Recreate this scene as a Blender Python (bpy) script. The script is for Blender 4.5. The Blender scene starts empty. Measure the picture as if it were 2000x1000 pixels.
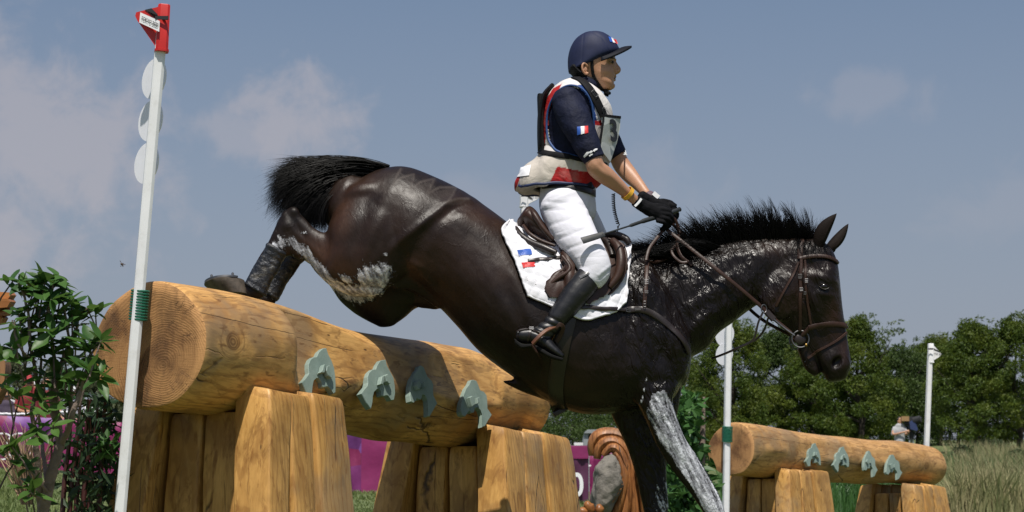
import bpy, math, random
import numpy as np
from mathutils import Vector, Matrix, noise as mnoise
from mathutils.bvhtree import BVHTree
random.seed(7); np.random.seed(7)
R = math.radians
scene = bpy.context.scene
COL = scene.collection

# ------------------------------------------------------------------ camera
FPX = 4000.0                    # focal length in pixels of a 2000 px wide picture
PITCH = math.atan(587/4000)
CZ = 0.30
cam_d = bpy.data.cameras.new('camera'); cam = bpy.data.objects.new('camera', cam_d); COL.objects.link(cam)
cam.location = (0, 0, CZ); cam.rotation_euler = (R(90)+PITCH, 0, 0)
cam_d.sensor_width = 36; cam_d.lens = FPX/2000*36
cam_d.clip_end = 3000; cam_d.clip_start = 0.05
cam_d.dof.use_dof = True; cam_d.dof.focus_distance = 9.9; cam_d.dof.aperture_fstop = 9
scene.camera = cam
scene.view_settings.view_transform = 'Standard'; scene.view_settings.look = 'None'
scene.view_settings.gamma = 1; scene.view_settings.exposure = 0.22
scene.cycles.use_denoising = True
scene.cycles.max_bounces = 8
# ------------------------------------------------------------------ sun and sky
SUN_EL = R(65)
SUN_H = Vector((0.02, -1.0, 0)).normalized()            # horizontal direction towards the sun
sund = bpy.data.lights.new('sun', 'SUN'); sund.energy = 4.4; sund.angle = R(0.53); sund.color = (1.0, 0.95, 0.87)
sun = bpy.data.objects.new('sun', sund); COL.objects.link(sun)
sdir = Vector((SUN_H.x*math.cos(SUN_EL), SUN_H.y*math.cos(SUN_EL), math.sin(SUN_EL)))
sun.rotation_euler = sdir.to_track_quat('Z', 'Y').to_euler()
world = bpy.data.worlds.new('World'); scene.world = world; world.use_nodes = True
WN = world.node_tree; WN.nodes.clear()
def wn(t, **k):
    n = WN.nodes.new(t)
    for a, b in k.items(): setattr(n, a, b)
    return n
w_out = wn('ShaderNodeOutputWorld'); w_bg = wn('ShaderNodeBackground'); w_bg.inputs['Strength'].default_value = 0.066
w_sky = wn('ShaderNodeTexSky', sky_type='NISHITA', sun_disc=False)
w_sky.sun_elevation = SUN_EL
w_sky.sun_rotation = math.atan2(SUN_H.x, SUN_H.y)
w_sky.air_density = 1.3; w_sky.dust_density = 1.6; w_sky.ozone_density = 3.0; w_sky.altitude = 0
w_tc = wn('ShaderNodeTexCoord')
def wmath(op, a, b=None, clamp=False):
    m = wn('ShaderNodeMath', operation=op, use_clamp=clamp)
    for i, v in enumerate((a, b)):
        if v is None: continue
        if isinstance(v, (int, float)): m.inputs[i].default_value = v
        else: WN.links.new(v, m.inputs[i])
    return m.outputs[0]
# the hazy summer sky: a muted grade of the sky texture, with a lavender haze low down
w_hsv = wn('ShaderNodeHueSaturation'); w_hsv.inputs['Saturation'].default_value = 0.98; w_hsv.inputs['Hue'].default_value = 0.507; w_hsv.inputs['Value'].default_value = 1.03
WN.links.new(w_sky.outputs[0], w_hsv.inputs['Color'])
sep = wn('ShaderNodeSeparateXYZ'); WN.links.new(w_tc.outputs['Generated'], sep.inputs[0])
hz = wn('ShaderNodeMapRange'); hz.inputs['From Min'].default_value = 0.0; hz.inputs['From Max'].default_value = 0.30
hz.inputs['To Min'].default_value = 0.95; hz.inputs['To Max'].default_value = 0.0
WN.links.new(sep.outputs['Z'], hz.inputs['Value'])
hmix = wn('ShaderNodeMixRGB'); hmix.inputs['Color2'].default_value = (3.85, 4.08, 5.3, 1)
WN.links.new(hz.outputs[0], hmix.inputs['Fac']); WN.links.new(w_hsv.outputs[0], hmix.inputs['Color1'])
# soft far clouds, fixed in the sky by direction
def skydir(px, py):
    v = Vector(((px-1000)/FPX, 1, (500-py)/FPX)); a = PITCH
    return Vector((v.x, math.cos(a)*v.y-math.sin(a)*v.z, math.sin(a)*v.y+math.cos(a)*v.z)).normalized()
CLOUDS = [((75, 300), .068, 1.0, .8), ((160, 270), .028, .8, .6), ((570, 235), .036, .9, .8), ((600, 190), .022, .8, .5), ((480, 265), .030, .6, .55),
          ((1720, 180), .032, .5, .28), ((1290, 350), .03, .7, .25), ((960, 400), .035, .5, .22), ((1960, 400), .04, .5, .2), ((-300, 330), .08, .6, .7), ((2400, 260), .06, .5, .5)]
cn = wn('ShaderNodeTexNoise'); cn.inputs['Scale'].default_value = 34; cn.inputs['Detail'].default_value = 8; cn.inputs['Roughness'].default_value = .6; cn.inputs['Distortion'].default_value = .3
WN.links.new(w_tc.outputs['Generated'], cn.inputs['Vector'])
total = None
for (px, py), rad, asp, amt in CLOUDS:
    sub = wn('ShaderNodeVectorMath', operation='SUBTRACT'); WN.links.new(w_tc.outputs['Generated'], sub.inputs[0]); sub.inputs[1].default_value = skydir(px, py)
    sc = wn('ShaderNodeVectorMath', operation='MULTIPLY'); WN.links.new(sub.outputs[0], sc.inputs[0]); sc.inputs[1].default_value = (1/rad, 1/rad, 1/(rad*asp))
    ln = wn('ShaderNodeVectorMath', operation='LENGTH'); WN.links.new(sc.outputs[0], ln.inputs[0])
    d = wmath('SUBTRACT', 1.25, ln.outputs['Value'])
    d = wmath('ADD', d, wmath('MULTIPLY', wmath('SUBTRACT', cn.outputs[0], .52), 2.6))
    mr = wn('ShaderNodeMapRange', interpolation_type='SMOOTHSTEP'); mr.inputs['From Min'].default_value = .1; mr.inputs['From Max'].default_value = 1.0
    mr.inputs['To Max'].default_value = amt; WN.links.new(d, mr.inputs['Value'])
    total = mr.outputs[0] if total is None else wmath('MAXIMUM', total, mr.outputs[0])
cmix = wn('ShaderNodeMixRGB'); cmix.inputs['Color2'].default_value = (6.1, 5.7, 6.1, 1)
WN.links.new(wmath('MULTIPLY', total, .70), cmix.inputs['Fac']); WN.links.new(hmix.outputs[0], cmix.inputs['Color1'])
WN.links.new(cmix.outputs[0], w_bg.inputs['Color']); WN.links.new(w_bg.outputs[0], w_out.inputs['Surface'])

# ------------------------------------------------------------------ projection helpers (photo layout -> places in the world)
_ca, _sa = math.cos(PITCH), math.sin(PITCH)
def P(px, py, Y):
    u = (px-1000)/FPX; v = (500-py)/FPX
    t = Y/(_ca - v*_sa)
    return Vector((u*t, Y, CZ + t*(_sa+v*_ca)))
def raydir(px, py):
    u = (px-1000)/FPX; v = (500-py)/FPX
    return Vector((u, _ca-v*_sa, _sa+v*_ca)).normalized()
def proj(V):
    V = np.asarray(V, float); y = V[:, 1]; z = V[:, 2]-CZ
    f = y*_ca+z*_sa; up = -y*_sa+z*_ca
    return np.stack([1000+FPX*V[:, 0]/f, 500-FPX*up/f], 1)
CAM = Vector((0, 0, CZ))

# ------------------------------------------------------------------ object helpers
def link(o, parent=None):
    COL.objects.link(o)
    if parent is not None: o.parent = parent
    return o
def tag(o, label=None, cat=None, group=None, kind=None):
    if label: o['label'] = label
    if cat: o['category'] = cat
    if group: o['group'] = group
    if kind: o['kind'] = kind
    return o
def empty(name, loc, label, cat, group=None, rot=None):
    o = bpy.data.objects.new(name, None); o.empty_display_size = .1
    COL.objects.link(o); o.location = loc
    if rot is not None: o.rotation_euler = rot
    tag(o, label, cat, group); bpy.context.view_layer.update()
    return o
def adopt(o, parent):
    """parent keeping world-space vertices (objects are built at the world origin)"""
    if parent is not None:
        o.parent = parent
        m = Matrix.Identity(4); p = parent; chain = []
        while p is not None: chain.append(p); p = p.parent
        for q in reversed(chain): m = m @ q.matrix_parent_inverse @ q.matrix_basis
        o.matrix_parent_inverse = m.inverted()
def mesh(name, V, Fc, mat, parent=None, smooth=True, auto=None):
    me = bpy.data.meshes.new(name)
    me.from_pydata([tuple(v) for v in V], [], [tuple(f) for f in Fc]); me.update()
    o = bpy.data.objects.new(name, me); COL.objects.link(o)
    if isinstance(mat, (list, tuple)):
        for m in mat: me.materials.append(m)
    elif mat: me.materials.append(mat)
    if smooth:
        me.polygons.foreach_set('use_smooth', [True]*len(me.polygons))
        if auto: me.set_sharp_from_angle(angle=R(auto))
    adopt(o, parent)
    return o
def tri_mesh(name, V, T, mat, parent=None, smooth=False):
    """fast numpy mesh of triangles or quads"""
    V = np.asarray(V, np.float32); T = np.asarray(T, np.int32); k = T.shape[1]
    me = bpy.data.meshes.new(name)
    me.vertices.add(len(V)); me.vertices.foreach_set('co', V.ravel())
    me.loops.add(T.size); me.loops.foreach_set('vertex_index', T.ravel())
    me.polygons.add(len(T)); me.polygons.foreach_set('loop_start', np.arange(0, T.size, k, dtype=np.int32))
    try: me.polygons.foreach_set('loop_total', np.full(len(T), k, np.int32))
    except Exception: pass
    me.polygons.foreach_set('use_smooth', np.full(len(T), smooth))
    me.update(calc_edges=True); me.validate()
    if mat: me.materials.append(mat)
    o = bpy.data.objects.new(name, me); COL.objects.link(o); adopt(o, parent)
    return o

class MB:
    def __init__(s): s.v = []; s.f = []
    def add(s, V, Fc):
        b = len(s.v); s.v += [Vector(v) for v in V]; s.f += [tuple(i+b for i in f) for f in Fc]; return s
    def grid(s, rings, closed=True, cap=True):
        n = len(rings[0]); V = [p for r in rings for p in r]; Fc = []
        for i in range(len(rings)-1):
            for j in range(n if closed else n-1):
                a = i*n+j; b = i*n+(j+1) % n
                Fc.append((a, b, b+n, a+n))
        if cap and closed:
            Fc.append(tuple(range(n-1, -1, -1))); m = (len(rings)-1)*n; Fc.append(tuple(m+k for k in range(n)))
        return s.add(V, Fc)
    def tube(s, pts, r, n=8, cap=True, flat=1.0, up=None):
        pts = [Vector(p) for p in pts]; rings = []
        if not isinstance(r, (list, tuple)): r = [r]*len(pts)
        prev = None
        for i, p in enumerate(pts):
            t = (pts[min(i+1, len(pts)-1)]-pts[max(i-1, 0)]).normalized()
            ref = Vector(up) if up else (prev if prev is not None else (Vector((0, 1, 0)) if abs(t.y) < .9 else Vector((1, 0, 0))))
            a = (ref - t*ref.dot(t)).normalized(); b = t.cross(a); prev = a
            rings.append([p+a*math.cos(2*math.pi*k/n)*r[i]*flat+b*math.sin(2*math.pi*k/n)*r[i] for k in range(n)])
        return s.grid(rings, True, cap)
    def box(s, c, sx, sy, sz, M=None):
        c = Vector(c); V = []
        for dx in (-1, 1):
            for dy in (-1, 1):
                for dz in (-1, 1):
                    d = Vector((dx*sx/2, dy*sy/2, dz*sz/2)); V.append(c+(M @ d if M else d))
        return s.add(V, [(0, 1, 3, 2), (4, 6, 7, 5), (0, 4, 5, 1), (2, 3, 7, 6), (0, 2, 6, 4), (1, 5, 7, 3)])
    def sphere(s, c, rx, ry, rz, nu=16, nv=10, M=None):
        c = Vector(c); V = []; Fc = []
        for i in range(1, nv):
            for j in range(nu):
                a = math.pi*i/nv; b = 2*math.pi*j/nu
                d = Vector((rx*math.sin(a)*math.cos(b), ry*math.sin(a)*math.sin(b), rz*math.cos(a)))
                V.append(c+(M @ d if M else d))
        V.append(c+(M @ Vector((0, 0, rz)) if M else Vector((0, 0, rz)))); V.append(c-(M @ Vector((0, 0, rz)) if M else Vector((0, 0, rz))))
        T = len(V)-2
        for i in range(nv-2):
            for j in range(nu):
                a = i*nu+j; b = i*nu+(j+1) % nu; Fc.append((a, a+nu, b+nu, b))
        for j in range(nu):
            Fc.append((T, j, (j+1) % nu)); m = (nv-2)*nu; Fc.append((T+1, m+(j+1) % nu, m+j))
        return s.add(V, Fc)
    def prism(s, poly, d):
        """poly: list of world points (planar), extruded by vector d"""
        n = len(poly); d = Vector(d); V = [Vector(p) for p in poly]+[Vector(p)+d for p in poly]
        Fc = [tuple(range(n)), tuple(range(2*n-1, n-1, -1))]+[(i, i+n, (i+1) % n+n, (i+1) % n) for i in range(n)]
        return s.add(V, Fc)
    def build(s, name, mat, parent=None, smooth=True, auto=40): return mesh(name, s.v, s.f, mat, parent, smooth, auto)

def catmull(pts, k=6):
    pts = [np.array(p, float) for p in pts]; out = []
    for i in range(len(pts)-1):
        p0 = pts[max(i-1, 0)]; p1 = pts[i]; p2 = pts[i+1]; p3 = pts[min(i+2, len(pts)-1)]
        for j in range(k):
            t = j/k
            out.append(.5*((2*p1)+(-p0+p2)*t+(2*p0-5*p1+4*p2-p3)*t*t+(-p0+3*p1-3*p2+p3)*t**3))
    out.append(pts[-1]); return out

def ribs(mb, L, Y0=10.0, k=5, n=28, egg=0.0, exp=2.0, dome=(1, 1), mir=False):
    """a limb or trunk from traced ribs: (x1,y1,x2,y2, halfwidth_m [, yoff [, egg]])"""
    L = [tuple(r)+(0.0, egg)[len(r)-5:] if len(r) < 7 else tuple(r) for r in L]
    L = [np.array(r, float) for r in L]
    C = catmull(L, k)
    def addend(C, rev, kd):
        A = C[0] if not rev else C[-1]; B = C[1] if not rev else C[-2]
        ca = (A[:2]+A[2:4])/2; h = np.linalg.norm(A[:2]-A[2:4])/2
        cb = (B[:2]+B[2:4])/2; d = ca-cb; d = d/(np.linalg.norm(d)+1e-9)
        ext = min(h, A[4]*400)*.9*min(1, kd); res = []
        for q in (.35, .65, .88, 1.0):
            s_ = math.sqrt(max(0, 1-q*q))*.999+.02; cc = ca+d*ext*q; up = (A[:2]-A[2:4])/2*s_
            r = A.copy(); r[:2] = cc+up; r[2:4] = cc-up; r[4] = A[4]*s_; res.append(r)
        return res
    if dome[0]: C = addend(C, False, dome[0])[::-1]+C
    if dome[1]: C = C+addend(C, True, dome[1])
    rings = []
    for r in C:
        Y = Y0+(-r[5] if mir else r[5]); a = P(r[0], r[1], Y); b = P(r[2], r[3], Y); c = (a+b)/2; up = (a-b)/2; ring = []
        for j in range(n):
            t = 2*math.pi*j/n; ct, st = math.cos(t), math.sin(t)
            e = 2/exp; cu = math.copysign(abs(ct)**e, ct); su = math.copysign(abs(st)**e, st)
            w = r[4]*(1+r[6]*cu)
            ring.append(c+up*cu+Vector((0, 1, 0))*(w*su))
        rings.append(ring)
    return mb.grid(rings)

def limb(mb, L, Y0=10.0, k=5, n=20, mir=False, dome=(1, 1)):
    """(px,py,r_px, halfwidth_m, yoff): tube whose in-picture radius is r_px"""
    L = [np.array(r, float) for r in L]; C = catmull(L, k); rib = []
    for i, r in enumerate(C):
        d = C[min(i+1, len(C)-1)][:2]-C[max(i-1, 0)][:2]; d = d/(np.linalg.norm(d)+1e-9); nrm = np.array([d[1], -d[0]])
        a = r[:2]+nrm*r[2]; b = r[:2]-nrm*r[2]; rib.append((a[0], a[1], b[0], b[1], r[3], r[4], 0.0))
    return ribs(mb, rib, Y0, k=1, n=n, mir=mir, dome=dome)

def remesh(mb, voxel, it=6, fac=.5):
    me = bpy.data.meshes.new('tmp'); me.from_pydata([tuple(v) for v in mb.v], [], mb.f); me.update()
    o = bpy.data.objects.new('tmp', me); COL.objects.link(o)
    m = o.modifiers.new('r', 'REMESH'); m.mode = 'VOXEL'; m.voxel_size = voxel; m.adaptivity = 0
    if it:
        s = o.modifiers.new('s', 'SMOOTH'); s.factor = fac; s.iterations = it
    dg = bpy.context.evaluated_depsgraph_get(); ev = o.evaluated_get(dg); out = bpy.data.meshes.new_from_object(ev)
    bpy.data.objects.remove(o); bpy.data.meshes.remove(me)
    V = np.empty(len(out.vertices)*3, np.float32); out.vertices.foreach_get('co', V); V = V.reshape(-1, 3).astype(float)
    Nn = np.empty(len(out.vertices)*3, np.float32); out.vertices.foreach_get('normal', Nn); Nn = Nn.reshape(-1, 3).astype(float)
    return out, V, Nn
def finish(me, V, name, mat, parent=None):
    me.vertices.foreach_set('co', V.astype(np.float32).ravel()); me.update(); me.name = name
    me.polygons.foreach_set('use_smooth', [True]*len(me.polygons))
    if mat:
        me.materials.clear()
        for m in (mat if isinstance(mat, (list, tuple)) else [mat]): me.materials.append(m)
    o = bpy.data.objects.new(name, me); COL.objects.link(o); adopt(o, parent); return o
def set_attr(me, name, vals):
    a = me.attributes.new(name, 'FLOAT', 'POINT'); a.data.foreach_set('value', np.asarray(vals, np.float32))
def set_col(me, name, cols):
    a = me.attributes.new(name, 'FLOAT_COLOR', 'POINT'); c = np.ones((len(cols), 4), np.float32); c[:, :3] = cols; a.data.foreach_set('color', c.ravel())
def inpoly(Q, poly):
    x, y = Q[:, 0], Q[:, 1]; ins = np.zeros(len(Q), bool); n = len(poly); j = n-1
    for i in range(n):
        xi, yi = poly[i]; xj, yj = poly[j]
        c = ((yi > y) != (yj > y)) & (x < (xj-xi)*(y-yi)/((yj-yi) if yj != yi else 1e-9)+xi)
        ins ^= c; j = i
    return ins
def segdist(Q, pts):
    d = np.full(len(Q), 1e9)
    for a, b in zip(pts[:-1], pts[1:]):
        a = np.array(a, float); b = np.array(b, float); ab = b-a
        t = np.clip(((Q-a)@ab)/(ab@ab+1e-9), 0, 1); d = np.minimum(d, np.linalg.norm(Q-(a+t[:, None]*ab), axis=1))
    return d
def vnoise(V, scale, off=0.0, octs=3):
    """cheap smooth pseudo noise in -1..1 (sum of rotated sines)"""
    rs = np.random.RandomState(int(abs(off)*1000) % 100000+11); out = np.zeros(len(V)); amp = 1; tot = 0
    for o in range(octs):
        for k in range(5):
            d = rs.normal(size=3); d /= np.linalg.norm(d); out += amp*np.sin(V@d*scale*(1.7**o)*rs.uniform(.7, 1.4)*2+rs.uniform(0, 6.3)); tot += amp
        amp *= .6
    return out/tot*2.2
def strands(name, Pts, r, mat, parent=None):
    """Pts: n x k x 3 strand paths, r: n base radii"""
    Pts = np.asarray(Pts, float); n, k, _ = Pts.shape
    T = np.gradient(Pts, axis=1); T /= np.linalg.norm(T, axis=2, keepdims=True)+1e-9
    ref = np.array([0.1, 1, 0.05]); A = np.cross(T, ref); A /= np.linalg.norm(A, axis=2, keepdims=True)+1e-9; B = np.cross(T, A)
    tap = (1-np.linspace(0, 1, k)**2.2)*.95+.05; rr = (np.asarray(r)[:, None]*tap[None, :])[:, :, None]
    rings = np.stack([Pts+rr*(A*math.cos(q)+B*math.sin(q)) for q in (0, 2.094, 4.189)], 2)   # n,k,3,3
    V = rings.reshape(-1, 3); idx = np.arange(n*k*3).reshape(n, k, 3); F_ = []
    for j in range(3):
        j2 = (j+1) % 3
        F_.append(np.stack([idx[:, :-1, j], idx[:, :-1, j2], idx[:, 1:, j2], idx[:, 1:, j]], -1).reshape(-1, 4))
    return tri_mesh(name, V, np.concatenate(F_), mat, parent, True)
def text_mesh(body, size, origin, ux, uy, mat, name, parent, depth=.0006, shear=0, bold=0.0, off=.002, sx=1.0):
    c = bpy.data.curves.new('t', 'FONT'); c.body = body; c.size = size; c.align_x = 'CENTER'; c.align_y = 'CENTER'; c.extrude = depth; c.offset = bold; c.shear = shear
    o = bpy.data.objects.new('t', c); COL.objects.link(o); dg = bpy.context.evaluated_depsgraph_get()
    me = bpy.data.meshes.new_from_object(o.evaluated_get(dg)); bpy.data.objects.remove(o)
    ux = Vector(ux).normalized(); uy = Vector(uy); uy = (uy-ux*uy.dot(ux)).normalized(); uz = ux.cross(uy)
    for v in me.vertices:
        p = v.co.copy(); v.co = Vector(origin)+ux*p.x*sx+uy*p.y+uz*(p.z+off)
    me.materials.clear(); me.materials.append(mat); me.name = name
    ob = bpy.data.objects.new(name, me); COL.objects.link(ob); adopt(ob, parent); return ob
# ------------------------------------------------------------------ materials
class NT:
    def __init__(s, name):
        s.m = bpy.data.materials.new(name); s.m.use_nodes = True; s.t = s.m.node_tree; s.b = s.t.nodes['Principled BSDF']; s.out = s.t.nodes['Material Output']
    def n(s, typ, ins=None, **k):
        n = s.t.nodes.new(typ)
        for a, b in k.items(): setattr(n, a, b)
        for a, b in (ins or {}).items(): s.set(n.inputs[a], b)
        return n
    def set(s, sock, v):
        if isinstance(v, bpy.types.NodeSocket): s.t.links.new(v, sock)
        elif isinstance(v, bpy.types.Node): s.t.links.new(v.outputs[0], sock)
        else:
            if isinstance(v, (tuple, list)) and len(v) == 3 and sock.type == 'RGBA': v = (*v, 1)
            sock.default_value = v
    def math(s, op, a, b=0.0, clamp=False):
        m = s.n('ShaderNodeMath', operation=op, use_clamp=clamp); s.set(m.inputs[0], a); s.set(m.inputs[1], b); return m.outputs[0]
    def noise(s, vec, scale, detail=4, rough=.55, dist=0.0):
        n = s.n('ShaderNodeTexNoise', {'Scale': scale, 'Detail': detail, 'Roughness': rough, 'Distortion': dist})
        if vec is not None: s.set(n.inputs['Vector'], vec)
        return n.outputs[0]
    def mapping(s, vec, scale=(1, 1, 1), loc=(0, 0, 0), rot=(0, 0, 0)):
        return s.n('ShaderNodeMapping', {'Vector': vec, 'Scale': scale, 'Location': loc, 'Rotation': rot}).outputs[0]
    def ramp(s, f, stops, interp='LINEAR'):
        n = s.n('ShaderNodeValToRGB'); n.color_ramp.interpolation = interp; el = n.color_ramp.elements
        while len(el) < len(stops): el.new(.5)
        for e, (p, c) in zip(el, stops):
            e.position = p; e.color = (*c, 1) if isinstance(c, (tuple, list)) else (c, c, c, 1)
        s.set(n.inputs[0], f); return n.outputs[0]
    def range(s, f, a, b, c=0.0, d=1.0, smooth=True):
        n = s.n('ShaderNodeMapRange', {'From Min': a, 'From Max': b, 'To Min': c, 'To Max': d}); n.interpolation_type = 'SMOOTHSTEP' if smooth else 'LINEAR'
        s.set(n.inputs['Value'], f); return n.outputs[0]
    def mix(s, f, a, b, mode='MIX'):
        n = s.n('ShaderNodeMixRGB', blend_type=mode); s.set(n.inputs[0], f); s.set(n.inputs[1], a); s.set(n.inputs[2], b); return n.outputs[0]
    def bump(s, h, strength=.3, dist=.01, normal=None):
        n = s.n('ShaderNodeBump', {'Strength': strength, 'Distance': dist, 'Height': h})
        if normal is not None: s.set(n.inputs['Normal'], normal)
        return n.outputs[0]
    def obj(s): return s.n('ShaderNodeTexCoord').outputs['Object']
    def geo(s): return s.n('ShaderNodeNewGeometry')
    def attr(s, name): return s.n('ShaderNodeAttribute', attribute_name=name)
    def fin(s, **k):
        for a, v in k.items(): s.set(s.b.inputs[{'color': 'Base Color', 'rough': 'Roughness', 'normal': 'Normal', 'spec': 'Specular IOR Level', 'metal': 'Metallic', 'sheen': 'Sheen Weight',
                                                  'coat': 'Coat Weight', 'coatrough': 'Coat Roughness', 'trans': 'Transmission Weight', 'alpha': 'Alpha', 'aniso': 'Anisotropic', 'sss': 'Subsurface Weight'}[a]], v)
        return s.m
def simple(name, col, rough=.5, var=.12, scale=20, bump=.0, bscale=200, metal=0.0, spec=.5, bdist=.002, dirt=None):
    s = NT(name); g = s.geo().outputs['Position']; f = s.noise(g, scale, 5)
    lo = tuple(c*(1-var) for c in col); hi = tuple(min(1, c*(1+var)) for c in col)
    c = s.ramp(f, [(.3, lo), (.7, hi)])
    if dirt: c = s.mix(s.range(s.noise(g, dirt[1], 6, .65), .5, .72, 0, dirt[2]), c, dirt[0])
    kw = dict(color=c, rough=rough, metal=metal, spec=spec)
    if bump: kw['normal'] = s.bump(s.noise(g, bscale, 4), bump, bdist)
    return s.fin(**kw)

def wood(name, axis, base, mid, dark, rough=.5, perobj=False, knots=()):
    s = NT(name); v = s.obj()
    if perobj:
        oi = s.n('ShaderNodeObjectInfo'); cm = s.n('ShaderNodeCombineXYZ', {'X': oi.outputs['Random'], 'Y': s.math('MULTIPLY', oi.outputs['Random'], 7.3), 'Z': s.math('MULTIPLY', oi.outputs['Random'], 13.1)})
        sc = s.n('ShaderNodeVectorMath', {0: cm.outputs[0]}, operation='SCALE'); sc.inputs['Scale'].default_value = 9
        v = s.n('ShaderNodeVectorMath', {0: v, 1: sc.outputs[0]}, operation='ADD').outputs[0]
    st = [1, 1, 1]; st[axis] = .13; st2 = [1, 1, 1]; st2[axis] = .3; st3 = [1, 1, 1]; st3[axis] = .07
    kmask = None; knotcol = None
    for (kx, ky, kz, kr) in knots:
        d = s.n('ShaderNodeVectorMath', {0: v, 1: (kx, ky, kz)}, operation='SUBTRACT').outputs[0]
        stq = [1, 1, 1]; stq[axis] = .72
        d = s.n('ShaderNodeVectorMath', {0: d, 1: tuple(stq)}, operation='MULTIPLY').outputs[0]
        L = s.n('ShaderNodeVectorMath', {0: d}, operation='LENGTH').outputs['Value']
        m = s.range(L, kr*.25, kr*2.2, 1, 0); kmask = m if kmask is None else s.math('MAXIMUM', kmask, m)
        kc = s.range(L, kr*.75, kr, 1, 0); 
        rr = s.math('SINE', s.math('MULTIPLY', L, 6.28*5/kr)); kk = s.math('MULTIPLY', kc, s.range(rr, -1, 1, .45, 1))
        knotcol = kk if knotcol is None else s.math('MAXIMUM', knotcol, kk)
    vv = v
    if kmask is not None:
        cmb = s.n('ShaderNodeCombineXYZ', {'X': kmask, 'Y': s.math('MULTIPLY', kmask, .7), 'Z': s.math('MULTIPLY', kmask, .6)}); scl = s.n('ShaderNodeVectorMath', {0: cmb.outputs[0]}, operation='SCALE'); scl.inputs['Scale'].default_value = .09
        vv = s.n('ShaderNodeVectorMath', {0: v, 1: scl.outputs[0]}, operation='ADD').outputs[0]
    fib = s.noise(s.mapping(vv, st), 70, 6, .62, .5)
    broad = s.noise(s.mapping(vv, st2), 5.5, 5, .6, .7)
    blot = s.noise(v, 3.2, 4, .5)
    c = s.ramp(fib, [(.28, mid), (.5, base), (.78, tuple(x*1.22 for x in base))])
    c = s.mix(s.range(broad, .48, .66, 0, .85), c, mid)
    c = s.mix(s.range(blot, .46, .66, 0, .6), c, tuple(x*.55 for x in mid))
    c = s.mix(s.range(s.noise(s.mapping(v, st2), 13, 6, .68, 1.2), .52, .66, 0, .55), c, tuple(x*.8 for x in dark))
    c = s.mix(s.range(s.noise(v, 1.7, 5, .6), .52, .66, 0, .5), c, (.24, .18, .115))
    # growth-ring cathedral lines
    wv = s.n('ShaderNodeTexWave', {'Scale': 9.0, 'Distortion': 9.0, 'Detail': 3.0, 'Detail Scale': .9}, wave_type='BANDS', bands_direction=('Y', 'Z', 'X')[axis]); s.set(wv.inputs['Vector'], s.mapping(vv, st2))
    c = s.mix(s.range(wv.outputs['Fac'], .72, .95, 0, .34), c, dark)
    # dark dashes left by the draw knife
    dash = s.noise(s.mapping(v, st2), 26, 3, .6, .2); c = s.mix(s.range(dash, .60, .70, 0, .65), c, dark)
    # long drying cracks
    vo = s.n('ShaderNodeTexVoronoi', {'Scale': 7.0}, feature='DISTANCE_TO_EDGE')
    wob = s.n('ShaderNodeVectorMath', {0: s.mapping(vv, st3), 1: s.n('ShaderNodeVectorMath', {0: s.n('ShaderNodeTexNoise', {'Vector': v, 'Scale': 4.0, 'Detail': 6}).outputs['Color'], 1: (.03, .03, .03)}, operation='MULTIPLY').outputs[0]}, operation='ADD').outputs[0]
    s.set(vo.inputs['Vector'], wob)
    crk = s.math('MULTIPLY', s.range(vo.outputs[0], .0, .014, 1, 0), s.range(s.noise(v, 2.6, 3), .50, .60, 0, 1))
    c = s.mix(s.math('MULTIPLY', crk, .9), c, (.03, .016, .008))
    if knotcol is not None:
        c = s.mix(s.math('MULTIPLY', knotcol, .75), c, tuple(x*.8 for x in dark))
    spk = s.n('ShaderNodeTexVoronoi', {'Vector': s.mapping(v, st2), 'Scale': 9.0, 'Randomness': 1.0})
    c = s.mix(s.math('MULTIPLY', s.range(spk.outputs['Distance'], .02, .06, 1, 0), .85), c, (.04, .02, .01))
    h = s.math('ADD', s.math('MULTIPLY', fib, .25), s.math('ADD', s.math('MULTIPLY', dash, .3), s.math('MULTIPLY', crk, -2.2)))
    return s.fin(color=c, rough=s.range(broad, .3, .7, rough-.06, rough+.12), normal=s.bump(h, .55, .006), spec=.35)
M = {}
M['log'] = wood('peeled_log_wood', 0, (.60, .335, .11), (.40, .195, .055), (.13, .055, .018), .55, knots=((.20, -.27, .03, .045), (1.15, -.2, -.1, .035), (2.5, -.22, -.05, .03)))
M['log_far'] = wood('peeled_far_log_wood', 0, (.52, .295, .115), (.40, .21, .065), (.18, .08, .025), .55, knots=((.8, -.2, .03, .05), (4.2, -.25, -.02, .05)))
M['post'] = wood('post_wood', 2, (.57, .315, .095), (.43, .215, .055), (.20, .08, .018), .48, perobj=True, knots=())
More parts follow.
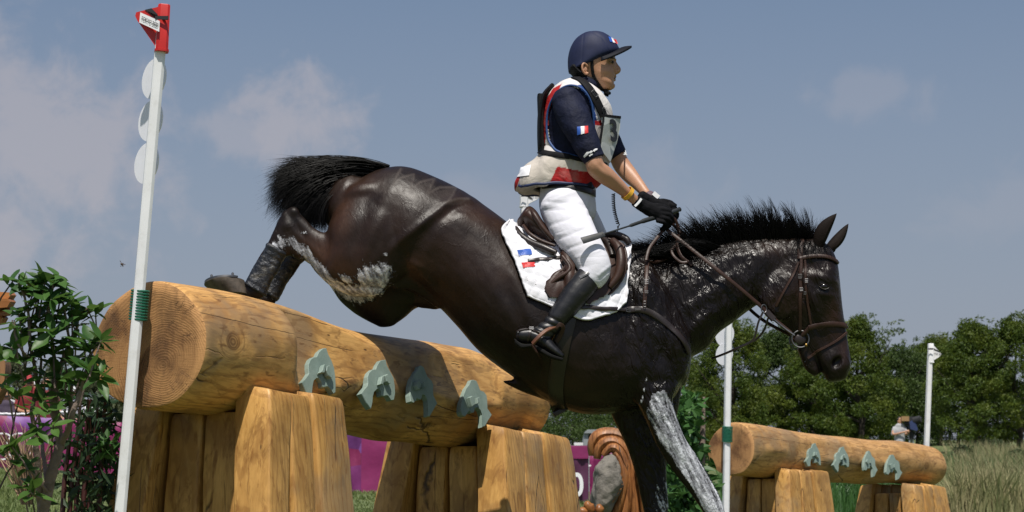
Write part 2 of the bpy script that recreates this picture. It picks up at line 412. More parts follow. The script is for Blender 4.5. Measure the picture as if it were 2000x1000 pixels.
def end_grain(name, col, ring, dark):
    s = NT(name); v = s.obj(); sp = s.n('ShaderNodeSeparateXYZ', {0: v})
    off = s.n('ShaderNodeVectorMath', {0: v, 1: (0, .03, .03)}, operation='ADD').outputs[0]
    fl = s.n('ShaderNodeVectorMath', {0: off, 1: (0, 1, 1)}, operation='MULTIPLY').outputs[0]
    wob = s.n('ShaderNodeVectorMath', {0: s.n('ShaderNodeTexNoise', {'Vector': v, 'Scale': 5.0, 'Detail': 4}).outputs['Color'], 1: (0, .085, .085)}, operation='MULTIPLY').outputs[0]
    fl = s.n('ShaderNodeVectorMath', {0: fl, 1: wob}, operation='ADD').outputs[0]
    L = s.n('ShaderNodeVectorMath', {0: fl}, operation='LENGTH').outputs['Value']
    rings = s.math('SINE', s.math('MULTIPLY', L, 6.28*95)); wide = s.noise(s.n('ShaderNodeCombineXYZ', {'X': L}).outputs[0], 55, 3)
    c = s.mix(s.math('MULTIPLY', s.range(rings, -.2, 1, 0, .26), s.range(s.noise(v, 6, 3), .35, .65, .2, 1)), col, ring)
    c = s.mix(s.range(wide, .45, .7, 0, .35), c, dark)
    saw = s.noise(s.mapping(v, (1, 4, 42), rot=(.35, 0, 0)), 5, 4, .6); c = s.mix(s.range(saw, .55, .75, 0, .5), c, tuple(x*.5 for x in dark))
    bl = s.noise(v, 5, 6, .65); c = s.mix(s.range(bl, .44, .66, 0, .8), c, tuple(x*.6 for x in dark))
    # pale sapwood rim
    Ls = s.n('ShaderNodeVectorMath', {0: s.n('ShaderNodeVectorMath', {0: v, 1: (0, 1, 1)}, operation='MULTIPLY').outputs[0]}, operation='LENGTH').outputs['Value']
    c = s.mix(s.range(Ls, .225, .26, 0, .8), c, tuple(min(1, x*1.5) for x in col))
    # radial splits
    ang = s.math('ARCTAN2', sp.outputs['Y'], sp.outputs['Z'])
    cr = s.noise(s.n('ShaderNodeCombineXYZ', {'X': s.math('MULTIPLY', ang, 2.2), 'Y': s.math('MULTIPLY', L, 1.5)}).outputs[0], 3.0, 5, .6)
    line = s.math('MULTIPLY', s.range(s.math('ABSOLUTE', s.math('SUBTRACT', cr, .5)), 0, .011, 1, 0), s.range(s.noise(v, 9, 2), .5, .6, 0, 1))
    c = s.mix(s.math('MULTIPLY', line, .9), c, (.02, .01, .005))
    c = s.mix(s.range(s.noise(s.mapping(v, (1, 1.2, .45), rot=(.3, 0, 0)), 3.4, 5, .65), .5, .66, 0, .6), c, (.085, .045, .022))
    h = s.math('ADD', s.math('MULTIPLY', rings, .2), s.math('ADD', s.math('MULTIPLY', saw, 1.0), s.math('MULTIPLY', line, -2)))
    return s.fin(color=c, rough=.75, normal=s.bump(h, .5, .003), spec=.25)
M['end'] = end_grain('sawn_end_grain', (.36, .19, .075), (.24, .10, .03), (.20, .09, .035))
M['end_far'] = end_grain('far_sawn_end_grain', (.40, .215, .09), (.28, .13, .05), (.22, .09, .04))
def dolphin_mat():
    s = NT('grey_green_paint'); v = s.obj(); g = s.noise(v, 9, 6, .6)
    c = s.ramp(g, [(.3, (.155, .215, .185)), (.7, (.235, .30, .26))]); c = s.mix(s.range(s.noise(s.mapping(v, (1, 1, .15)), 60, 3), .6, .75, 0, .4), c, (.12, .16, .13))
    return s.fin(color=c, rough=.62, normal=s.bump(s.noise(v, 80, 5), .3, .003))
M['dolphin'] = dolphin_mat()
M['white_paint'] = simple('white_marker_plastic', (.80, .80, .81), .38, .04, 6, .05, 40, dirt=((.55, .53, .50), 14, .4))
M['white_disc'] = simple('translucent_white_disc', (.90, .90, .95), .45, .03)
_b = M['white_disc'].node_tree; _t = _b.nodes.new('ShaderNodeBsdfTranslucent'); _t.inputs[0].default_value = (.9, .9, .96, 1); _x = _b.nodes.new('ShaderNodeMixShader'); _x.inputs[0].default_value = .08; _b.links.new(_b.nodes['Principled BSDF'].outputs[0], _x.inputs[1]); _b.links.new(_t.outputs[0], _x.inputs[2]); _b.links.new(_x.outputs[0], _b.nodes['Material Output'].inputs[0])
M['red_flag'] = simple('red_flag_plastic', (.52, .018, .012), .38, .1, 8)
M['green_wire'] = simple('green_spring_tie', (.012, .12, .07), .45, .1)
M['black'] = simple('black_print', (.012, .012, .014), .5, .1)
M['white_print'] = simple('white_print', (.82, .82, .84), .5, .03)
M['red_print'] = simple('red_print', (.60, .02, .02), .5, .05)
M['blue_print'] = simple('blue_print', (.02, .09, .40), .5, .05)

# horse coat
def coat():
    s = NT('dark_bay_coat'); p = s.geo().outputs['Position']; wet = s.attr('wet').outputs['Fac']; gr = s.attr('grease').outputs['Fac']; br = s.attr('brown').outputs['Fac']; mk = s.attr('mark').outputs['Fac']; sh = s.attr('socket').outputs['Fac']
    n1 = s.noise(p, 7, 5, .6); n2 = s.noise(p, 60, 5, .6)
    c = s.ramp(n1, [(.3, (.0048, .0025, .0016)), (.7, (.0115, .0056, .0032))])
    c = s.mix(br, c, s.ramp(n1, [(.3, (.032, .0145, .0085)), (.7, (.055, .025, .0135))]))
    c = s.mix(s.range(n2, .4, .7, 0, .35), c, tuple((.018, .010, .0065)))
    c = s.mix(s.math('MULTIPLY', wet, .75), c, (.0028, .0024, .0022))
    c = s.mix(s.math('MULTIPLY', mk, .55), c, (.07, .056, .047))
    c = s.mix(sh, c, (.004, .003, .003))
    # grease
    gn = s.noise(p, 62, 7, .72); gb = s.noise(s.mapping(s.mapping(p, rot=(0, R(26), 0)), (1.0, 1.0, .16)), 46, 5, .62)
    gm = s.range(s.math('ADD', gr, s.math('MULTIPLY', s.math('SUBTRACT', s.math('ADD', s.math('MULTIPLY', gn, .48), s.math('MULTIPLY', gb, .52)), .5), 2.8)), .40, .62, 0, 1)
    gm = s.math('MULTIPLY', gm, s.range(gr, .02, .12, 0, 1))
    gc = s.ramp(s.math('ADD', s.math('MULTIPLY', gb, .75), s.math('MULTIPLY', s.noise(p, 60, 5, .72), .25)), [(.36, (.10, .10, .108)), (.48, (.32, .33, .36)), (.59, (.76, .78, .83))])
    c = s.mix(s.math('MULTIPLY', gm, s.range(s.noise(p, 95, 5, .7), .38, .56, .62, 1)), c, gc)
    # fine hair flow and wet wrinkles
    hair = s.noise(s.mapping(p, (1.0, 1.0, .25), rot=(0, R(-25), 0)), 420, 3, .6)
    wr = s.noise(s.mapping(s.mapping(p, rot=(0, R(18), 0)), (1.25, 1.0, .45)), 24, 3.5, .55, .7)
    vein = s.n('ShaderNodeTexVoronoi', {'Scale': 9.0}, feature='DISTANCE_TO_EDGE'); s.set(vein.inputs['Vector'], s.n('ShaderNodeVectorMath', {0: s.mapping(p, (1, 1, .6)), 1: s.n('ShaderNodeVectorMath', {0: s.n('ShaderNodeTexNoise', {'Vector': p, 'Scale': 11.0, 'Detail': 5}).outputs['Color'], 1: (.16, .16, .16)}, operation='MULTIPLY').outputs[0]}, operation='ADD').outputs[0])
    vn = s.range(vein.outputs[0], 0, .05, 1, 0); vm = s.range(s.noise(p, 5, 3), .48, .6, 0, 1)
    nb = s.bump(s.math('MULTIPLY', vn, vm), .2, .003)
    nb = s.bump(s.noise(s.mapping(p, (1, 1, .55), rot=(0, R(30), 0)), 9, 3, .5), .14, .03, nb)
    nb = s.bump(s.math('MULTIPLY', wr, s.math('ADD', s.math('MULTIPLY', wet, 1.0), .08)), 1.0, .026, nb)
    nb = s.bump(s.noise(s.mapping(p, (1.0, 1.0, .35), rot=(0, R(-25), 0)), 95, 5, .7), s.math('SUBTRACT', .24, s.math('MULTIPLY', wet, .22)), .004, nb)
    nb = s.bump(s.math('MULTIPLY', hair, s.math('SUBTRACT', 1.0, s.math('MULTIPLY', wet, .9))), .25, .0012, nb)
    nb = s.bump(s.math('MULTIPLY', s.math('ADD', gn, gb), gm), .9, .012, nb)
    rough = s.math('ADD', s.math('MULTIPLY', gm, .18), s.math('SUBTRACT', s.range(s.noise(p, 14, 3, .6), .35, .65, .38, .48), s.math('MULTIPLY', wet, .17)))
    return s.fin(color=c, rough=rough, normal=nb, spec=.27)
M['coat'] = coat()
M['hair'] = simple('black_horsehair', (.0022, .002, .0022), .45, .3, 90, spec=.16)
M['ear'] = simple('dark_ear_hair', (.009, .0055, .004), .7, .3, 60, .5, 120, spec=.12)
M['hoof'] = simple('horn', (.085, .07, .055), .55, .4, 35, .5, 90)
M['steel'] = simple('worn_steel', (.14, .14, .145), .5, .15, 60, metal=1.0)
M['boot_black'] = simple('black_leg_boot', (.010, .012, .017), .45, .4, 25, .9, 50, dirt=((.17, .16, .14), 26, .7), bdist=.010)
M['leather_brown'] = simple('brown_leather', (.034, .0145, .0085), .46, .3, 20, .4, 120, spec=.35)
M['leather_tan'] = simple('tan_leather', (.12, .045, .02), .42, .3, 20, .3, 160)
M['leather_dark'] = simple('dark_leather', (.016, .010, .008), .38, .3, 20, .3, 160)
M['boot'] = simple('polished_black_leather', (.006, .006, .0075), .42, .3, 14, .25, 60, dirt=((.05, .045, .04), 40, .4))
M['glove'] = simple('black_glove_cloth', (.0045, .0045, .006), .8, .3, 60, .6, 220, spec=.15)
M['navy'] = simple('navy_jersey', (.007, .0095, .027), .7, .25, 14, .7, 22, bdist=.014, spec=.2)
M['helmet'] = simple('navy_helmet_silk', (.013, .018, .052), .62, .1, 22, .2, 12, spec=.25)
M['black_web'] = simple('black_webbing', (.005, .005, .006), .7, .2, 60, .6, 300, spec=.2)
M['pad_white'] = None
M['breech'] = None
def cloth(name, col, crease=14, strength=.5, dist=.02, rough=.8, dirt=None, stretch=(1, 1, 1), rot=(0, 0, 0)):
    s = NT(name); p = s.geo().outputs['Position']
    if col == 'attr': c = s.attr('paint').outputs['Color']
    else: c = s.mix(s.range(s.noise(p, 8, 4), .35, .7, 0, .25), col, tuple(x*.9 for x in col))
    if dirt: c = s.mix(s.range(s.noise(p, 11, 6, .65), .5, .75, 0, dirt[1]), c, dirt[0])
    n1 = s.noise(s.mapping(p, stretch, rot=rot), crease, 4, .5, .8); nb = s.bump(n1, strength, dist); nb = s.bump(s.noise(p, 420, 2), .15, .001, nb)
    return s.fin(color=c, rough=rough, normal=nb, spec=.25)
M['pad_white'] = cloth('white_quilted_cotton', (.72, .72, .76), 9, .25, .012, dirt=((.50, .46, .42), .25))
M['breech'] = cloth('white_breeches', (.68, .68, .74), 7, .26, .018, .7, stretch=(1, .6, 2.6), rot=(0, R(38), 0), dirt=((.55, .52, .5), .2))
M['vest'] = cloth('vest_cloth', 'attr', 11, .6, .02, .75, dirt=((.36, .33, .29), .35))
def skin(name, a, b):
    s = NT(name); p = s.geo().outputs['Position']; c = s.mix(s.noise(p, 14, 4), a, b)
    c = s.mix(s.range(s.noise(p, 60, 3), .55, .7, 0, .3), c, tuple(x*.8 for x in a)); at = s.attr('dark').outputs['Fac']; c = s.mix(at, c, (.055, .028, .02))
    return s.fin(color=c, rough=.46, sss=.06, normal=s.bump(s.noise(p, 160, 4), .25, .002), spec=.45)
M['skin'] = skin('tanned_skin', (.37, .185, .105), (.47, .255, .155))
def banner_mat():
    s = NT('purple_banner_print'); p = s.geo().outputs['Position']; sp = s.n('ShaderNodeSeparateXYZ', {0: p})
    vo = s.n('ShaderNodeTexVoronoi', {'Vector': s.mapping(p, (.55, 0, .9), rot=(0, .5, 0)), 'Scale': 1.7}); sp2 = s.n('ShaderNodeSeparateColor', {0: vo.outputs['Color']})
    c = s.ramp(sp2.outputs[0], [(.0, (.105, .018, .125)), (.3, (.17, .02, .13)), (.5, (.20, .012, .075)), (.7, (.12, .01, .05)), (.9, (.17, .055, .25))], 'CONSTANT')
    return s.fin(color=c, rough=.55, normal=s.bump(s.noise(p, 2.0, 3), .5, .05))
M['banner'] = banner_mat()
M['magenta'] = simple('magenta_banner', (.22, .015, .10), .55, .12, 3, .4, 3, bdist=.03)
M['plum'] = simple('plum_banner', (.085, .018, .06), .6, .12, 3, .4, 3, bdist=.03)
def leafm(name, a, b, rough=.4, trans=.25, c3=None):
    s = NT(name); g = s.geo(); rd = g.outputs['Random Per Island']; p = g.outputs['Position']; oi = s.n('ShaderNodeObjectInfo').outputs['Random']
    f = s.math('FRACT', s.math('ADD', rd, s.math('MULTIPLY', oi, 3.7)))
    c = s.mix(f, a, b); c = s.mix(s.range(s.noise(p, .9, 3), .45, .65, 0, .6), c, c3 or tuple(x*1.3 for x in b))
    s.fin(color=c, rough=rough, spec=.3)
    tr = s.n('ShaderNodeBsdfTranslucent', {'Color': s.mix(.5, c, (c3 or b))}); mx = s.n('ShaderNodeMixShader', {0: trans}); s.t.links.new(s.b.outputs[0], mx.inputs[1]); s.t.links.new(tr.outputs[0], mx.inputs[2]); s.t.links.new(mx.outputs[0], s.out.inputs[0])
    return s.m
M['leaf_tree'] = leafm('tree_leaf', (.036, .07, .012), (.10, .15, .02), .5, .38, (.16, .19, .026))
M['leaf_grey'] = leafm('grey_green_leaf', (.06, .075, .035), (.10, .12, .055), .6, .25)
M['leaf_dark'] = leafm('dark_tree_leaf', (.032, .06, .016), (.07, .11, .024), .5, .35)
M['leaf_shrub'] = leafm('glossy_shrub_leaf', (.034, .09, .022), (.075, .165, .034), .42, .35, (.13, .22, .04))
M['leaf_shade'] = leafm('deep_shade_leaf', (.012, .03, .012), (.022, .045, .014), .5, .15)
M['leaf_green'] = leafm('soft_green_leaf', (.03, .085, .022), (.055, .13, .03), .45, .3)
M['grass'] = leafm('lawn_grass', (.075, .115, .03), (.13, .17, .05), .6, .2, (.16, .19, .06))
M['tall_grass'] = leafm('tall_dry_grass', (.22, .22, .10), (.40, .34, .19), .7, .3, (.17, .21, .08))
M['bark'] = simple('grey_brown_bark', (.19, .14, .115), .85, .3, 25, .8, 60, bdist=.01)
M['bark_dark'] = simple('dark_bark', (.045, .035, .028), .9, .3, 10, .8, 30, bdist=.02)
M['stem_red'] = simple('dark_red_stem', (.06, .016, .014), .5, .3, 20)
M['varnish'] = wood('varnished_carving', 2, (.36, .15, .05), (.22, .085, .026), (.07, .022, .01), .45)
M['varnish_pale'] = wood('pale_varnished_carving', 0, (.42, .17, .05), (.3, .11, .03), (.15, .05, .015), .36)
def soil():
    s = NT('ground_soil'); p = s.geo().outputs['Position']; c = s.ramp(s.noise(p, 1.3, 8, .65), [(.3, (.06, .085, .025)), (.55, (.10, .125, .04)), (.8, (.15, .15, .07))])
    return s.fin(color=c, rough=.95, normal=s.bump(s.noise(p, 9, 6), .6, .05))
M['soil'] = soil()
def rock():
    s = NT('rough_grey_stone'); p = s.obj(); c = s.ramp(s.noise(p, 6, 8, .7), [(.3, (.08, .072, .06)), (.5, (.18, .165, .14)), (.75, (.27, .245, .20))])
    return s.fin(color=c, rough=.9, normal=s.bump(s.noise(p, 14, 8, .7), .9, .03))
M['rock'] = rock()
M['grey_metal'] = simple('grey_painted_metal', (.26, .28, .29), .5, .1, 5)
M['dark'] = simple('dark_interior', (.02, .02, .022), .8, .2, 5)
M['white_sheet'] = simple('white_canvas', (.75, .75, .76), .6, .04, 3)
# ------------------------------------------------------------------ ground
def ground_z(X, Y):
    X = np.asarray(X, float); Y = np.asarray(Y, float)
    z37 = 1.84-0.66*np.clip((X+9.25)/10.5, -.3, 1.15)
    s_ = np.clip((Y-11)/26, 0, 1); s_ = s_*s_*(3-2*s_)*.55+s_*.45
    z = z37*s_ + np.clip(Y-37, 0, 63)*(.055+.022*np.clip((X-2)/12, 0, 1)) + np.clip(Y-100, 0, 400)*.01
    return z + .035*np.sin(X*.9+Y*.35)*np.clip((Y-12)/10, 0, 1)+.02*np.sin(X*2.1-Y*1.3)*np.clip((Y-12)/10, 0, 1)
def gz(x, y): return float(ground_z(x, y))
xs = np.concatenate([np.linspace(-400, -45, 18), np.linspace(-40, 70, 150), np.linspace(75, 500, 20)])
ys = np.concatenate([np.linspace(-60, 5, 16), np.linspace(6, 110, 170), np.linspace(120, 1500, 30)])
GX, GY = np.meshgrid(xs, ys); GZ = ground_z(GX, GY)
V = np.stack([GX, GY, GZ], -1).reshape(-1, 3); nx = len(xs)
ii = np.arange(len(ys)-1)[:, None]*nx+np.arange(nx-1)[None, :]
T = np.stack([ii, ii+1, ii+nx+1, ii+nx], -1).reshape(-1, 4)
g = tri_mesh('ground', V, T, M['soil'], None, True); tag(g, kind='structure')

# ------------------------------------------------------------------ log jumps
def log_shape(L, rad, seed, flat, endcut=0.10):
    """log along local +X with a draw-knifed, uneven surface"""
    rs = np.random.RandomState(seed); NX, NA = 190, 128; lumps = [(rs.uniform(0, L), rs.uniform(0, 6.28), rs.uniform(.08, .5), rs.uniform(.2, .8), rs.uniform(-.016, .014)) for _ in range(46)]; V = np.zeros((NX, NA, 3)); t = np.linspace(0, 1, NX)
    ph = rs.uniform(0, 6.3, 12)
    for i, u in enumerate(t):
        x = u*L
        r0 = rad(u)
        cy = .014*math.sin(x*1.7+ph[0])+.008*math.sin(x*4.1+ph[1]); cz = .012*math.sin(x*1.3+ph[2])+.006*math.sin(x*3.7+ph[3])
        a = np.linspace(0, 2*math.pi, NA, endpoint=False)
        lump = 0*a
        for (lx, la, lw, lh, am) in lumps: lump = lump+am*math.exp(-((x-lx)/lw)**2)*np.exp(-((np.angle(np.exp(1j*(a-la))))/lh)**2)
        r = r0*(1+.022*np.sin(2*a+ph[4]+x*.5)+.014*np.sin(3*a+ph[5]-x*.8)+.008*np.sin(5*a+ph[6]+x*1.9)+.006*np.sin(9*a+ph[7]+x*3.3)*math.sin(x*5.1+ph[8]))+lump
        # flats planed for the plaques: a facet whose outward normal leans up a little
        for (x0, x1, ang, d) in flat:
            w = min(1, max(0, (x-x0)/.06))*min(1, max(0, (x1-x)/.06))
            if w > 0:
                ca = np.cos(a-ang); lim = np.where(ca > .05, (d-cy*math.cos(ang)-cz*math.sin(ang))/np.maximum(ca, .05), 9); r = np.where(r > lim, r*(1-w)+lim*w, r)
        V[i, :, 0] = x; V[i, :, 1] = cy+r*np.cos(a); V[i, :, 2] = cz+r*np.sin(a)
    return V
def make_fence(p0, th, L, rad, seed, flat, mats, cut, label, group):
    root = empty('log_jump', (p0[0], p0[1], 0), label, 'jump', group)
    cx, sx = math.sin(th), math.cos(th)                       # axis direction in the ground plane (x, y)
    Mw = Matrix(((cx, -sx, 0, p0[0]), (sx, cx, 0, p0[1]), (0, 0, 1, p0[2]), (0, 0, 0, 1)))   # local x: along, y: away from the camera side, z: up
    V = log_shape(L, rad, seed, flat); NX, NA, _ = V.shape
    # chamfered far end
    for i_ in range(8): V[NX-4-i_] = V[NX-4-i_].mean(0)+(V[NX-4-i_]-V[NX-4-i_].mean(0))*(.955+.045*(i_/8)**.7)
    def shrink(i, k, dx): c = V[i].mean(0); V[i] = c+(V[i]-c)*k; V[i, :, 0] += dx
    shrink(NX-1, cut[0], 0); shrink(NX-2, cut[1], -.0); shrink(NX-3, cut[2], 0); shrink(0, .975, 0.0); shrink(1, .992, 0)
    # the sawn faces are dished and slightly slanted
    for j in range(NA):
        V[0, j, 0] += .02*V[0, j, 2]-.03*V[0, j, 1]
    F_ = [(i*NA+j, (i+1)*NA+j, (i+1)*NA+(j+1) % NA, i*NA+(j+1) % NA) for i in range(NX-1) for j in range(NA)]
    VV = V.reshape(-1, 3)
    me = mesh('log', VV, F_, mats[0], None, True); me.matrix_world = Mw; bpy.context.view_layer.update(); wm = me.matrix_world.copy(); me.parent = root; me.matrix_parent_inverse = root.matrix_world.inverted()
    for e, inner in ((0, 1), (NX-1, NX-2)):
        c = V[e].mean(0); rings = []
        for k in (1, .97, .8, .55, .3, .1):
            rr = c+(V[e]-c)*k; rr[:, 0] += (-1 if e == 0 else 1)*(.004 if k < 1 else 0); rings.append(rr)
        Vc = np.concatenate(rings+[[c+np.array([(-.004 if e == 0 else .004), 0, 0])]]); Fc = []
        for i in range(5):
            for j in range(NA):
                a, b, c2, d = i*NA+j, i*NA+(j+1) % NA, (i+1)*NA+(j+1) % NA, (i+1)*NA+j
                Fc.append((a, b, c2, d) if e == 0 else (d, c2, b, a))
        for j in range(NA):
            q = (5*NA+j, 5*NA+(j+1) % NA, 6*NA); Fc.append(q if e == 0 else q[::-1])
        o = mesh('sawn_end', Vc, Fc, mats[1], None, True, 40); o.matrix_basis = Mw; o.parent = me; o.matrix_parent_inverse = Mw.inverted()
    return root, me, Mw
def post(name, root, Mw, x, y, wx, wy, z0, z1, bx, by, tilt, mat, seed, rnd=.35):
    """one squared, battered half-round post: local centre (x,y) at the top, shifted by (bx,by) at the bottom"""
    rs = np.random.RandomState(seed); n = 20; rings = []; H = z1-z0
    c0 = Mw @ Vector((x, y, 0)); prof = []
    for k in range(n):
        a = 2*math.pi*k/n; e = .17
        prof.append((math.copysign(abs(math.cos(a))**e, math.cos(a))*wx/2, math.copysign(abs(math.sin(a))**e, math.sin(a))*wy/2))
    zs = [0, .03]+list(np.linspace(.06, .95, 12))+[.985, 1.0]
    for q in zs:
        sc = 1 if q < .98 else (.97 if q < 1 else .90)
        sc *= 1+.012*math.sin(q*9+seed)+.008*math.sin(q*23+seed*2)
        ring = []
        for (u, v) in prof:
            zz = z0+H*q+(tilt[0]*u+tilt[1]*v)*max(0, (q-.8)/.2)
            ring.append(Vector((x+bx*(1-q)+u*sc*(1+.06*(1-q))+.004*math.sin(u*90+q*7+seed), y+by*(1-q)+v*sc*(1+.06*(1-q))+.003*math.sin(v*70+q*5+seed*3), zz)))
        rings.append(ring)
    # top cap crowned
    V = [p for r in rings for p in r]; Fc = []
    for i in range(len(rings)-1):
        for j in range(n): Fc.append((i*n+j, i*n+(j+1) % n, (i+1)*n+(j+1) % n, (i+1)*n+j))
    top = (len(rings)-1)*n; c = sum((p for p in rings[-1]), Vector())/n+Vector((0, 0, .004)); V.append(c)
    for j in range(n): Fc.append((top+j, top+(j+1) % n, len(V)-1))
    Fc.append(tuple(range(n-1, -1, -1)))
    origin = Vector((x, y, 0)); V = [p-origin for p in V]
    o = mesh(name, V, Fc, mat, None, True, 32); L_ = Mw.copy(); L_.translation = Mw @ Vector((x, y, 0))-Vector((0, 0, Mw.translation.z)) if False else (Mw @ Vector((x, y, -Mw.translation.z)))
    o.matrix_basis = L_; o.parent = root; o.matrix_parent_inverse = root.matrix_world.inverted()
    return o
def support(root, Mw, x0, x1, ys_top, z1, batter, mat, seed, z0=0.0, drop=.10, far=False):
    """a buttress of upright posts under the log, x0..x1 along the log; the near side row stands proud of the log"""
    rs = random.Random(seed); yn = ys_top
    n = 3; ws = [.27, .28, .45]; tot = sum(ws); x = x0
    for sgn in (1, -1):
        x = x0
        for i in range(n):
            w = (x1-x0)*ws[i]/tot
            post('post', root, Mw, x+w/2, sgn*yn, w-.003, .17+.012*rs.random(), z0, z1+[-.002, -.006, .004][i]+.006*rs.random(), (-batter*1.5, -batter*.75, batter*.4)[i], sgn*batter, (rs.uniform(-.05, .02), -.16*sgn), mat, seed*10+i+(5 if sgn < 0 else 0))
            x += w
    # posts of the end faces between them
    m = 2; span = 2*(yn-.085); w = span/m
    for xe, bx in ((x0+.12, -batter*.2), (x1-.10, batter*.7)):
        for k in range(m):
            y = -span/2+w*(k+.5)
            post('post', root, Mw, xe, y, .19, w-.008, z0, z1-drop, bx, (k-.5)*batter*.5, (0, 0), mat, seed*10+7+k+(3 if bx > 0 else 0))
TH1 = math.atan(1810/4000); P1 = (-1.512, 8.48, 1.160)
flats1 = [(.72, 3.0, R(166), .232)]
def rad1(u): return .276-.006*math.sin(u*3.1)-.018*u+.010*math.sin(u*11)
fence1, log1, Mw1 = make_fence(P1, TH1, 3.72, rad1, 3, flats1, (M['log'], M['end']), (.62, .80, .93),
    'massive peeled log on upright post buttresses with four dolphin plaques, under the leaping horse', 'log jumps on upright posts')
support(fence1, Mw1, .40, 1.04, .262, 1.015, .11, M['post'], 2)
support(fence1, Mw1, 2.80, 3.72, .262, .985, .11, M['post'], 5)
TH2 = R(35.5); P2 = (2.20, 20.7, 1.365)
def rad2(u): return .268+.006*math.sin(u*7)-.03*u
fence2, log2, Mw2 = make_fence(P2, TH2, 4.85, rad2, 8, [(1.3, 3.3, R(166), .235)], (M['log_far'], M['end_far']), (.50, .72, .9),
    'smaller looking distant log jump on upright posts, right of the horse\'s forelegs', 'log jumps on upright posts')
support(fence2, Mw2, .60, 1.50, .255, 1.19, .13, M['post'], 7, z0=.1)
support(fence2, Mw2, 3.62, 4.52, .255, 1.12, .13, M['post'], 9, z0=.1)

# dolphin plaques: traced outlines laid on the log's planed facet, sawn from 22 mm board
def plane_hit(px, py, Mw, yoff, tilt):
    n = (Mw.to_3x3() @ Vector((0, -math.cos(tilt), math.sin(tilt)))).normalized(); c = Mw @ Vector((0, -yoff*math.cos(tilt), yoff*math.sin(tilt)))
    d = raydir(px, py); t = (c-CAM).dot(n)/d.dot(n); return CAM+d*t, n
D_R = [(110, 405), (140, 372), (160, 345), (172, 322), (168, 280), (168, 240), (185, 200), (212, 178), (243, 173), (262, 132), (298, 100), (328, 97), (345, 150), (378, 215), (398, 275), (408, 350), (412, 420), (410, 492), (392, 502), (372, 470), (346, 442), (330, 438), (328, 448), (318, 440), (308, 450), (290, 442), (285, 402), (262, 366), (235, 364), (212, 388), (203, 430), (197, 498), (155, 500), (128, 440)]
D_R2 = [(638, 503), (662, 470), (690, 437), (697, 405), (693, 355), (705, 318), (735, 288), (768, 283), (780, 250), (808, 208), (855, 200), (866, 250), (900, 312), (925, 360), (937, 430), (940, 500), (930, 558), (905, 560), (880, 520), (862, 518), (840, 525), (815, 520), (812, 480), (800, 458), (775, 462), (748, 490), (738, 530), (735, 580), (722, 636), (685, 585), (655, 530)]
D_L3 = [(1150, 258), (1172, 250), (1192, 262), (1215, 320), (1228, 350), (1265, 385), (1280, 420), (1278, 470), (1282, 520), (1315, 590), (1285, 640), (1250, 703), (1232, 700), (1232, 640), (1228, 560), (1205, 515), (1180, 512), (1168, 555), (1145, 550), (1130, 540), (1118, 570), (1100, 583), (1078, 570), (1072, 520), (1076, 440), (1090, 375), (1120, 310), (1140, 290)]
D_L = [(1615, 380), (1640, 378), (1662, 385), (1678, 420), (1697, 470), (1728, 482), (1752, 512), (1760, 560), (1762, 635), (1800, 690), (1768, 740), (1740, 790), (1716, 798), (1715, 730), (1715, 690), (1700, 648), (1675, 624), (1645, 632), (1640, 668), (1612, 672), (1600, 648), (1580, 675), (1560, 704), (1535, 692), (1524, 660), (1528, 600), (1545, 520), (1570, 455), (1598, 418)]
def zz(L): return [(560+x/4.545, 660+y/4.545) for x, y in L]
tl = R(14)
def bevel_prism(pts, d, bev=.003):
    mb = MB(); n = len(pts); c = sum(pts, Vector())/n; dn = d.normalized()
    ins = []
    for i, p in enumerate(pts):
        e1 = (pts[i]-pts[i-1]).normalized(); e2 = (pts[(i+1) % n]-pts[i]).normalized(); nn = (e1+e2).cross(dn).normalized(); ins.append(p-nn*bev if False else p+(c-p).normalized()*bev)
    rings = [pts, [p+d-dn*bev for p in pts], [p+d for p in ins]]
    V = [p for r in rings for p in r]; Fc = [(k*n+i, k*n+(i+1) % n, (k+1)*n+(i+1) % n, (k+1)*n+i) for k in range(2) for i in range(n)]
    Fc += [tuple(range(n-1, -1, -1)), tuple(2*n+i for i in range(n))]
    return mb.add(V, Fc)
DOLPH = []
fin_marks = [[[(283, 300), (290, 262), (302, 245), (318, 250), (300, 322), (268, 318)], [(318, 300), (322, 262), (345, 255), (378, 300), (380, 345), (362, 370), (335, 345)]],
             [[(805, 385), (815, 352), (832, 345), (822, 425), (800, 420)], [(840, 345), (862, 330), (895, 370), (895, 410), (880, 422), (855, 395)]],
             [[(1128, 395), (1148, 385), (1160, 420), (1150, 465), (1135, 465), (1122, 430)], [(1185, 400), (1205, 395), (1212, 445), (1192, 455)]],
             [[(1592, 540), (1615, 523), (1640, 532), (1642, 600), (1615, 618)], [(1658, 540), (1680, 535), (1676, 588), (1662, 590)]]]
for outline, fins in zip((D_R, D_R2, D_L3, D_L), fin_marks):
    pts = []
    for (x, y) in zz(outline):
        p, nrm = plane_hit(x, y, Mw1, .238, tl); pts.append(p)
    nrm = nrm.normalized()
    area = sum(((pts[i]-pts[0]).cross(pts[(i+1) % len(pts)]-pts[0]) for i in range(len(pts))), Vector())
    if area.dot(nrm) < 0: pts = pts[::-1]
    o = bevel_prism([p-nrm*.012 for p in pts], nrm*.027).build('dolphin_plaque', M['dolphin'], log1, smooth=False)
    fl = []
    for f in fins:
        q = [plane_hit(x, y, Mw1, .256, tl)[0] for (x, y) in zz(f)]; ar = sum(((q[i]-q[0]).cross(q[(i+1) % len(q)]-q[0]) for i in range(len(q))), Vector())
        if ar.dot(nrm) < 0: q = q[::-1]
        bevel_prism(q, nrm*.022).build('dolphin_fin', M['dolphin'], o, smooth=False); fl.append(q)
    Mi = Mw1.inverted(); DOLPH.append(([Mi @ p for p in pts], [[Mi @ p for p in q] for q in fl]))
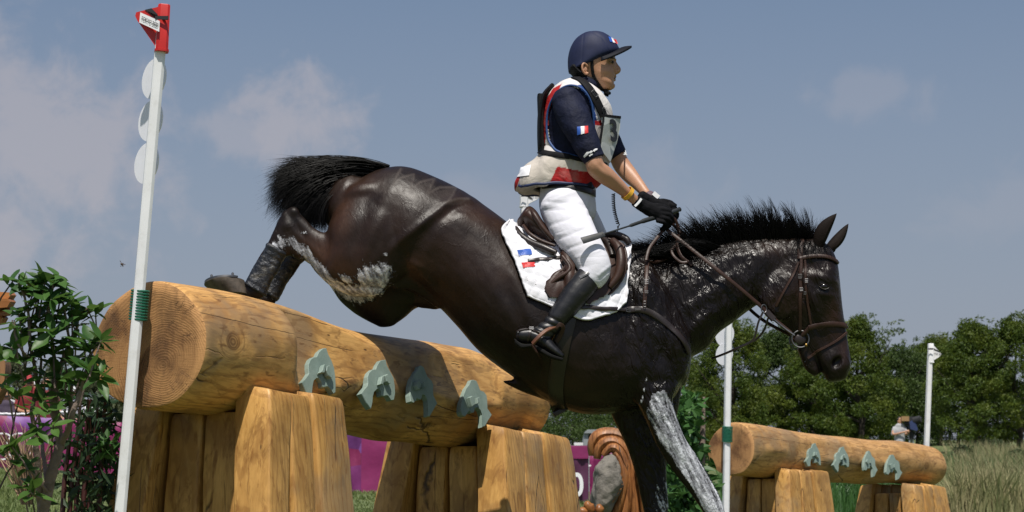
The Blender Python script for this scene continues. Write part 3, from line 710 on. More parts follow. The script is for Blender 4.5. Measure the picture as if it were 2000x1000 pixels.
# the same four plaques on the distant log
for (pts, fl), (pxt, pyt) in zip(DOLPH, ((1586, 894), (1640, 900), (1697, 907), (1743, 914))):
    tgt, nrm = plane_hit(pxt, pyt, Mw2, .241, tl); c = sum(pts, Vector())/len(pts); tl_ = Mw2.inverted() @ tgt; nrm = nrm.normalized(); k = 1.12
    f = lambda p: Mw2 @ (tl_+(p-c)*k)
    o = bevel_prism([f(p)-nrm*.012 for p in pts], nrm*.03).build('dolphin_plaque', M['dolphin'], log2, smooth=False)
    for q in fl: bevel_prism([f(p)+nrm*.0 for p in q], nrm*.022).build('dolphin_fin', M['dolphin'], o, smooth=False)

# ------------------------------------------------------------------ marker poles
def pole_mesh(a, b, w, parent, mat):
    a, b = Vector(a), Vector(b); mb = MB(); rings = []; d = (b-a).normalized(); ex = Vector((1, .25, 0)).normalized(); ex = (ex-d*ex.dot(d)).normalized(); ey = d.cross(ex)
    prof = [(-1, -.7), (-.7, -1), (.45, -1), (.5, -.97), (1, -.5), (1, .7), (.7, 1), (-.7, 1), (-1, .7)]
    for q in (0, .5, 1): rings.append([a.lerp(b, q)+ex*u*w/2+ey*v*w/2 for u, v in prof])
    return mb.grid(rings).build('pole', mat, parent, True, 30), ex, ey, d
def marker(px0, py0, px1, py1, Y, w, label, flag=None, discs=(), tie=None, group='marker poles at the jump ends', base=None, dr=None, yl=0.0):
    b = P(px1, py1, Y+yl); a = P(px0, py0, Y); d = (b-a).normalized(); t = (a.z-(base if base is not None else 0.0))/d.z; a0 = a-d*t
    root = empty('marker_pole', a0, label, 'marker pole', group)
    pm, ex, ey, d = pole_mesh(a0, b, w, root, M['white_paint'])
    s_ = Y/FPX
    for (px, py, r) in discs:
        c = P(px, py, Y)+Vector((0, .03+r*.8, 0))
        mb = MB(); N_ = 36; u = Vector((.70, -0.71, 0)); u = (u-d*u.dot(d)).normalized(); nn = u.cross(d).normalized()
        th = .004; rings = []
        asp = 1.0
        for off in (-th/2, th/2): rings.append([c+u*math.cos(2*math.pi*k/N_)*r*asp+d*math.sin(2*math.pi*k/N_)*r+nn*off for k in range(N_)])
        mb.grid(rings).build('disc', M['white_disc'], root, True, 30)
    if tie:
        mb = MB(); c0 = P(tie[0], tie[1], Y); H = tie[2]*s_; n = 11
        for k in range(n):
            cc = c0+d*(H*(k/(n-1)-.5)); rr = w*.77
            ring = [cc+ex*math.cos(q)*rr+ey*math.sin(q)*rr+d*(.3*H/n*math.sin(q)) for q in np.linspace(0, 2*math.pi, 14)]
            mb.tube([q+ex*.004 for q in ring], H/n*.50, 6)
        # the strap to the log
        mb.build('spring_tie', M['green_wire'], root)
    return root, ex, ey, d, b
red_discs = [(298, 143, .093), (291, 226, .093), (283, 310, .093)]
mk1 = marker(235, 1000, 316, 60, 8.40, .046, 'leaning white pole with a red triangular flag and discs, beside the near log end', discs=[(p[0]-5, p[1], p[2]*.95) for p in red_discs], tie=(270, 596, 56), group='marker poles at the jump ends', yl=-.03)
# red flag: a square sleeve with a tapering vane
Yf = 8.36
def sleeve(px, py0, py1, Y, w, mat, parent, lean=0.0):
    mb = MB(); a = P(px-lean, py1, Y); b = P(px+lean, py0, Y); d = (b-a).normalized(); ex = Vector((1, .25, 0)); ex = (ex-d*ex.dot(d)).normalized(); ey = d.cross(ex)
    pr = [(-1, -.6), (-.6, -1), (.6, -1), (1, -.6), (1, .6), (.6, 1), (-.6, 1), (-1, .6)]; rings = []
    for q, k in ((-.02, 1.12), (.03, 1.12), (.035, 1), (.98, .95), (1, .88)): rings.append([a.lerp(b, q)+ex*u*w/2*k+ey*v*w/2*k for u, v in pr])
    return mb.grid(rings).build('flag_sleeve', mat, parent, True, 30)
sl1 = sleeve(318, 10, 100, Yf, .052, M['red_flag'], mk1[0], 2.5)
vane = [P(266, 24, Yf-.01), P(322, 10, Yf-.01), P(316, 100, Yf-.01), P(308, 97, Yf-.01), P(268, 40, Yf-.01), P(264, 31, Yf-.01)]
vn = MB().prism(vane, (0, .014, 0)).build('flag_vane', M['red_flag'], mk1[0], False)
MB().prism([P(283, 19, Yf-.013), P(296, 16, Yf-.013), P(312, 32, Yf-.013), P(328, 32, Yf-.04), P(328, 39, Yf-.04), P(306, 38, Yf-.013)], (0, .002, 0)).build('black_stripe', M['black'], vn, False)
MB().prism([P(303, 31, Yf-.041), P(329, 31, Yf-.041), P(329, 38, Yf-.041), P(303, 38, Yf-.041)], (0, .002, 0)).build('black_band', M['black'], sl1, False)
lab = [P(274, 24, Yf-.014), P(312, 41, Yf-.044), P(311, 62, Yf-.044), P(272, 44, Yf-.014)]
MB().prism(lab, (0, .002, 0)).build('name_panel', M['white_print'], vn, False)
cen = sum(lab, Vector())/4; ux = (lab[1]-lab[0]).normalized()
text_mesh('TOKYO 2020', .0215, cen+Vector((0, -.004, 0)), ux, (0, 0, 1), M['black'], 'flag_lettering', vn, depth=.0004, bold=.0001, off=0, sx=.72)
# white marker behind the rider (right end of the near log)
mk2 = marker(1019, 800, 1025, 380, 12.5, .045, 'white flagged pole rising just behind the saddle and rider\'s back', base=0)
def white_flag(px, py0, py1, Y, tip, parent, txt, w):
    sv = sleeve(px, py0, py1, Y, w, M['white_paint'], parent)
    v = [P(px+3, py0+1, Y-.008), P(tip[0]-4, tip[1]-5, Y-.008), P(tip[0], tip[1], Y-.008), P(tip[0]-6, tip[1]+6, Y-.008), P(px+3, py1-3, Y-.008)]
    o = MB().prism(v, (0, .012, 0)).build('flag_vane', M['white_paint'], parent, False)
    sc = Y/FPX
    MB().prism([P(px-5, py0+9, Y-w), P(px+5, py0+9, Y-w), P(px+5, py0+12, Y-w), P(px-5, py0+12, Y-w)], (0, .003, 0)).build('black_band', M['black'], sv, False)
    MB().prism([P(px+5, py0+9, Y-.012), P(px+14, py0+13, Y-.012), P(px+18, py0+17, Y-.012), P(px+5, py0+12, Y-.012)], (0, .003, 0)).build('black_stripe', M['black'], o, False)
    text_mesh('TOKYO 2020', txt*sc, P((px+tip[0])/2+1, tip[1]-1, Y-.013), (1, 0, -.12), (0, 0, 1), M['black'], 'flag_lettering', o, depth=.0005, off=0, sx=.85)
white_flag(1023, 372, 404, 12.5, (1056, 383), mk2[0], 5.6, .046)
mk3 = marker(1418, 1000, 1424, 600, 20.4, .062, 'white pole with round discs at the near end of the distant log', discs=[(1418, 651, .12), (1417, 690, .11), (1421, 612, .12)], tie=(1420, 848, 28), base=.1)
mk4 = marker(1810, 872, 1817, 690, 24.9, .060, 'white flagged pole standing behind the right end of the distant log', base=.2)
white_flag(1818, 671, 708, 24.9, (1839, 692), mk4[0], 5.0, .066)
# ------------------------------------------------------------------ the horse
HY = 10.0
hb = MB()
trunk = [
 (712, 346, 652, 452, .15, 0, -.1), (745, 331, 668, 500, .20, 0, -.1), (795, 327, 715, 540, .25, 0, -.1), (850, 347, 780, 556, .275, 0, -.15), (905, 374, 845, 590, .27, 0, -.15),
 (955, 408, 890, 634, .275, 0, -.15), (1005, 444, 938, 688, .29, 0, -.15), (1055, 470, 1005, 738, .31, 0, -.12), (1105, 484, 1066, 782, .315, 0, -.08),
 (1150, 487, 1128, 806, .30, 0, -.12), (1195, 484, 1185, 809, .275, 0, -.25), (1238, 486, 1232, 800, .235, 0, -.42), (1285, 520, 1280, 796, .20, 0, -.35), (1318, 580, 1312, 782, .17, 0, -.2), (1338, 640, 1330, 752, .12, 0, 0)]
ribs(hb, trunk, HY, k=6, n=36, exp=2.15, dome=(1, .45))
neck = [(1238, 492, 1308, 728, .17, 0, -.5), (1270, 500, 1330, 716, .155, 0, -.5), (1300, 502, 1348, 700, .135, 0, -.45), (1340, 494, 1382, 680, .12, 0, -.4), (1375, 484, 1402, 652, .11, 0, -.4), (1420, 473, 1432, 630, .10, 0, -.35), (1465, 467, 1462, 607, .092, 0, -.35),
        (1510, 465, 1487, 592, .085, 0, -.3), (1555, 466, 1512, 588, .08, 0, -.2), (1592, 466, 1535, 590, .07, 0, 0)]
ribs(hb, neck, HY, k=5, n=30)
head = [(1560, 470, 1502, 560, .075, 0, 0), (1592, 466, 1500, 600, .088, 0, .15), (1620, 482, 1512, 622, .098, 0, .2), (1634, 510, 1520, 634, .104, 0, .25), (1639, 545, 1530, 640, .104, 0, .28), (1643, 580, 1540, 650, .088, 0, .22), (1647, 612, 1549, 662, .072, 0, .15),
        (1652, 640, 1560, 676, .062, 0, .05), (1656, 668, 1573, 690, .057, 0, 0), (1660, 696, 1590, 706, .06, 0, .05), (1661, 716, 1602, 722, .06, 0, .1), (1655, 733, 1612, 738, .05, 0, 0)]
ribs(hb, head, HY, k=5, n=28, exp=2.3, dome=(1, .6))
# cheek (round jaw) and lower lip
for s_ in (-1, 1): limb(hb, [(1528, 545, 36, .035, s_*.066), (1522, 585, 40, .035, s_*.066), (1534, 612, 30, .03, s_*.058)], HY, n=18)
limb(hb, [(1568, 680, 12, .035, 0), (1578, 700, 14, .038, 0), (1586, 716, 14, .036, 0), (1592, 727, 9, .03, 0)], HY)
# hindquarter and thighs
for s_ in (-1, 1):
    pass
ribs(hb, [(665, 395, 800, 380, .10, -.10, 0), (641, 440, 838, 420, .125, -.135, 0), (638, 480, 842, 470, .125, -.15, 0), (632, 512, 818, 516, .115, -.155, 0), (636, 545, 782, 548, .085, -.155, 0), (672, 562, 752, 566, .05, -.155, 0)], HY, k=5, n=26)
# near gaskin, hock
ribs(hb, [(690, 470, 742, 574, .075, -.15, 0), (652, 456, 700, 581, .068, -.145, 0), (630, 453, 655, 566, .055, -.14, 0), (612, 443, 620, 536, .044, -.135, 0), (594, 424, 603, 514, .036, -.13, 0), (575, 408, 588, 500, .034, -.13, 0), (556, 410, 574, 494, .035, -.13, 0)], HY, k=5, n=22)
ribs(hb, [(578, 406, 590, 440, .022, -.13, 0), (566, 404, 592, 505, .034, -.13, 0), (546, 424, 578, 505, .034, -.13, 0), (533, 452, 566, 500, .031, -.13, 0), (520, 478, 556, 504, .027, -.13, 0), (500, 510, 540, 528, .024, -.13, 0), (484, 540, 526, 552, .026, -.13, 0), (476, 560, 515, 580, .028, -.13, 0)], HY, k=5, n=20)
limb(hb, [(500, 566, 20, .030, -.13), (482, 572, 17, .027, -.13), (462, 570, 15, .028, -.13)], HY)
# far thigh / stifle and its lower leg
ribs(hb, [(690, 470, 850, 470, .10, .13, 0), (650, 530, 862, 540, .11, .15, 0), (655, 575, 845, 588, .10, .155, 0), (684, 606, 812, 602, .08, .155, 0), (712, 624, 792, 619, .06, .155, 0), (738, 637, 772, 633, .035, .155, 0)], HY, k=5, n=24, dome=(1, .3))
ribs(hb, [(740, 560, 750, 636, .06, .15, 0), (692, 520, 700, 615, .06, .15, 0), (650, 490, 668, 592, .052, .145, 0), (625, 470, 642, 556, .044, .14, 0), (604, 450, 614, 524, .036, .135, 0), (588, 436, 598, 512, .034, .13, 0)], HY, k=5, n=20)
ribs(hb, [(592, 452, 592, 510, .034, .13, 0), (566, 460, 592, 508, .033, .13, 0), (552, 484, 590, 512, .03, .13, 0), (538, 520, 576, 535, .026, .13, 0), (524, 548, 556, 562, .026, .13, 0), (512, 572, 538, 592, .028, .13, 0)], HY, k=5, n=20)
limb(hb, [(522, 582, 18, .03, .13), (502, 594, 16, .028, .13), (482, 592, 15, .03, .13)], HY)
# belly fold from stifle to flank, sheath
limb(hb, [(770, 545, 22, .03, -.14), (800, 540, 26, .04, -.12), (835, 556, 28, .05, -.09), (862, 584, 20, .05, -.06)], HY)
limb(hb, [(770, 560, 22, .03, .14), (810, 575, 24, .04, .12), (850, 585, 20, .05, .08)], HY)
ribs(hb, [(984, 742, 984, 748, .010, 0, 0), (1000, 742, 1002, 757, .028, 0, 0), (1022, 738, 1026, 768, .045, 0, 0), (1048, 738, 1052, 777, .055, 0, 0), (1080, 745, 1080, 788, .05, 0, 0)], HY, k=4, n=18)
# near foreleg (reaching), far foreleg (upright)
ribs(hb, [(1195, 640, 1330, 640, .06, -.14, 0), (1195, 700, 1338, 690, .075, -.15, 0), (1215, 750, 1330, 740, .075, -.155, 0), (1245, 790, 1314, 780, .068, -.155, 0), (1264, 828, 1326, 826, .060, -.155, 0), (1284, 872, 1342, 862, .052, -.155, 0),
          (1314, 920, 1370, 902, .043, -.155, 0), (1342, 956, 1392, 942, .040, -.155, 0), (1358, 978, 1406, 968, .041, -.155, 0), (1372, 1000, 1414, 992, .040, -.155, 0), (1384, 1025, 1420, 1020, .030, -.155, 0), (1400, 1090, 1430, 1085, .025, -.155, 0), (1418, 1140, 1450, 1130, .028, -.155, 0)], HY, k=5, n=24)
limb(hb, [(1434, 1138, 16, .028, -.155), (1450, 1160, 15, .028, -.155), (1462, 1180, 17, .04, -.155)], HY)
ribs(hb, [(1185, 720, 1335, 720, .07, .14, 0), (1184, 770, 1330, 770, .075, .145, 0), (1196, 815, 1322, 815, .07, .15, 0), (1213, 850, 1312, 850, .062, .15, 0), (1228, 885, 1304, 885, .052, .15, 0), (1240, 925, 1302, 925, .044, .15, 0), (1249, 965, 1304, 962, .041, .15, 0),
          (1256, 995, 1306, 995, .042, .15, 0), (1262, 1030, 1300, 1030, .034, .15, 0), (1266, 1090, 1294, 1090, .026, .15, 0), (1266, 1130, 1298, 1130, .030, .15, 0)], HY, k=5, n=24)
limb(hb, [(1282, 1130, 15, .028, .15), (1292, 1150, 14, .028, .15), (1302, 1164, 17, .04, .15)], HY)
# withers, shoulder mass, breast
for s_ in (-1, 1):
    ribs(hb, [(1205, 500, 1262, 505, .03, s_*.075, 0), (1200, 560, 1300, 560, .07, s_*.13, 0), (1210, 620, 1335, 620, .08, s_*.15, 0), (1225, 680, 1350, 680, .08, s_*.145, 0), (1240, 730, 1342, 730, .07, s_*.14, 0)], HY, k=5, n=24)
hme, hV, hN = remesh(hb, .0085, 7, .5)

# muscle relief, given in picture coordinates, on both sides alike
Q = proj(hV); side = np.clip(-(hN[:, 1])*1.6, -1, 1); sab = np.clip(np.abs(hN[:, 1])*1.5, 0, 1)
disp = np.zeros(len(hV))
def bump(px, py, rx, ry, ang, amp, near=True):
    global disp
    c, s_ = math.cos(R(ang)), math.sin(R(ang)); dx = Q[:, 0]-px; dy = Q[:, 1]-py
    u = (dx*c+dy*s_)/rx; v = (-dx*s_+dy*c)/ry; disp += amp*np.exp(-(u*u+v*v))*sab
for b in [
  (705, 365, 40, 16, -32, .006), (738, 430, 70, 16, -68, .009), (702, 455, 70, 14, -78, -.008), (785, 455, 90, 22, -60, .008), (752, 500, 70, 11, -64, -.007),
  (835, 430, 85, 9, -38, .014), (905, 392, 45, 9, -8, .012), (880, 412, 40, 12, -30, -.010), (815, 480, 60, 16, -50, -.010), (660, 470, 14, 50, 8, .008),
  (720, 545, 50, 22, -18, .010), (760, 520, 16, 30, 20, -.006), (845, 500, 40, 40, 0, -.018), (930, 440, 70, 26, 28, .014), (960, 520, 60, 50, 50, .010), (880, 560, 26, 60, -30, -.008),
  (812, 520, 16, 10, 30, .010), (838, 552, 30, 7, 50, .009),
  (980, 590, 14, 70, -28, .004), (1010, 610, 14, 80, -28, -.004), (1040, 640, 12, 80, -22, .004), (905, 340, 70, 10, 30, .006), (850, 372, 60, 9, 25, -.004),
  (1270, 560, 30, 60, 20, .014), (1320, 600, 20, 60, -25, -.016), (1350, 560, 60, 22, 60, .012), (1235, 600, 14, 70, 10, -.010), (1300, 660, 40, 30, 0, .012), (1262, 720, 30, 30, 0, .010), (1225, 700, 12, 60, 5, -.012), (1330, 720, 16, 40, 0, .010),
  (1290, 745, 40, 12, 0, -.012), (1200, 740, 30, 40, 0, .006), (1280, 800, 26, 14, 40, .010), (1300, 850, 50, 8, 58, .006), (1330, 900, 60, 5, 55, -.006),
  (1400, 520, 90, 20, -18, .008), (1400, 590, 90, 12, -28, -.010), (1450, 560, 60, 16, -30, .008), (1480, 500, 40, 20, 0, .006), (1500, 540, 22, 50, 25, -.010), (1360, 640, 60, 12, -50, .008),
  (1540, 570, 34, 40, 20, .010), (1520, 520, 24, 12, -40, -.008), (1560, 610, 14, 40, -20, -.005), (1596, 600, 60, 7, 68, .008), (1580, 600, 60, 6, 70, -.007), (1612, 640, 46, 8, 80, -.005), (1600, 541, 30, 8, 15, .010), (1583, 520, 14, 12, 0, -.008),
  (1609, 560, 13, 9, 15, -.003), (1609, 575, 18, 5, 10, .006), (1618, 530, 14, 12, 0, .008), (1640, 706, 22, 20, 0, .008), (1600, 700, 10, 24, 10, -.004),
  (575, 412, 10, 8, 0, .010), (585, 450, 30, 5, 60, -.008), (560, 440, 12, 9, 0, .006), (600, 475, 40, 6, 45, .005)]: bump(*b)
for b in [(1262, 540, 12, 60, 12, .010), (1288, 560, 9, 66, 16, -.008), (1312, 548, 16, 40, 30, .010), (1246, 640, 18, 36, -10, .010), (1292, 690, 10, 50, 20, -.007), (1318, 668, 20, 26, 0, .012), (1210, 640, 12, 60, 0, -.008), (1225, 560, 12, 50, 5, .006),
          (1380, 560, 70, 9, -34, -.007), (1420, 545, 80, 14, -30, .008), (1440, 500, 60, 10, -8, .006), (1350, 610, 30, 12, 60, .008), (1395, 628, 60, 9, -36, -.006), (1300, 760, 22, 16, 0, .010), (1240, 770, 30, 12, 10, -.006), (1180, 700, 40, 20, -60, .005),
          (1000, 540, 10, 60, -25, .004), (1030, 560, 9, 60, -25, -.004), (1060, 700, 10, 60, -15, .004), (1120, 720, 12, 50, -10, .004), (1150, 700, 10, 50, -8, -.004)]: bump(*b)
disp += .0018*vnoise(hV, 9, .3)*sab
_w = np.clip((Q[:, 0]-1180)/70, 0, 1)*np.clip((1500-Q[:, 0])/60, 0, 1)*sab; _c, _s = math.cos(.35), math.sin(.35)
_R = np.stack([hV[:, 0]*_c+hV[:, 2]*_s, hV[:, 1], (-hV[:, 0]*_s+hV[:, 2]*_c)*.4], 1); disp += _w*.0030*vnoise(_R, 17, .77, 3)
hV = hV+hN*disp[:, None]
# nostril, mouth line, eye socket
def dent(px, py, rx, ry, ang, depth):
    global hV
    c, s_ = math.cos(R(ang)), math.sin(R(ang)); q = proj(hV); dx = q[:, 0]-px; dy = q[:, 1]-py; u = (dx*c+dy*s_)/rx; v = (-dx*s_+dy*c)/ry
    w = np.exp(-(u*u+v*v)**2)*np.clip(np.abs(hN[:, 1])*2, 0, 1); hV = hV+np.stack([0*w, -np.sign(hN[:, 1])*w*-depth*-1, 0*w], 1)
dent(1635, 707, 12, 8, -55, .026); dent(1600, 714, 3.5, 30, -14, .010)
Q = proj(hV)
# colour fields
fl = lambda x, a, b: np.clip((x-a)/(b-a), 0, 1)
wet = np.zeros(len(hV)); wet = np.maximum(wet, fl(Q[:, 0], 1130, 1235)*(1-.5*fl(Q[:, 0], 1480, 1560))); wet *= .75+.25*vnoise(hV, 6, .1)
brown = np.zeros(len(hV))
def blob(px, py, rx, ry, ang=0, a=1.0):
    c, s_ = math.cos(R(ang)), math.sin(R(ang)); dx = Q[:, 0]-px; dy = Q[:, 1]-py; u = (dx*c+dy*s_)/rx; v = (-dx*s_+dy*c)/ry
    return a*np.exp(-(u*u+v*v))
for b in [(670, 420, 24, 70, 15, .9), (630, 490, 50, 32, 10, 1), (660, 520, 40, 26, 20, .8), (700, 500, 40, 30, 0, .4), (935, 425, 60, 24, 30, .7), (870, 420, 30, 20, 0, .4), (700, 370, 50, 25, -30, .6), (815, 520, 34, 26, 0, .8), (860, 600, 30, 30, 0, .6), (970, 520, 60, 60, 40, .30),
          (1520, 590, 40, 30, 0, .7), (1555, 580, 30, 40, 0, .5), (1630, 620, 18, 40, 0, .8), (1585, 530, 40, 20, 0, .5), (1640, 560, 12, 70, 0, .5), (1650, 690, 12, 30, 0, .5), (1110, 745, 60, 30, 0, .6), (1160, 780, 50, 20, 0, .5), (1505, 485, 34, 14, 0, .6), (900, 500, 90, 60, 20, .25), (760, 440, 90, 70, -20, .25)]: brown = np.maximum(brown, blob(*b))
near = (hN[:, 1] < .15)
gz_ = np.zeros(len(hV))
path = [(568, 470), (592, 490), (612, 512), (640, 545), (672, 570), (700, 574), (730, 560), (748, 535)]
d = segdist(Q, path); wdt = 14+16*fl(Q[:, 0], 640, 720)
gz_ = np.maximum(gz_, np.clip(1.15-d/wdt, 0, 1)*near)
gz_ = np.maximum(gz_, blob(726, 545, 30, 25, -30, 1.35)*near); gz_ = np.maximum(gz_, blob(676, 545, 26, 9, 20, .8)*near); gz_ = np.maximum(gz_, blob(752, 497, 5, 4, 0, 1.0)*near); gz_ = np.maximum(gz_, blob(548, 478, 22, 20, -50, .75)*near); gz_ = np.maximum(gz_, blob(592, 455, 7, 4, 0, .8)*near)
gz_ = np.maximum(gz_, blob(545, 540, 24, 60, 25, .5)*near)
fore = inpoly(Q, [(1274, 768), (1300, 762), (1330, 830), (1360, 890), (1400, 960), (1424, 1010), (1380, 1006), (1352, 952), (1318, 905), (1290, 868), (1264, 836), (1262, 800)])
d = segdist(Q, [(1290, 772), (1300, 810), (1322, 860), (1352, 915), (1385, 970), (1400, 1000)])
gz_ = np.maximum(gz_, np.clip(1.3-d/36, 0, .80)*fore*(hV[:, 1] < 9.95)*(hN[:, 1] < .45))
farg = (hV[:, 1] > 10.02) & (Q[:, 1] > 895) & (Q[:, 0] > 1262)
gz_ = np.maximum(gz_, .48*farg*fl(Q[:, 0], 1262, 1290)*fl(Q[:, 1], 895, 950))
gz_ = np.maximum(gz_, blob(1578, 712, 10, 12, 0, .3)*1.0)
for q in [(1258, 760), (1256, 775), (1252, 785), (1262, 742)]: gz_ = np.maximum(gz_, blob(q[0], q[1], 2.2, 5, 20, .85)*near)
# combed shark-tooth quarter marks, then lighter lines on the crest and face
mk = np.zeros(len(hV))
teeth = [[(783, 330), (774, 345), (768, 362)], [(768, 362), (782, 348), (806, 341)], [(808, 341), (806, 352), (801, 370)], [(801, 370), (822, 355), (845, 350)], [(848, 350), (842, 362), (836, 378)], [(836, 378), (858, 366), (888, 366)], [(890, 367), (884, 380), (872, 396)], [(872, 396), (896, 388), (915, 388)]]
for tpath in teeth: mk = np.maximum(mk, np.clip(1.2-segdist(Q, tpath)/3.2, 0, 1)*(hN[:, 1] < .3))
gl_ = inpoly(Q, [(700, 372), (740, 352), (768, 362), (806, 342), (801, 370), (845, 351), (836, 378), (888, 366), (872, 396), (915, 388), (900, 400), (850, 400), (780, 380), (740, 375)])
mk = np.maximum(mk, .42*gl_*near)
mk = np.maximum(mk, .9*np.clip(1.2-segdist(Q, [(1355, 490), (1400, 478), (1460, 468), (1530, 466)])/4, 0, 1)*near)  # highlight along the neck crest, painted into the coat colour
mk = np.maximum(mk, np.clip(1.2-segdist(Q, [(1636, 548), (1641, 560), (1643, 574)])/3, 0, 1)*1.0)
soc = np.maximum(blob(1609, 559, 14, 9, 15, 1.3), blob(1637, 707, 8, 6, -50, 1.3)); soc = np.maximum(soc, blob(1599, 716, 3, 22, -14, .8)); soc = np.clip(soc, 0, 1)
mk_ = hme
for nm, vals in (('wet', wet), ('brown', np.clip(brown, 0, 1)), ('grease', gz_), ('mark', np.clip(mk, 0, 1)), ('socket', soc)): set_attr(hme, nm, vals)
horse = empty('horse', (0.8, HY, 0), 'dark bay horse with greased legs dropping over the log towards the right', 'horse')
hbody = finish(hme, hV, 'body', M['coat'], horse)
hbvh = BVHTree.FromPolygons([Vector(v) for v in hV], [tuple(p.vertices) for p in hme.polygons])
# ears
def ear(base, tip, wpx, Y0, Y1, bend, name='ear'):
    mb = MB(); rings = []; b = np.array(base, float); t = np.array(tip, float); ax = (t-b)/np.linalg.norm(t-b); nr = np.array([-ax[1], ax[0]])
    for q in np.linspace(0, 1, 12):
        w = wpx*(math.sin(math.pi*(.22+.78*q))**.85)*1.0+.4; c = b+(t-b)*q+nr*bend*math.sin(math.pi*q); ring = []
        Yc = Y0+(Y1-Y0)*q
        for k in range(16):
            a = 2*math.pi*k/16; r = w
            dy = math.sin(a)*.026*(w/wpx); px = c+nr*(math.cos(a)*r-(r*.55 if math.cos(a) > 0 and abs(math.sin(a)) < .8 and q > .12 else 0)*.5)
            p = P(px[0], px[1], Yc+dy); ring.append(p)
        rings.append(ring)
    return mb.grid(rings).build(name, M['ear'], horse)
ear((1598, 482), (1634, 417), 16, HY-.055, HY-.080, -5); ear((1617, 490), (1657, 437), 12.5, HY+.06, HY+.085, 4)
# eyes
for s_ in (-1, 1):
    if s_ == -1:
        hit = hbvh.ray_cast(CAM, raydir(1609, 560)); c = hit[0]
    cc = c if s_ == -1 else Vector((c.x, 2*HY-c.y, c.z))
    mb = MB(); mb.sphere(cc+Vector((0, .010*-s_*1.0, 0)), .026, .023, .021, 18, 12); eb = mb.build('eye', simple('horse_eye_gloss', (.006, .004, .003), .2, .05), horse)
    for up in (1, -1):
        pts = [cc+Vector((x*.026, s_*(.004+.004*(1-x*x)), up*(.0135*(1-x*x))+.004*x*-1)) for x in np.linspace(-1, 1, 9)]
        MB().tube(pts, [.0010]+[.0026]*7+[.0010], 8).build('eyelid', M['coat'], horse)
# hooves with studded shoes
def hoof(c_toe, c_heel, Y, up, name='hoof', near=True):
    """sole plane through toe & heel picture points; 'up' picture direction away from the sole, towards the pastern"""
    A = P(c_toe[0], c_toe[1], Y); B = P(c_heel[0], c_heel[1], Y); ax = (A-B); L = ax.length; ax.normalize(); u0 = P(c_heel[0]+up[0], c_heel[1]+up[1], Y)-B
    upv = (u0-ax*u0.dot(ax)).normalized(); tilt = .20 if near else .0
    sd = ax.cross(upv).normalized(); 
    upv = (upv+sd*tilt).normalized(); sd = ax.cross(upv).normalized()
    mb = MB(); rings = []
    def outline(k, h, s_):
        pts = []
        for j in range(28):
            a = 2*math.pi*j/28; r = 1.0; x = math.cos(a)*L*.5; y = math.sin(a)*L*.47*(1 if math.cos(a) > -.3 else .92)
            pts.append((B+A)/2+ax*(x*k-L*s_)+sd*(y*k)+upv*h)
        return pts
    for k, h, s_ in ((1.0, 0, 0), (1.0, .004, 0), (.90, .022, .06), (.78, .045, .15), (.62, .07, .24)): rings.append(outline(k, h, s_))
    hf = mb.grid(rings).build(name, M['hoof'], horse)
    sb = MB(); n = 26; outer = []; V = []
    for j in range(n+1):
        a = -2.45+4.9*j/n
        for k in (1.0, .76):
            for h in (-.001, -.010): V.append((B+A)/2+ax*(math.cos(a)*L*.49*k)+sd*(math.sin(a)*L*.46*k)+upv*h)
    Fc = []
    for j in range(n):
        a = j*4; b = a+4; Fc += [(a, a+1, b+1, b), (a+2, b+2, b+3, a+3), (a+1, a+3, b+3, b+1), (a, b, b+2, a+2)]
    Fc += [(0, 2, 3, 1), (n*4, n*4+1, n*4+3, n*4+2)]
    sb.add(V, Fc)
    for a in (-2.2, -1.0, .9, 2.2):
        p = (B+A)/2+ax*(math.cos(a)*L*.43)+sd*(math.sin(a)*L*.40)-upv*.010
        sb.tube([p, p-upv*.014, p-upv*.017], [.0065, .0060, .003], 8)
    sb.build('horseshoe', M['steel'], hf, True, 35); return hf
hoof((399, 556), (478, 549), HY-.13, (2, 20)); hoof((420, 585), (495, 575), HY+.13, (2, 20), near=True)
hoof((1490, 1182), (1436, 1192), HY-.155, (-3, -20), near=False); hoof((1335, 1180), (1280, 1182), HY+.15, (-3, -20), near=False)
# ------------------------------------------------------------------ hair
rs = np.random.RandomState(4)
def bez(p0, p1, p2, p3, k=10):
    t = np.linspace(0, 1, k)[None, :, None]
    return (1-t)**3*p0[:, None]+3*(1-t)**2*t*p1[:, None]+3*(1-t)*t*t*p2[:, None]+t**3*p3[:, None]
def PW(a, Y):
    a = np.asarray(a, float); u = (a[:, 0]-1000)/FPX; v = (500-a[:, 1])/FPX; t = Y/(_ca-v*_sa); return np.stack([u*t, Y, CZ+t*(_sa+v*_ca)], 1)
def hairfield(name, n, f, r0, mat=None, clump=.35, nc=None):
    u = rs.rand(n); C = f(u, rs); yy = rs.normal(0, 1, n)
    pts = [PW(C[i], HY+C[4][i]*C[5+i][0] if False else HY+C[4]*w) for i, w in zip(range(4), C[5])]
    return strands(name, bez(*pts), r0*rs.uniform(.6, 1.3, n), mat or M['hair'], horse)
crest_x = [1236, 1262, 1300, 1340, 1380, 1430, 1480, 1540, 1585]; crest_y = [498, 502, 505, 496, 484, 474, 468, 468, 470]
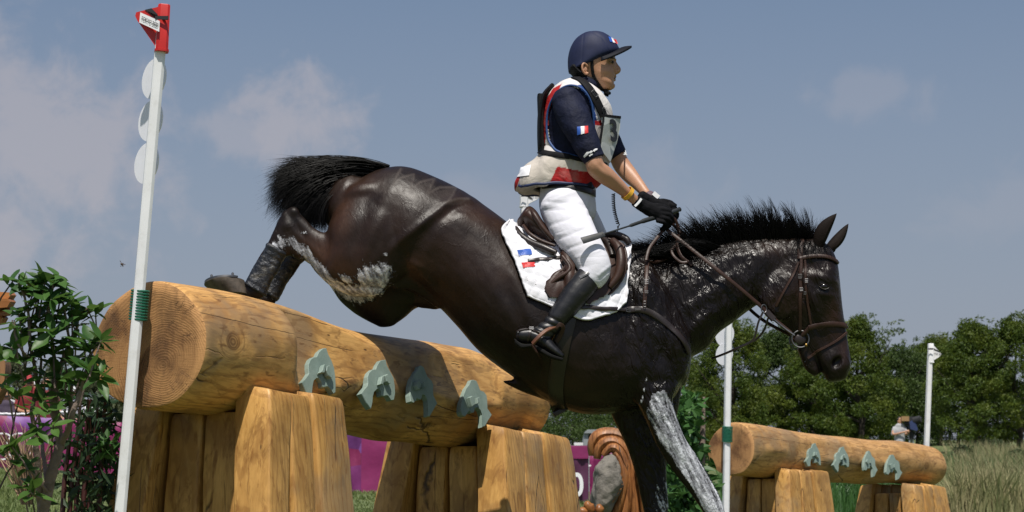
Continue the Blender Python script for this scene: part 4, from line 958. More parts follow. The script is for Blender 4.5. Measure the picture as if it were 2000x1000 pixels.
def mane(u, rs):
    n = len(u); x0 = 1240+345*u; y0 = np.interp(x0, crest_x, crest_y)+rs.uniform(-1, 7, n)
    top = np.interp(x0, [1240, 1300, 1340, 1380, 1430, 1480, 1530, 1585], [30, 52, 68, 78, 80, 80, 72, 34])
    L = .86*top*(.5+.62*rs.beta(1.6, 2.4, n))*(1+.07*np.sin(x0*.11)+.10*np.sin(x0*.37))
    lean = np.interp(x0, [1240, 1330, 1400, 1480, 1540, 1585], [-58, -46, -34, -18, -4, 4])+rs.normal(0, 10, n)+5*np.sin(x0*.23)
    curl = rs.normal(4, 8, n)
    p0 = np.stack([x0, y0], 1); p1 = p0+np.stack([lean*.12, -L*.45], 1); p2 = p0+np.stack([lean*.55, -L*.8], 1); p3 = p0+np.stack([lean+curl, -L], 1)
    return [p0, p1, p2, p3, rs.normal(0, .020, n), (.7, 1.1, 1.5, 1.9)]
hairfield('mane', 3300, mane, .0016)
def mane_wisp(u, rs):
    n = len(u); c = rs.uniform(0, 1, 46)[rs.randint(0, 46, n)]; x0 = 1290+290*c+rs.normal(0, 3.5, n); y0 = np.interp(x0, crest_x, crest_y); h = np.interp(x0, [1280, 1340, 1400, 1480, 1530, 1585], [46, 58, 68, 76, 74, 56])*(.8+.3*np.sin(c*977))*rs.uniform(.85, 1.1, n)
    l = np.interp(x0, [1290, 1400, 1500, 1585], [-44, -30, -14, -22])+14*np.sin(c*531)+rs.normal(0, 3, n); p0 = np.stack([x0, y0], 1); p3 = p0+np.stack([l, -h], 1); p1 = p0+np.stack([l*.05, -h*.4], 1); p2 = p0+np.stack([l*.45, -h*.82], 1)
    return [p0, p1, p2, p3, rs.normal(0, .018, n), (.7, 1.1, 1.5, 1.9)]
hairfield('mane', 620, mane_wisp, .0014)
def mane_low(u, rs):
    n = len(u); x0 = 1300+110*u; y0 = np.interp(x0, crest_x, crest_y)+4
    p0 = np.stack([x0, y0], 1); p1 = p0+np.stack([-25*np.ones(n), -14*np.ones(n)], 1); p2 = p0+np.stack([rs.uniform(-75, -40, n), rs.uniform(-24, -2, n)], 1); p3 = p0+np.stack([rs.uniform(-98, -55, n), rs.uniform(-16, 4, n)], 1)
    return [p0, p1, p2, p3, np.abs(rs.normal(-.015, .03, n))*-1, (.9, 1.4, 1.8, 2.0)]
hairfield('mane', 520, mane_low, .0015)
def forelock(u, rs):
    n = len(u); x0 = 1572+32*u; y0 = 470+rs.uniform(-4, 6, n); a = rs.rand(n)
    tx = np.where(a < .6, rs.uniform(1546, 1590, n), rs.uniform(1590, 1614, n)); ty = np.where(a < .6, 398+(tx-1556)*.35+rs.uniform(0, 46, n), rs.uniform(420, 458, n))
    p0 = np.stack([x0, y0], 1); p3 = np.stack([tx, ty], 1); p1 = p0*.7+p3*.3+np.array([-6, 4]); p2 = p0*.35+p3*.65+np.stack([rs.uniform(-8, 4, n), rs.uniform(-2, 8, n)], 1)
    return [p0, p1, p2, p3, rs.normal(0, .02, n), (.8, 1, 1.3, 1.6)]
hairfield('forelock', 110, forelock, .0014)
def poll(u, rs):
    n = len(u); x0 = 1560+60*u; y0 = 470+14*u+rs.uniform(-3, 4, n); p0 = np.stack([x0, y0], 1); p3 = p0+np.stack([rs.uniform(-26, 20, n), rs.uniform(10, 34, n)], 1); p1 = p0+np.array([-6, -9]); p2 = (p0+p3)/2+np.array([-8, -4])
    return [p0, p1, p2, p3, -np.abs(rs.normal(.05, .02, n)), (.4, .9, 1.25, 1.6)]
hairfield('forelock', 260, poll, .0015)
def tail(u, rs):
    n = len(u); s_ = rs.rand(n)                                # s_: 0 upper edge .. 1 lower edge
    x0 = 762-58*s_-rs.uniform(0, 10, n); y0 = 322+36*s_**1.1+rs.uniform(0, 6, n)
    e = rs.uniform(0, 1, n)
    p0 = np.stack([x0, y0], 1)
    p1 = np.stack([700-34*s_, 306+60*s_+rs.normal(0, 4, n)], 1)
    p2 = np.stack([596+30*s_+rs.normal(0, 12, n), 300+86*s_+rs.normal(0, 7, n)], 1)
    ex = np.interp(s_, [0, .25, .5, .75, 1], [536, 530, 548, 590, 634])+rs.normal(0, 9, n)*(1+1.5*(rs.rand(n) < .12))+26*e*s_; ey = np.interp(s_, [0, .25, .5, .75, 1], [345, 395, 430, 442, 446])+rs.normal(0, 15, n)-10*e
    p3 = np.stack([ex, ey], 1)
    return [p0, p1, p2, p3, rs.normal(0, .035, n), (.5, 1.0, 1.5, 1.9)]
hairfield('tail', 4200, tail, .0019)
def tail2(u, rs):
    n = len(u); p0 = np.stack([rs.uniform(640, 740, n), rs.uniform(318, 350, n)], 1); p1 = np.stack([rs.uniform(590, 640, n), rs.uniform(302, 340, n)], 1); p2 = np.stack([rs.uniform(520, 560, n), rs.uniform(318, 372, n)], 1); p3 = np.stack([rs.uniform(514, 550, n), rs.uniform(335, 440, n)], 1)
    return [p0, p1, p2, p3, rs.normal(0, .04, n), (.8, 1.2, 1.5, 1.7)]
hairfield('tail', 420, tail2, .0013)
def tail3(u, rs):
    n = len(u); p0 = np.stack([rs.uniform(590, 720, n), rs.uniform(312, 325, n)], 1); p3 = p0+np.stack([rs.uniform(-60, -20, n), rs.uniform(-10, 14, n)], 1); p1 = p0+np.array([-14, -6]); p2 = (p0+p3)/2+np.array([-8, -5])
    return [p0, p1, p2, p3, rs.normal(0, .03, n), (1, 1.1, 1.2, 1.3)]
hairfield('tail', 300, tail3, .0013)
def tail4(u, rs):
    n = len(u); p0 = np.stack([rs.uniform(640, 690, n), rs.uniform(350, 400, n)], 1); p1 = p0+np.array([-26, 4]); p3 = np.stack([rs.uniform(586, 640, n), rs.uniform(415, 452, n)], 1); p2 = (p0+p3)/2+np.array([-22, 6])
    return [p0, p1, p2, p3, rs.normal(.02, .035, n), (1, 1.1, 1.2, 1.3)]
hairfield('tail', 700, tail4, .0018)
# leg boots on the hind cannons
def legboot(L, Y, label):
    mb = MB(); ribs(mb, L, Y, k=6, n=30, exp=2.3, dome=(.0, 0)); 
    me, V, N = remesh(mb, .004, 3); q = proj(V)
    a = np.array([L[0][0]+L[0][2], L[0][1]+L[0][3]])/2; b = np.array([L[-1][0]+L[-1][2], L[-1][1]+L[-1][3]])/2; t = ((q-a)@(b-a))/((b-a)@(b-a))
    d = .0007*np.sin(t*46)+.0008*np.sign(np.sin(t*17))+.0020*vnoise(V, 22, .7)+.004*(np.exp(-((t-.04)/.05)**2)+np.exp(-((t-.96)/.05)**2))
    V = V+N*d[:, None]; o = finish(me, V, 'leg_boot', M['boot_black']); tag(o, label, 'leg boot', 'protective boots on the hind legs'); return o
legboot([(524, 474, 560, 496, .038, -.13, 0), (508, 502, 548, 520, .038, -.13, 0), (492, 528, 534, 545, .038, -.13, 0), (478, 554, 518, 580, .040, -.13, 0)], HY, 'scuffed black leg boot on the horse\'s near hind leg, studded shoe beside it')
legboot([(562, 470, 594, 510, .037, .13, 0), (548, 500, 580, 522, .037, .13, 0), (532, 530, 562, 552, .038, .13, 0), (512, 562, 540, 590, .040, .13, 0)], HY, 'dark leg boot on the far hind leg, behind the scuffed one')
# ------------------------------------------------------------------ draping straps and cloth over a body
def hitp(px, py, bvh, off, fallY=HY-.03, maxY=HY+.05):
    h = bvh.ray_cast(CAM, raydir(px, py))
    if h[0] is None or h[0].y > maxY+1: return P(px, py, fallY), Vector((0, -1, 0)), False
    n = h[1] if h[1].dot(raydir(px, py)) < 0 else -h[1]
    return h[0]+n*off, n, True
def twin(o, name, parent):
    me = o.data.copy()
    for v in me.vertices: v.co.y = 2*HY-v.co.y
    me.flip_normals(); me.name = name
    q = bpy.data.objects.new(name, me); COL.objects.link(q); q.parent = o.parent; q.matrix_parent_inverse = o.matrix_parent_inverse.copy(); return q
def smooth_pts(pts, it=2):
    pts = [Vector(p) for p in pts]
    for _ in range(it): pts = [pts[0]]+[(pts[i-1]+pts[i]*2+pts[i+1])/4 for i in range(1, len(pts)-1)]+[pts[-1]]
    return pts
def ribbon(mb, pts, nrms, w, th, mir=False):
    rings = []
    for i, p in enumerate(pts):
        t = (pts[min(i+1, len(pts)-1)]-pts[max(i-1, 0)]).normalized(); n = nrms[i]; n = (n-t*n.dot(t)).normalized(); b = t.cross(n)
        ww = w[i] if isinstance(w, (list, tuple)) else w
        rings.append([p+b*ww/2*a+n*th/2*c for a, c in ((-1, -1), (1, -1), (1, .4), (.8, 1), (-.8, 1), (-1, .4))])
    if mir: rings = [[Vector((q.x, 2*HY-q.y, q.z)) for q in r] for r in rings]
    return mb.grid(rings)
def strap(name, px, w, mat, parent, bvh=None, off=.004, th=.005, k=8, mirror=False, yoff=None, lift=0.0, sm=2, build=True, mb=None):
    C = catmull(px, k); pts = []; ns = []
    for c in C:
        p, n, ok = hitp(c[0], c[1], bvh, off) if bvh is not None else (P(c[0], c[1], HY+(c[2] if len(c) > 2 else yoff)), Vector((0, -1, 0)), True)
        pts.append(p); ns.append(n)
    pts = smooth_pts(pts, sm); ns = smooth_pts(ns, 4)
    mb = mb or MB(); ribbon(mb, pts, ns, w, th)
    if mirror and not build: ribbon(mb, pts, ns, w, th, True)
    if not build: return mb
    o = mb.build(name, mat, parent, True, 50)
    if mirror: twin(o, name, parent)
    return o
def drape_poly(name, poly, off, th, mat, parent, bvh, rings=7, dens=5.0, edge=.6, fallY=HY-.03, relief=None, subtle=.0, mirror=False):
    """a sheet whose outline is given in the picture, laid over a body and given thickness"""
    pl = [np.array(p, float) for p in poly]; out = []
    for i in range(len(pl)):
        a, b = pl[i], pl[(i+1) % len(pl)]; n = max(1, int(np.linalg.norm(b-a)/dens))
        for j in range(n): out.append(a+(b-a)*j/n)
    c = sum(out)/len(out); N_ = len(out); V = []; W = []
    ks = [1-(i/rings) for i in range(rings)]
    for k in ks:
        for p in out:
            q = c+(p-c)*k; h, n, ok = hitp(q[0], q[1], bvh, 0, fallY)
            r = relief(q) if relief else 0; e = 1-edge*max(0, (k-.93)/.07) if k > .93 else 1
            V.append(h+n*(off+th*e+r)); W.append(h+n*off)
    h, n, ok = hitp(c[0], c[1], bvh, 0, fallY); V.append(h+n*(off+th+(relief(c) if relief else 0))); W.append(h+n*off)
    # relax
    def relax(A):
        for _ in range(3):
            B = list(A)
            for i in range(1, rings-1):
                for j in range(N_):
                    a = i*N_; B[a+j] = (A[a+j]*2+A[a-N_+j]+A[a+N_+j])/4*.7+(A[a+(j-1) % N_]+A[a+(j+1) % N_])/2*.3
            A = B
        return A
    if not relief: V = relax(V)
    Fc = []
    for i in range(rings-1):
        for j in range(N_): Fc.append((i*N_+j, i*N_+(j+1) % N_, (i+1)*N_+(j+1) % N_, (i+1)*N_+j))
    for j in range(N_): Fc.append(((rings-1)*N_+j, (rings-1)*N_+(j+1) % N_, rings*N_))
    nV = len(V); VV = V+W[:N_]; Fc += [(nV+j, nV+(j+1) % N_, (j+1) % N_, j) for j in range(N_)]
    o = mesh(name, VV, Fc, mat, parent, True, 50)
    if mirror: twin(o, name, parent)
    return o

# ------------------------------------------------------------------ saddle pad
pad = empty('saddle_pad', P(1130, 520, HY), 'white quilted saddle pad with a small tricolour on its rear corner, under the saddle', 'saddle pad')
def coons(u, v):
    top = catmull([(989, 437), (1020, 446), (1060, 468), (1120, 480), (1180, 474), (1229, 470)], 10); bot = catmull([(1029, 581), (1062, 593), (1100, 611), (1141, 627), (1180, 618), (1197, 612), (1220, 594)], 10)
    lef = catmull([(989, 437), (976, 453), (988, 482), (1002, 510), (1016, 548), (1029, 581)], 10); rig = catmull([(1229, 470), (1232, 495), (1231, 518), (1227, 556), (1220, 594)], 10)
    def at(C, t): f = t*(len(C)-1); i = min(int(f), len(C)-2); return C[i]*(1-(f-i))+C[i+1]*(f-i)
    return (1-v)*at(top, u)+v*at(bot, u)+(1-u)*at(lef, v)+u*at(rig, v)-((1-u)*(1-v)*np.array(top[0])+u*(1-v)*np.array(top[-1])+(1-u)*v*np.array(bot[0])+u*v*np.array(bot[-1]))
NU, NVp = 66, 46; V = []
for i in range(NU+1):
    for j in range(NVp+1):
        q = coons(i/NU, j/NVp); h, n, ok = hitp(q[0], q[1], hbvh, .010, HY-.06)
        ql = abs(math.sin((q[0]+q[1]*.55)/9.5*1.5)); qr = abs(math.sin((q[1]*1.0-q[0]*.35)/10.5*1.5)); r = .0075*min(1, min(ql, qr)*1.7)
        ed = min(i/NU, 1-i/NU, 1-j/NVp); r += .004*math.exp(-(ed/.02)**2)
        V.append(h+n*(r+.004))
def relaxg(V, nu, nv, it):
    for _ in range(it):
        B = list(V)
        for i in range(1, nu):
            for j in range(1, nv):
                a = i*(nv+1)+j; B[a] = V[a]*.5+(V[a-1]+V[a+1]+V[a-nv-1]+V[a+nv+1])*.125
        V = B
    return V
pass
Fc = [(i*(NVp+1)+j, i*(NVp+1)+j+1, (i+1)*(NVp+1)+j+1, (i+1)*(NVp+1)+j) for i in range(NU) for j in range(NVp)]
# over the spine to the far side
mid = [Vector((V[i*(NVp+1)].x, HY, V[i*(NVp+1)].z+.022)) for i in range(NU+1)]
b0 = len(V); VV = V+mid+[Vector((p.x, 2*HY-p.y, p.z)) for p in V]; b1 = b0+NU+1
Fc += [(i*(NVp+1), (i+1)*(NVp+1), b0+i+1, b0+i) for i in range(NU)]+[(b0+i, b0+i+1, b1+(i+1)*(NVp+1), b1+i*(NVp+1)) for i in range(NU)]
Fc += [(b1+i*(NVp+1)+j, b1+(i+1)*(NVp+1)+j, b1+(i+1)*(NVp+1)+j+1, b1+i*(NVp+1)+j+1) for i in range(NU) for j in range(NVp)]
po = mesh('pad_cloth', VV, Fc, M['pad_white'], pad); sm = po.modifiers.new('s', 'SOLIDIFY'); sm.thickness = .009; sm.offset = 0
padbvh = BVHTree.FromPolygons(VV, Fc)
def merged_bvh(*L):
    V = []; F_ = []
    for v, f in L: b = len(V); V += [Vector(p) for p in v]; F_ += [tuple(i+b for i in q) for q in f]
    return BVHTree.FromPolygons(V, F_)
hFc = [tuple(p.vertices) for p in hme.polygons]; hVl = [Vector(v) for v in hV]
hpb = merged_bvh((hVl, hFc), (VV, Fc))
edge = [(989, 437), (976, 453), (988, 482), (1002, 510), (1016, 548), (1029, 581), (1062, 593), (1100, 611), (1141, 627), (1180, 618), (1197, 612), (1220, 594), (1227, 556), (1231, 518), (1232, 495), (1229, 474)]
C = catmull(edge, 7); pts = smooth_pts([hitp(c[0]+(1 if c[0] < 1100 else -1), c[1]-1, padbvh, .003, HY-.1)[0] for c in C], 2)
mb = MB(); mb.tube(pts, .0055, 8); twin(mb.build('binding', simple('grey_white_binding', (.60, .58, .60), .7, .1), pad), 'binding', pad)
for nm, m_, pg in (('blue_bar', 'blue_print', [(1010, 490), (1036, 487), (1038, 498), (1013, 501)]), ('red_bar', 'red_print', [(1018, 514), (1044, 511), (1046, 521), (1021, 524)])):
    drape_poly(nm, pg, .006, .0015, M[m_], pad, padbvh, rings=3)
# ------------------------------------------------------------------ saddle
sad = empty('saddle', P(1110, 470, HY), 'brown leather jumping saddle with knee rolls, on the white pad under the rider', 'saddle')
mb = MB()
ribs(mb, [(1010, 432, 1012, 442, .10, 0, 0), (1030, 406, 1020, 450, .165, 0, 0), (1046, 412, 1034, 464, .185, 0, 0), (1062, 436, 1056, 480, .18, 0, 0), (1085, 456, 1080, 494, .16, 0, 0), (1118, 468, 1114, 502, .13, 0, 0), (1150, 468, 1148, 506, .11, 0, 0), (1180, 462, 1178, 505, .10, 0, 0), (1204, 460, 1206, 500, .08, 0, 0), (1222, 466, 1224, 486, .055, 0, 0)], HY, k=5, n=26, dome=(.4, .6))
me_, V_, N_m = remesh(mb, .006, 3); seat = finish(me_, V_, 'seat', M['leather_brown'], sad)
def roll(name, pts, r, mat, mirror=True, n=10):
    C = catmull(pts, 6); P3 = [P(c[0], c[1], HY+c[2]) for c in C]; mb = MB(); rr = [r*(.55+.45*math.sin(math.pi*min(1, max(0, (i+1.5)/(len(C)+1.5))))**.5) for i in range(len(C))]; mb.tube(P3, rr, n)
    o = mb.build(name, mat, sad)
    if mirror: twin(o, name, sad)
    return o
roll('cantle_roll', [(1015, 442, -.10), (1026, 418, -.15), (1036, 411, -.14), (1044, 420, -.18), (1058, 442, -.20), (1080, 468, -.21)], .014, M['leather_brown'], n=12)
roll('panel', [(1006, 446, -.13), (1016, 460, -.17), (1036, 474, -.20), (1062, 484, -.23), (1086, 494, -.25)], .020, M['leather_dark'], n=12)
roll('seam_roll', [(1022, 440, -.14), (1034, 456, -.19), (1056, 470, -.215), (1084, 480, -.235)], .010, M['leather_brown'])
flapo = drape_poly('flap', [(1092, 486), (1130, 482), (1186, 466), (1216, 476), (1222, 500), (1219, 532), (1206, 556), (1184, 577), (1150, 595), (1122, 596), (1104, 574), (1100, 530)], .018, .012, M['leather_brown'], sad, hpb, rings=8, mirror=True)
sbv = merged_bvh((hVl, hFc), (VV, Fc), ([v.co for v in flapo.data.vertices], [tuple(p.vertices) for p in flapo.data.polygons]))
drape_poly('rear_flap', [(1090, 488), (1112, 500), (1122, 520), (1120, 545), (1106, 568), (1088, 583), (1072, 582), (1064, 570), (1068, 552), (1084, 534), (1104, 520)], .012, .012, M['leather_brown'], sad, sbv, rings=6, mirror=True)
roll('rear_roll', [(1098, 500, -.29), (1112, 520, -.31), (1108, 532, -.32), (1086, 546, -.32), (1070, 562, -.32), (1070, 578, -.32), (1084, 582, -.32)], .012, M['leather_brown'])
roll('knee_roll', [(1196, 470, -.17), (1209, 486, -.21), (1213, 512, -.245), (1206, 540, -.26), (1190, 562, -.27)], .024, M['leather_brown'], n=12)
roll('flap_edge', [(1188, 466, -.16), (1214, 476, -.18), (1223, 500, -.22), (1220, 532, -.245), (1206, 558, -.26), (1184, 579, -.27), (1150, 597, -.28)], .007, M['leather_brown'])
roll('pommel', [(1180, 462, -.04), (1200, 458, -.06), (1222, 466, -.08), (1228, 476, -.09)], .018, M['leather_dark'], n=12)
roll('panel', [(1170, 404+62, -.09), (1187, 474, -.13), (1196, 500, -.20)], .018, M['leather_dark'], n=12)
strap('billet_strap', [(1030, 511), (1050, 508), (1075, 507), (1096, 504)], .018, M['leather_dark'], sad, padbvh, .009, .004)
# girth
girth = strap('girth', [(1118, 588), (1108, 630), (1098, 672), (1090, 715), (1086, 752), (1090, 790), (1097, 806)], .075, M['leather_dark'], None, hbvh, .008, .012, mirror=False); gtw = twin(girth, 'far_girth', None); gtw.parent = girth; tag(girth, 'dark leather girth strap round the horse\'s belly, behind the rider\'s boot', 'girth')
# ------------------------------------------------------------------ breastplate
bp = empty('breastplate', P(1260, 600, HY), 'thin dark leather breastplate with small steel buckles across the horse\'s shoulder', 'breastplate')
strap('girth_strap', [(1110, 600), (1150, 602), (1190, 604), (1224, 606)], .020, M['leather_dark'], bp, hpb, .012, .005, mirror=True)
strap('chest_strap', [(1224, 606), (1252, 605), (1280, 616), (1312, 642), (1334, 666), (1345, 690)], .030, M['leather_dark'], bp, hbvh, .006, .007, mirror=True)
strap('shoulder_strap', [(1264, 508), (1263, 530), (1262, 552), (1260, 578), (1258, 606)], .019, M['leather_brown'], bp, hbvh, .006, .005, mirror=True)
strap('neck_strap', [(1258, 502), (1272, 514), (1294, 510), (1316, 503), (1340, 512), (1352, 520)], .016, M['leather_brown'], bp, hbvh, .008, .006)
def buckle(px, py, w, h, parent, bvh, off=.012, ang=0, mirror=True, name='buckle'):
    p, n, ok = hitp(px, py, bvh, off); ux = Vector((math.cos(R(ang)), 0, -math.sin(R(ang)))); ux = (ux-n*ux.dot(n)).normalized(); uy = n.cross(ux)
    q = [p+ux*a*w/2+uy*b*h/2 for a, b in ((-1, -1), (1, -1), (1, 1), (-1, 1), (-1, -1))]; mb = MB()
    for a, b in zip(q[:-1], q[1:]): mb.tube([a, b], .0014, 6)
    mb.tube([p-ux*w/2, p+ux*w/2], .0011, 6)
    return mb.build(name, M['steel'], parent)
for q in ((1262, 553, .018, .022), (1261, 572, .016, .012), (1259, 594, .010, .026), (1224, 607, .02, .018), (1248, 605, .03, .008)): buckle(q[0], q[1], q[2], q[3], bp, hbvh, .016)
# ------------------------------------------------------------------ bridle
br = empty('bridle', P(1590, 560, HY), 'brown leather bridle with a loose ring bit and reins on the horse\'s head', 'bridle')
LB, LD = M['leather_brown'], M['leather_dark']
for nm, px, w, off in (('browband', [(1562, 506), (1580, 502), (1604, 501), (1622, 505), (1636, 514)], .020, .008), ('headpiece', [(1566, 470), (1563, 486), (1563, 506)], .026, .006),
                       ('cheekpiece', [(1565, 508), (1564, 540), (1563, 575), (1563, 615), (1563, 646)], .016, .009), ('cheekpiece', [(1572, 508), (1573, 530), (1574, 556), (1577, 584), (1580, 615), (1584, 634)], .012, .007),
                       ('throatlash', [(1560, 512), (1552, 532), (1538, 556), (1524, 582), (1516, 598)], .011, .005), ('noseband', [(1580, 640), (1596, 636), (1620, 633), (1640, 634), (1652, 638)], .025, .009),
                       ('noseband', [(1584, 636), (1572, 650), (1558, 662), (1548, 664)], .02, .006), ('flash_strap', [(1652, 650), (1636, 664), (1616, 676), (1598, 685), (1586, 694), (1578, 700)], .012, .006)):
    strap(nm, px, w, LB, br, hbvh, off, .006, mirror=True)
for q in ((1564, 540, .018, .018), (1564, 566, .016, .014), (1575, 549, .014, .016), (1575, 572, .012, .012)): buckle(q[0], q[1], q[2], q[3], br, hbvh, .015)
for px in (1560, 1566, 1572): pass
hit, n, ok = hitp(1565, 661, hbvh, .012); mb = MB()
for s_ in (0,):
    c = hit; rg = [c+Vector((math.cos(a)*.041, .004*math.cos(a)*(1 if s_ else -1), math.sin(a)*.041)) for a in np.linspace(0, 2*math.pi, 33)]
    mb.tube(rg, .0036, 8, cap=False)
bit = mb.build('bit_ring', M['steel'], br); twin(bit, 'bit_ring', br)
MB().sphere(hit+Vector((.026, -.006, -.030)), .008, .007, .008).build('bit_joint', simple('brass', (.4, .25, .08), .3, .1, metal=1.0), bit)
MB().sphere(hit+Vector((.0, .004, -.002)), .030, .008, .028).build('bit_guard', LD, bit)
# reins: from the fists over the neck to the bit
def free_strap(name, pts, w, mat, parent, clear=.016, th=.005, k=9, n=None, sm=1):
    C = catmull(pts, k); out = []
    for c in C:
        p = P(c[0], c[1], HY+c[2]); h = hbvh.ray_cast(CAM, raydir(c[0], c[1]))
        if h[0] is not None and h[0].y-clear < p.y and c[2] < .02: p = P(c[0], c[1], h[0].y-clear)
        out.append(p)
    out = smooth_pts(out, sm); mb = MB(); ribbon(mb, out, [Vector(n or (0, -1, .25)).normalized()]*len(out), w, th); return mb.build(name, mat, parent, True, 50)
free_strap('rein', [(1297, 444, -.06), (1340, 478, -.10), (1400, 526, -.14), (1450, 567, -.13), (1488, 600, -.10), (1505, 617, -.09), (1545, 650, -.085)], .018, LB, br)
free_strap('rein', [(1312, 436, .05), (1360, 486, .12), (1400, 540, .15), (1450, 590, .13), (1490, 625, .10), (1545, 655, .085)], .016, LB, br)
free_strap('rein_end', [(1299, 446, -.06), (1282, 466, -.10), (1268, 486, -.14), (1262, 508, -.17)], .016, LB, br)
free_strap('rein_end', [(1312, 422, .0), (1322, 436, .0), (1326, 456, -.02), (1322, 478, -.09), (1330, 500, -.13), (1344, 512, -.14)], .016, LB, br, n=(-.5, -1, 0))
free_strap('rein_loop', [(1320, 480, -.09), (1312, 488, -.11), (1316, 500, -.13), (1330, 512, -.14), (1342, 512, -.14)], .014, LB, br)
# martingale rings and the hanging fork strap
mart = MB()
c = P(1492, 603, HY-.10); rg = [c+Vector((math.cos(a)*.014, .006*math.cos(a), math.sin(a)*.020)) for a in np.linspace(0, 2*math.pi, 21)]; mart.tube(rg, .0028, 6, cap=False); mart.build('martingale_ring', M['steel'], br)
free_strap('martingale_strap', [(1490, 610, -.10), (1481, 630, -.10), (1475, 655, -.09), (1466, 668, -.08), (1440, 680, -.05), (1412, 692, .0), (1390, 700, .04)], .010, LD, br, th=.008)
free_strap('martingale_strap', [(1500, 622, -.07), (1492, 645, -.03), (1478, 662, .0), (1462, 670, .02), (1430, 684, .05)], .010, LD, br, th=.008)
free_strap('rein_stop', [(1497, 608, -.10), (1504, 616, -.10), (1512, 624, -.10)], .030, LD, br, th=.014)
free_strap('steel_clip', [(1512, 624, -.105), (1530, 639, -.10), (1552, 655, -.10)], .007, M['steel'], br, th=.006)

# ------------------------------------------------------------------ rider
rider = empty('rider', P(1110, 420, HY), 'rider in navy jersey, white breeches, tricolour body protector and number bib astride the horse', 'person')
rider.name = 'person'
def infl(L, dp, dw):
    out = []
    for r in L:
        r = list(r); a = np.array(r[:2], float); b = np.array(r[2:4], float); d = (a-b)/np.linalg.norm(a-b); a += d*dp; b -= d*dp; out.append((a[0], a[1], b[0], b[1], r[4]+dw)+tuple(r[5:]))
    return out
def inflL(L, dp): return [(r[0], r[1], r[2]+dp, r[3]+dp/400, r[4]) for r in L]
Torso = [(1118, 160, 1164, 178, .07, 0, 0), (1092, 170, 1176, 190, .14, 0, 0), (1076, 190, 1184, 208, .165, 0, 0), (1068, 222, 1188, 236, .165, 0, 0), (1066, 256, 1184, 268, .152, 0, 0), (1066, 290, 1178, 300, .14, 0, 0), (1064, 322, 1168, 330, .14, 0, 0), (1060, 350, 1164, 356, .155, 0, 0)]
Pelvis = [(1062, 352, 1162, 362, .135, 0, 0), (1057, 378, 1160, 386, .155, 0, 0), (1056, 404, 1162, 408, .178, 0, 0), (1064, 430, 1158, 428, .17, 0, 0), (1082, 452, 1145, 440, .13, 0, 0)]
ArmN = [(1106, 196, 27, .068, -.145), (1115, 218, 30, .072, -.175), (1129, 248, 28, .066, -.20), (1146, 282, 24, .058, -.22), (1161, 312, 19, .048, -.23)]
ForeN = [(1160, 312, 19, .046, -.235), (1164, 328, 20, .046, -.235), (1184, 344, 20, .044, -.21), (1204, 360, 16.5, .038, -.18), (1226, 379, 12.5, .031, -.15), (1246, 396, 11.5, .026, -.12)]
ArmF = [(1140, 206, 28, .072, .165), (1162, 238, 29, .07, .20), (1184, 272, 24, .062, .22), (1206, 306, 19, .05, .225)]
ForeF = [(1206, 306, 18, .045, .225), (1214, 322, 19, .045, .22), (1230, 342, 18, .042, .19), (1248, 362, 14, .034, .14), (1266, 384, 11, .027, .09)]
ThighN = [(1098, 404, 42, .10, -.11), (1114, 438, 41, .098, -.17), (1132, 470, 37, .09, -.225), (1152, 502, 33, .078, -.27), (1162, 526, 30, .07, -.29), (1152, 545, 26, .06, -.30)]
ThighF = [(1112, 404, 42, .10, .11), (1132, 438, 40, .098, .17), (1150, 470, 37, .09, .225), (1168, 502, 33, .078, .27), (1178, 526, 30, .07, .29), (1168, 545, 26, .06, .30)]
ShinN = [(1152, 540, 24, .055, -.30), (1122, 578, 25, .058, -.32), (1096, 612, 19, .048, -.335), (1070, 642, 15, .04, -.345)]
FootN = [(1024, 658, 13, .034, -.35), (1046, 658, 15, .038, -.352), (1066, 672, 12, .042, -.358), (1084, 686, 9.5, .04, -.362), (1094, 694, 7, .034, -.365)]
bm = MB()
Head = [(1128, 80, 1188, 82, .055, 0, 0), (1119, 98, 1199, 98, .072, 0, 0), (1117, 114, 1202, 112, .077, 0, 0), (1119, 128, 1201, 124, .076, 0, 0), (1126, 140, 1201, 134, .072, 0, .0), (1134, 150, 1202, 146, .067, 0, -.1), (1142, 158, 1200, 156, .060, 0, -.15), (1153, 166, 1199, 164, .052, 0, -.2), (1168, 173, 1198, 173, .036, 0, -.2)]
ribs(bm, Head, HY, k=5, n=26, dome=(.8, .3))
limb(bm, [(1146, 146, 23, .055, 0), (1140, 168, 24, .056, 0), (1132, 190, 28, .07, 0)], HY)
ribs(bm, Torso, HY, k=5, n=26, exp=2.3); ribs(bm, Pelvis, HY, k=5, n=26)
for L in (ArmN, ForeN, ArmF, ForeF, ThighN, ThighF): limb(bm, inflL(L, -2), HY, n=18)
for m_ in (False, True): limb(bm, inflL(ShinN, -3), HY, n=16, mir=m_); limb(bm, inflL(FootN, -2), HY, n=16, mir=m_)
HandN = [(1246, 396, 11, .022, -.12), (1262, 405, 13, .022, -.105), (1280, 415, 15, .021, -.09)]; HandF = [(1264, 382, 10, .022, .09), (1276, 396, 12, .022, .075), (1292, 408, 14, .021, .06)]
for L in (HandN, HandF): limb(bm, L, HY, n=14)
me_, V_, N_m = remesh(bm, .0065, 4); q = proj(V_)
sb_ = np.clip(np.abs(N_m[:, 1])*1.3, 0, 1)
def bb(px, py, rx, ry, ang, amp):
    c, s_ = math.cos(R(ang)), math.sin(R(ang)); dx = q[:, 0]-px; dy = q[:, 1]-py; u = (dx*c+dy*s_)/rx; v = (-dx*s_+dy*c)/ry; return (amp*np.exp(-(u*u+v*v))*sb_)[:, None]*N_m
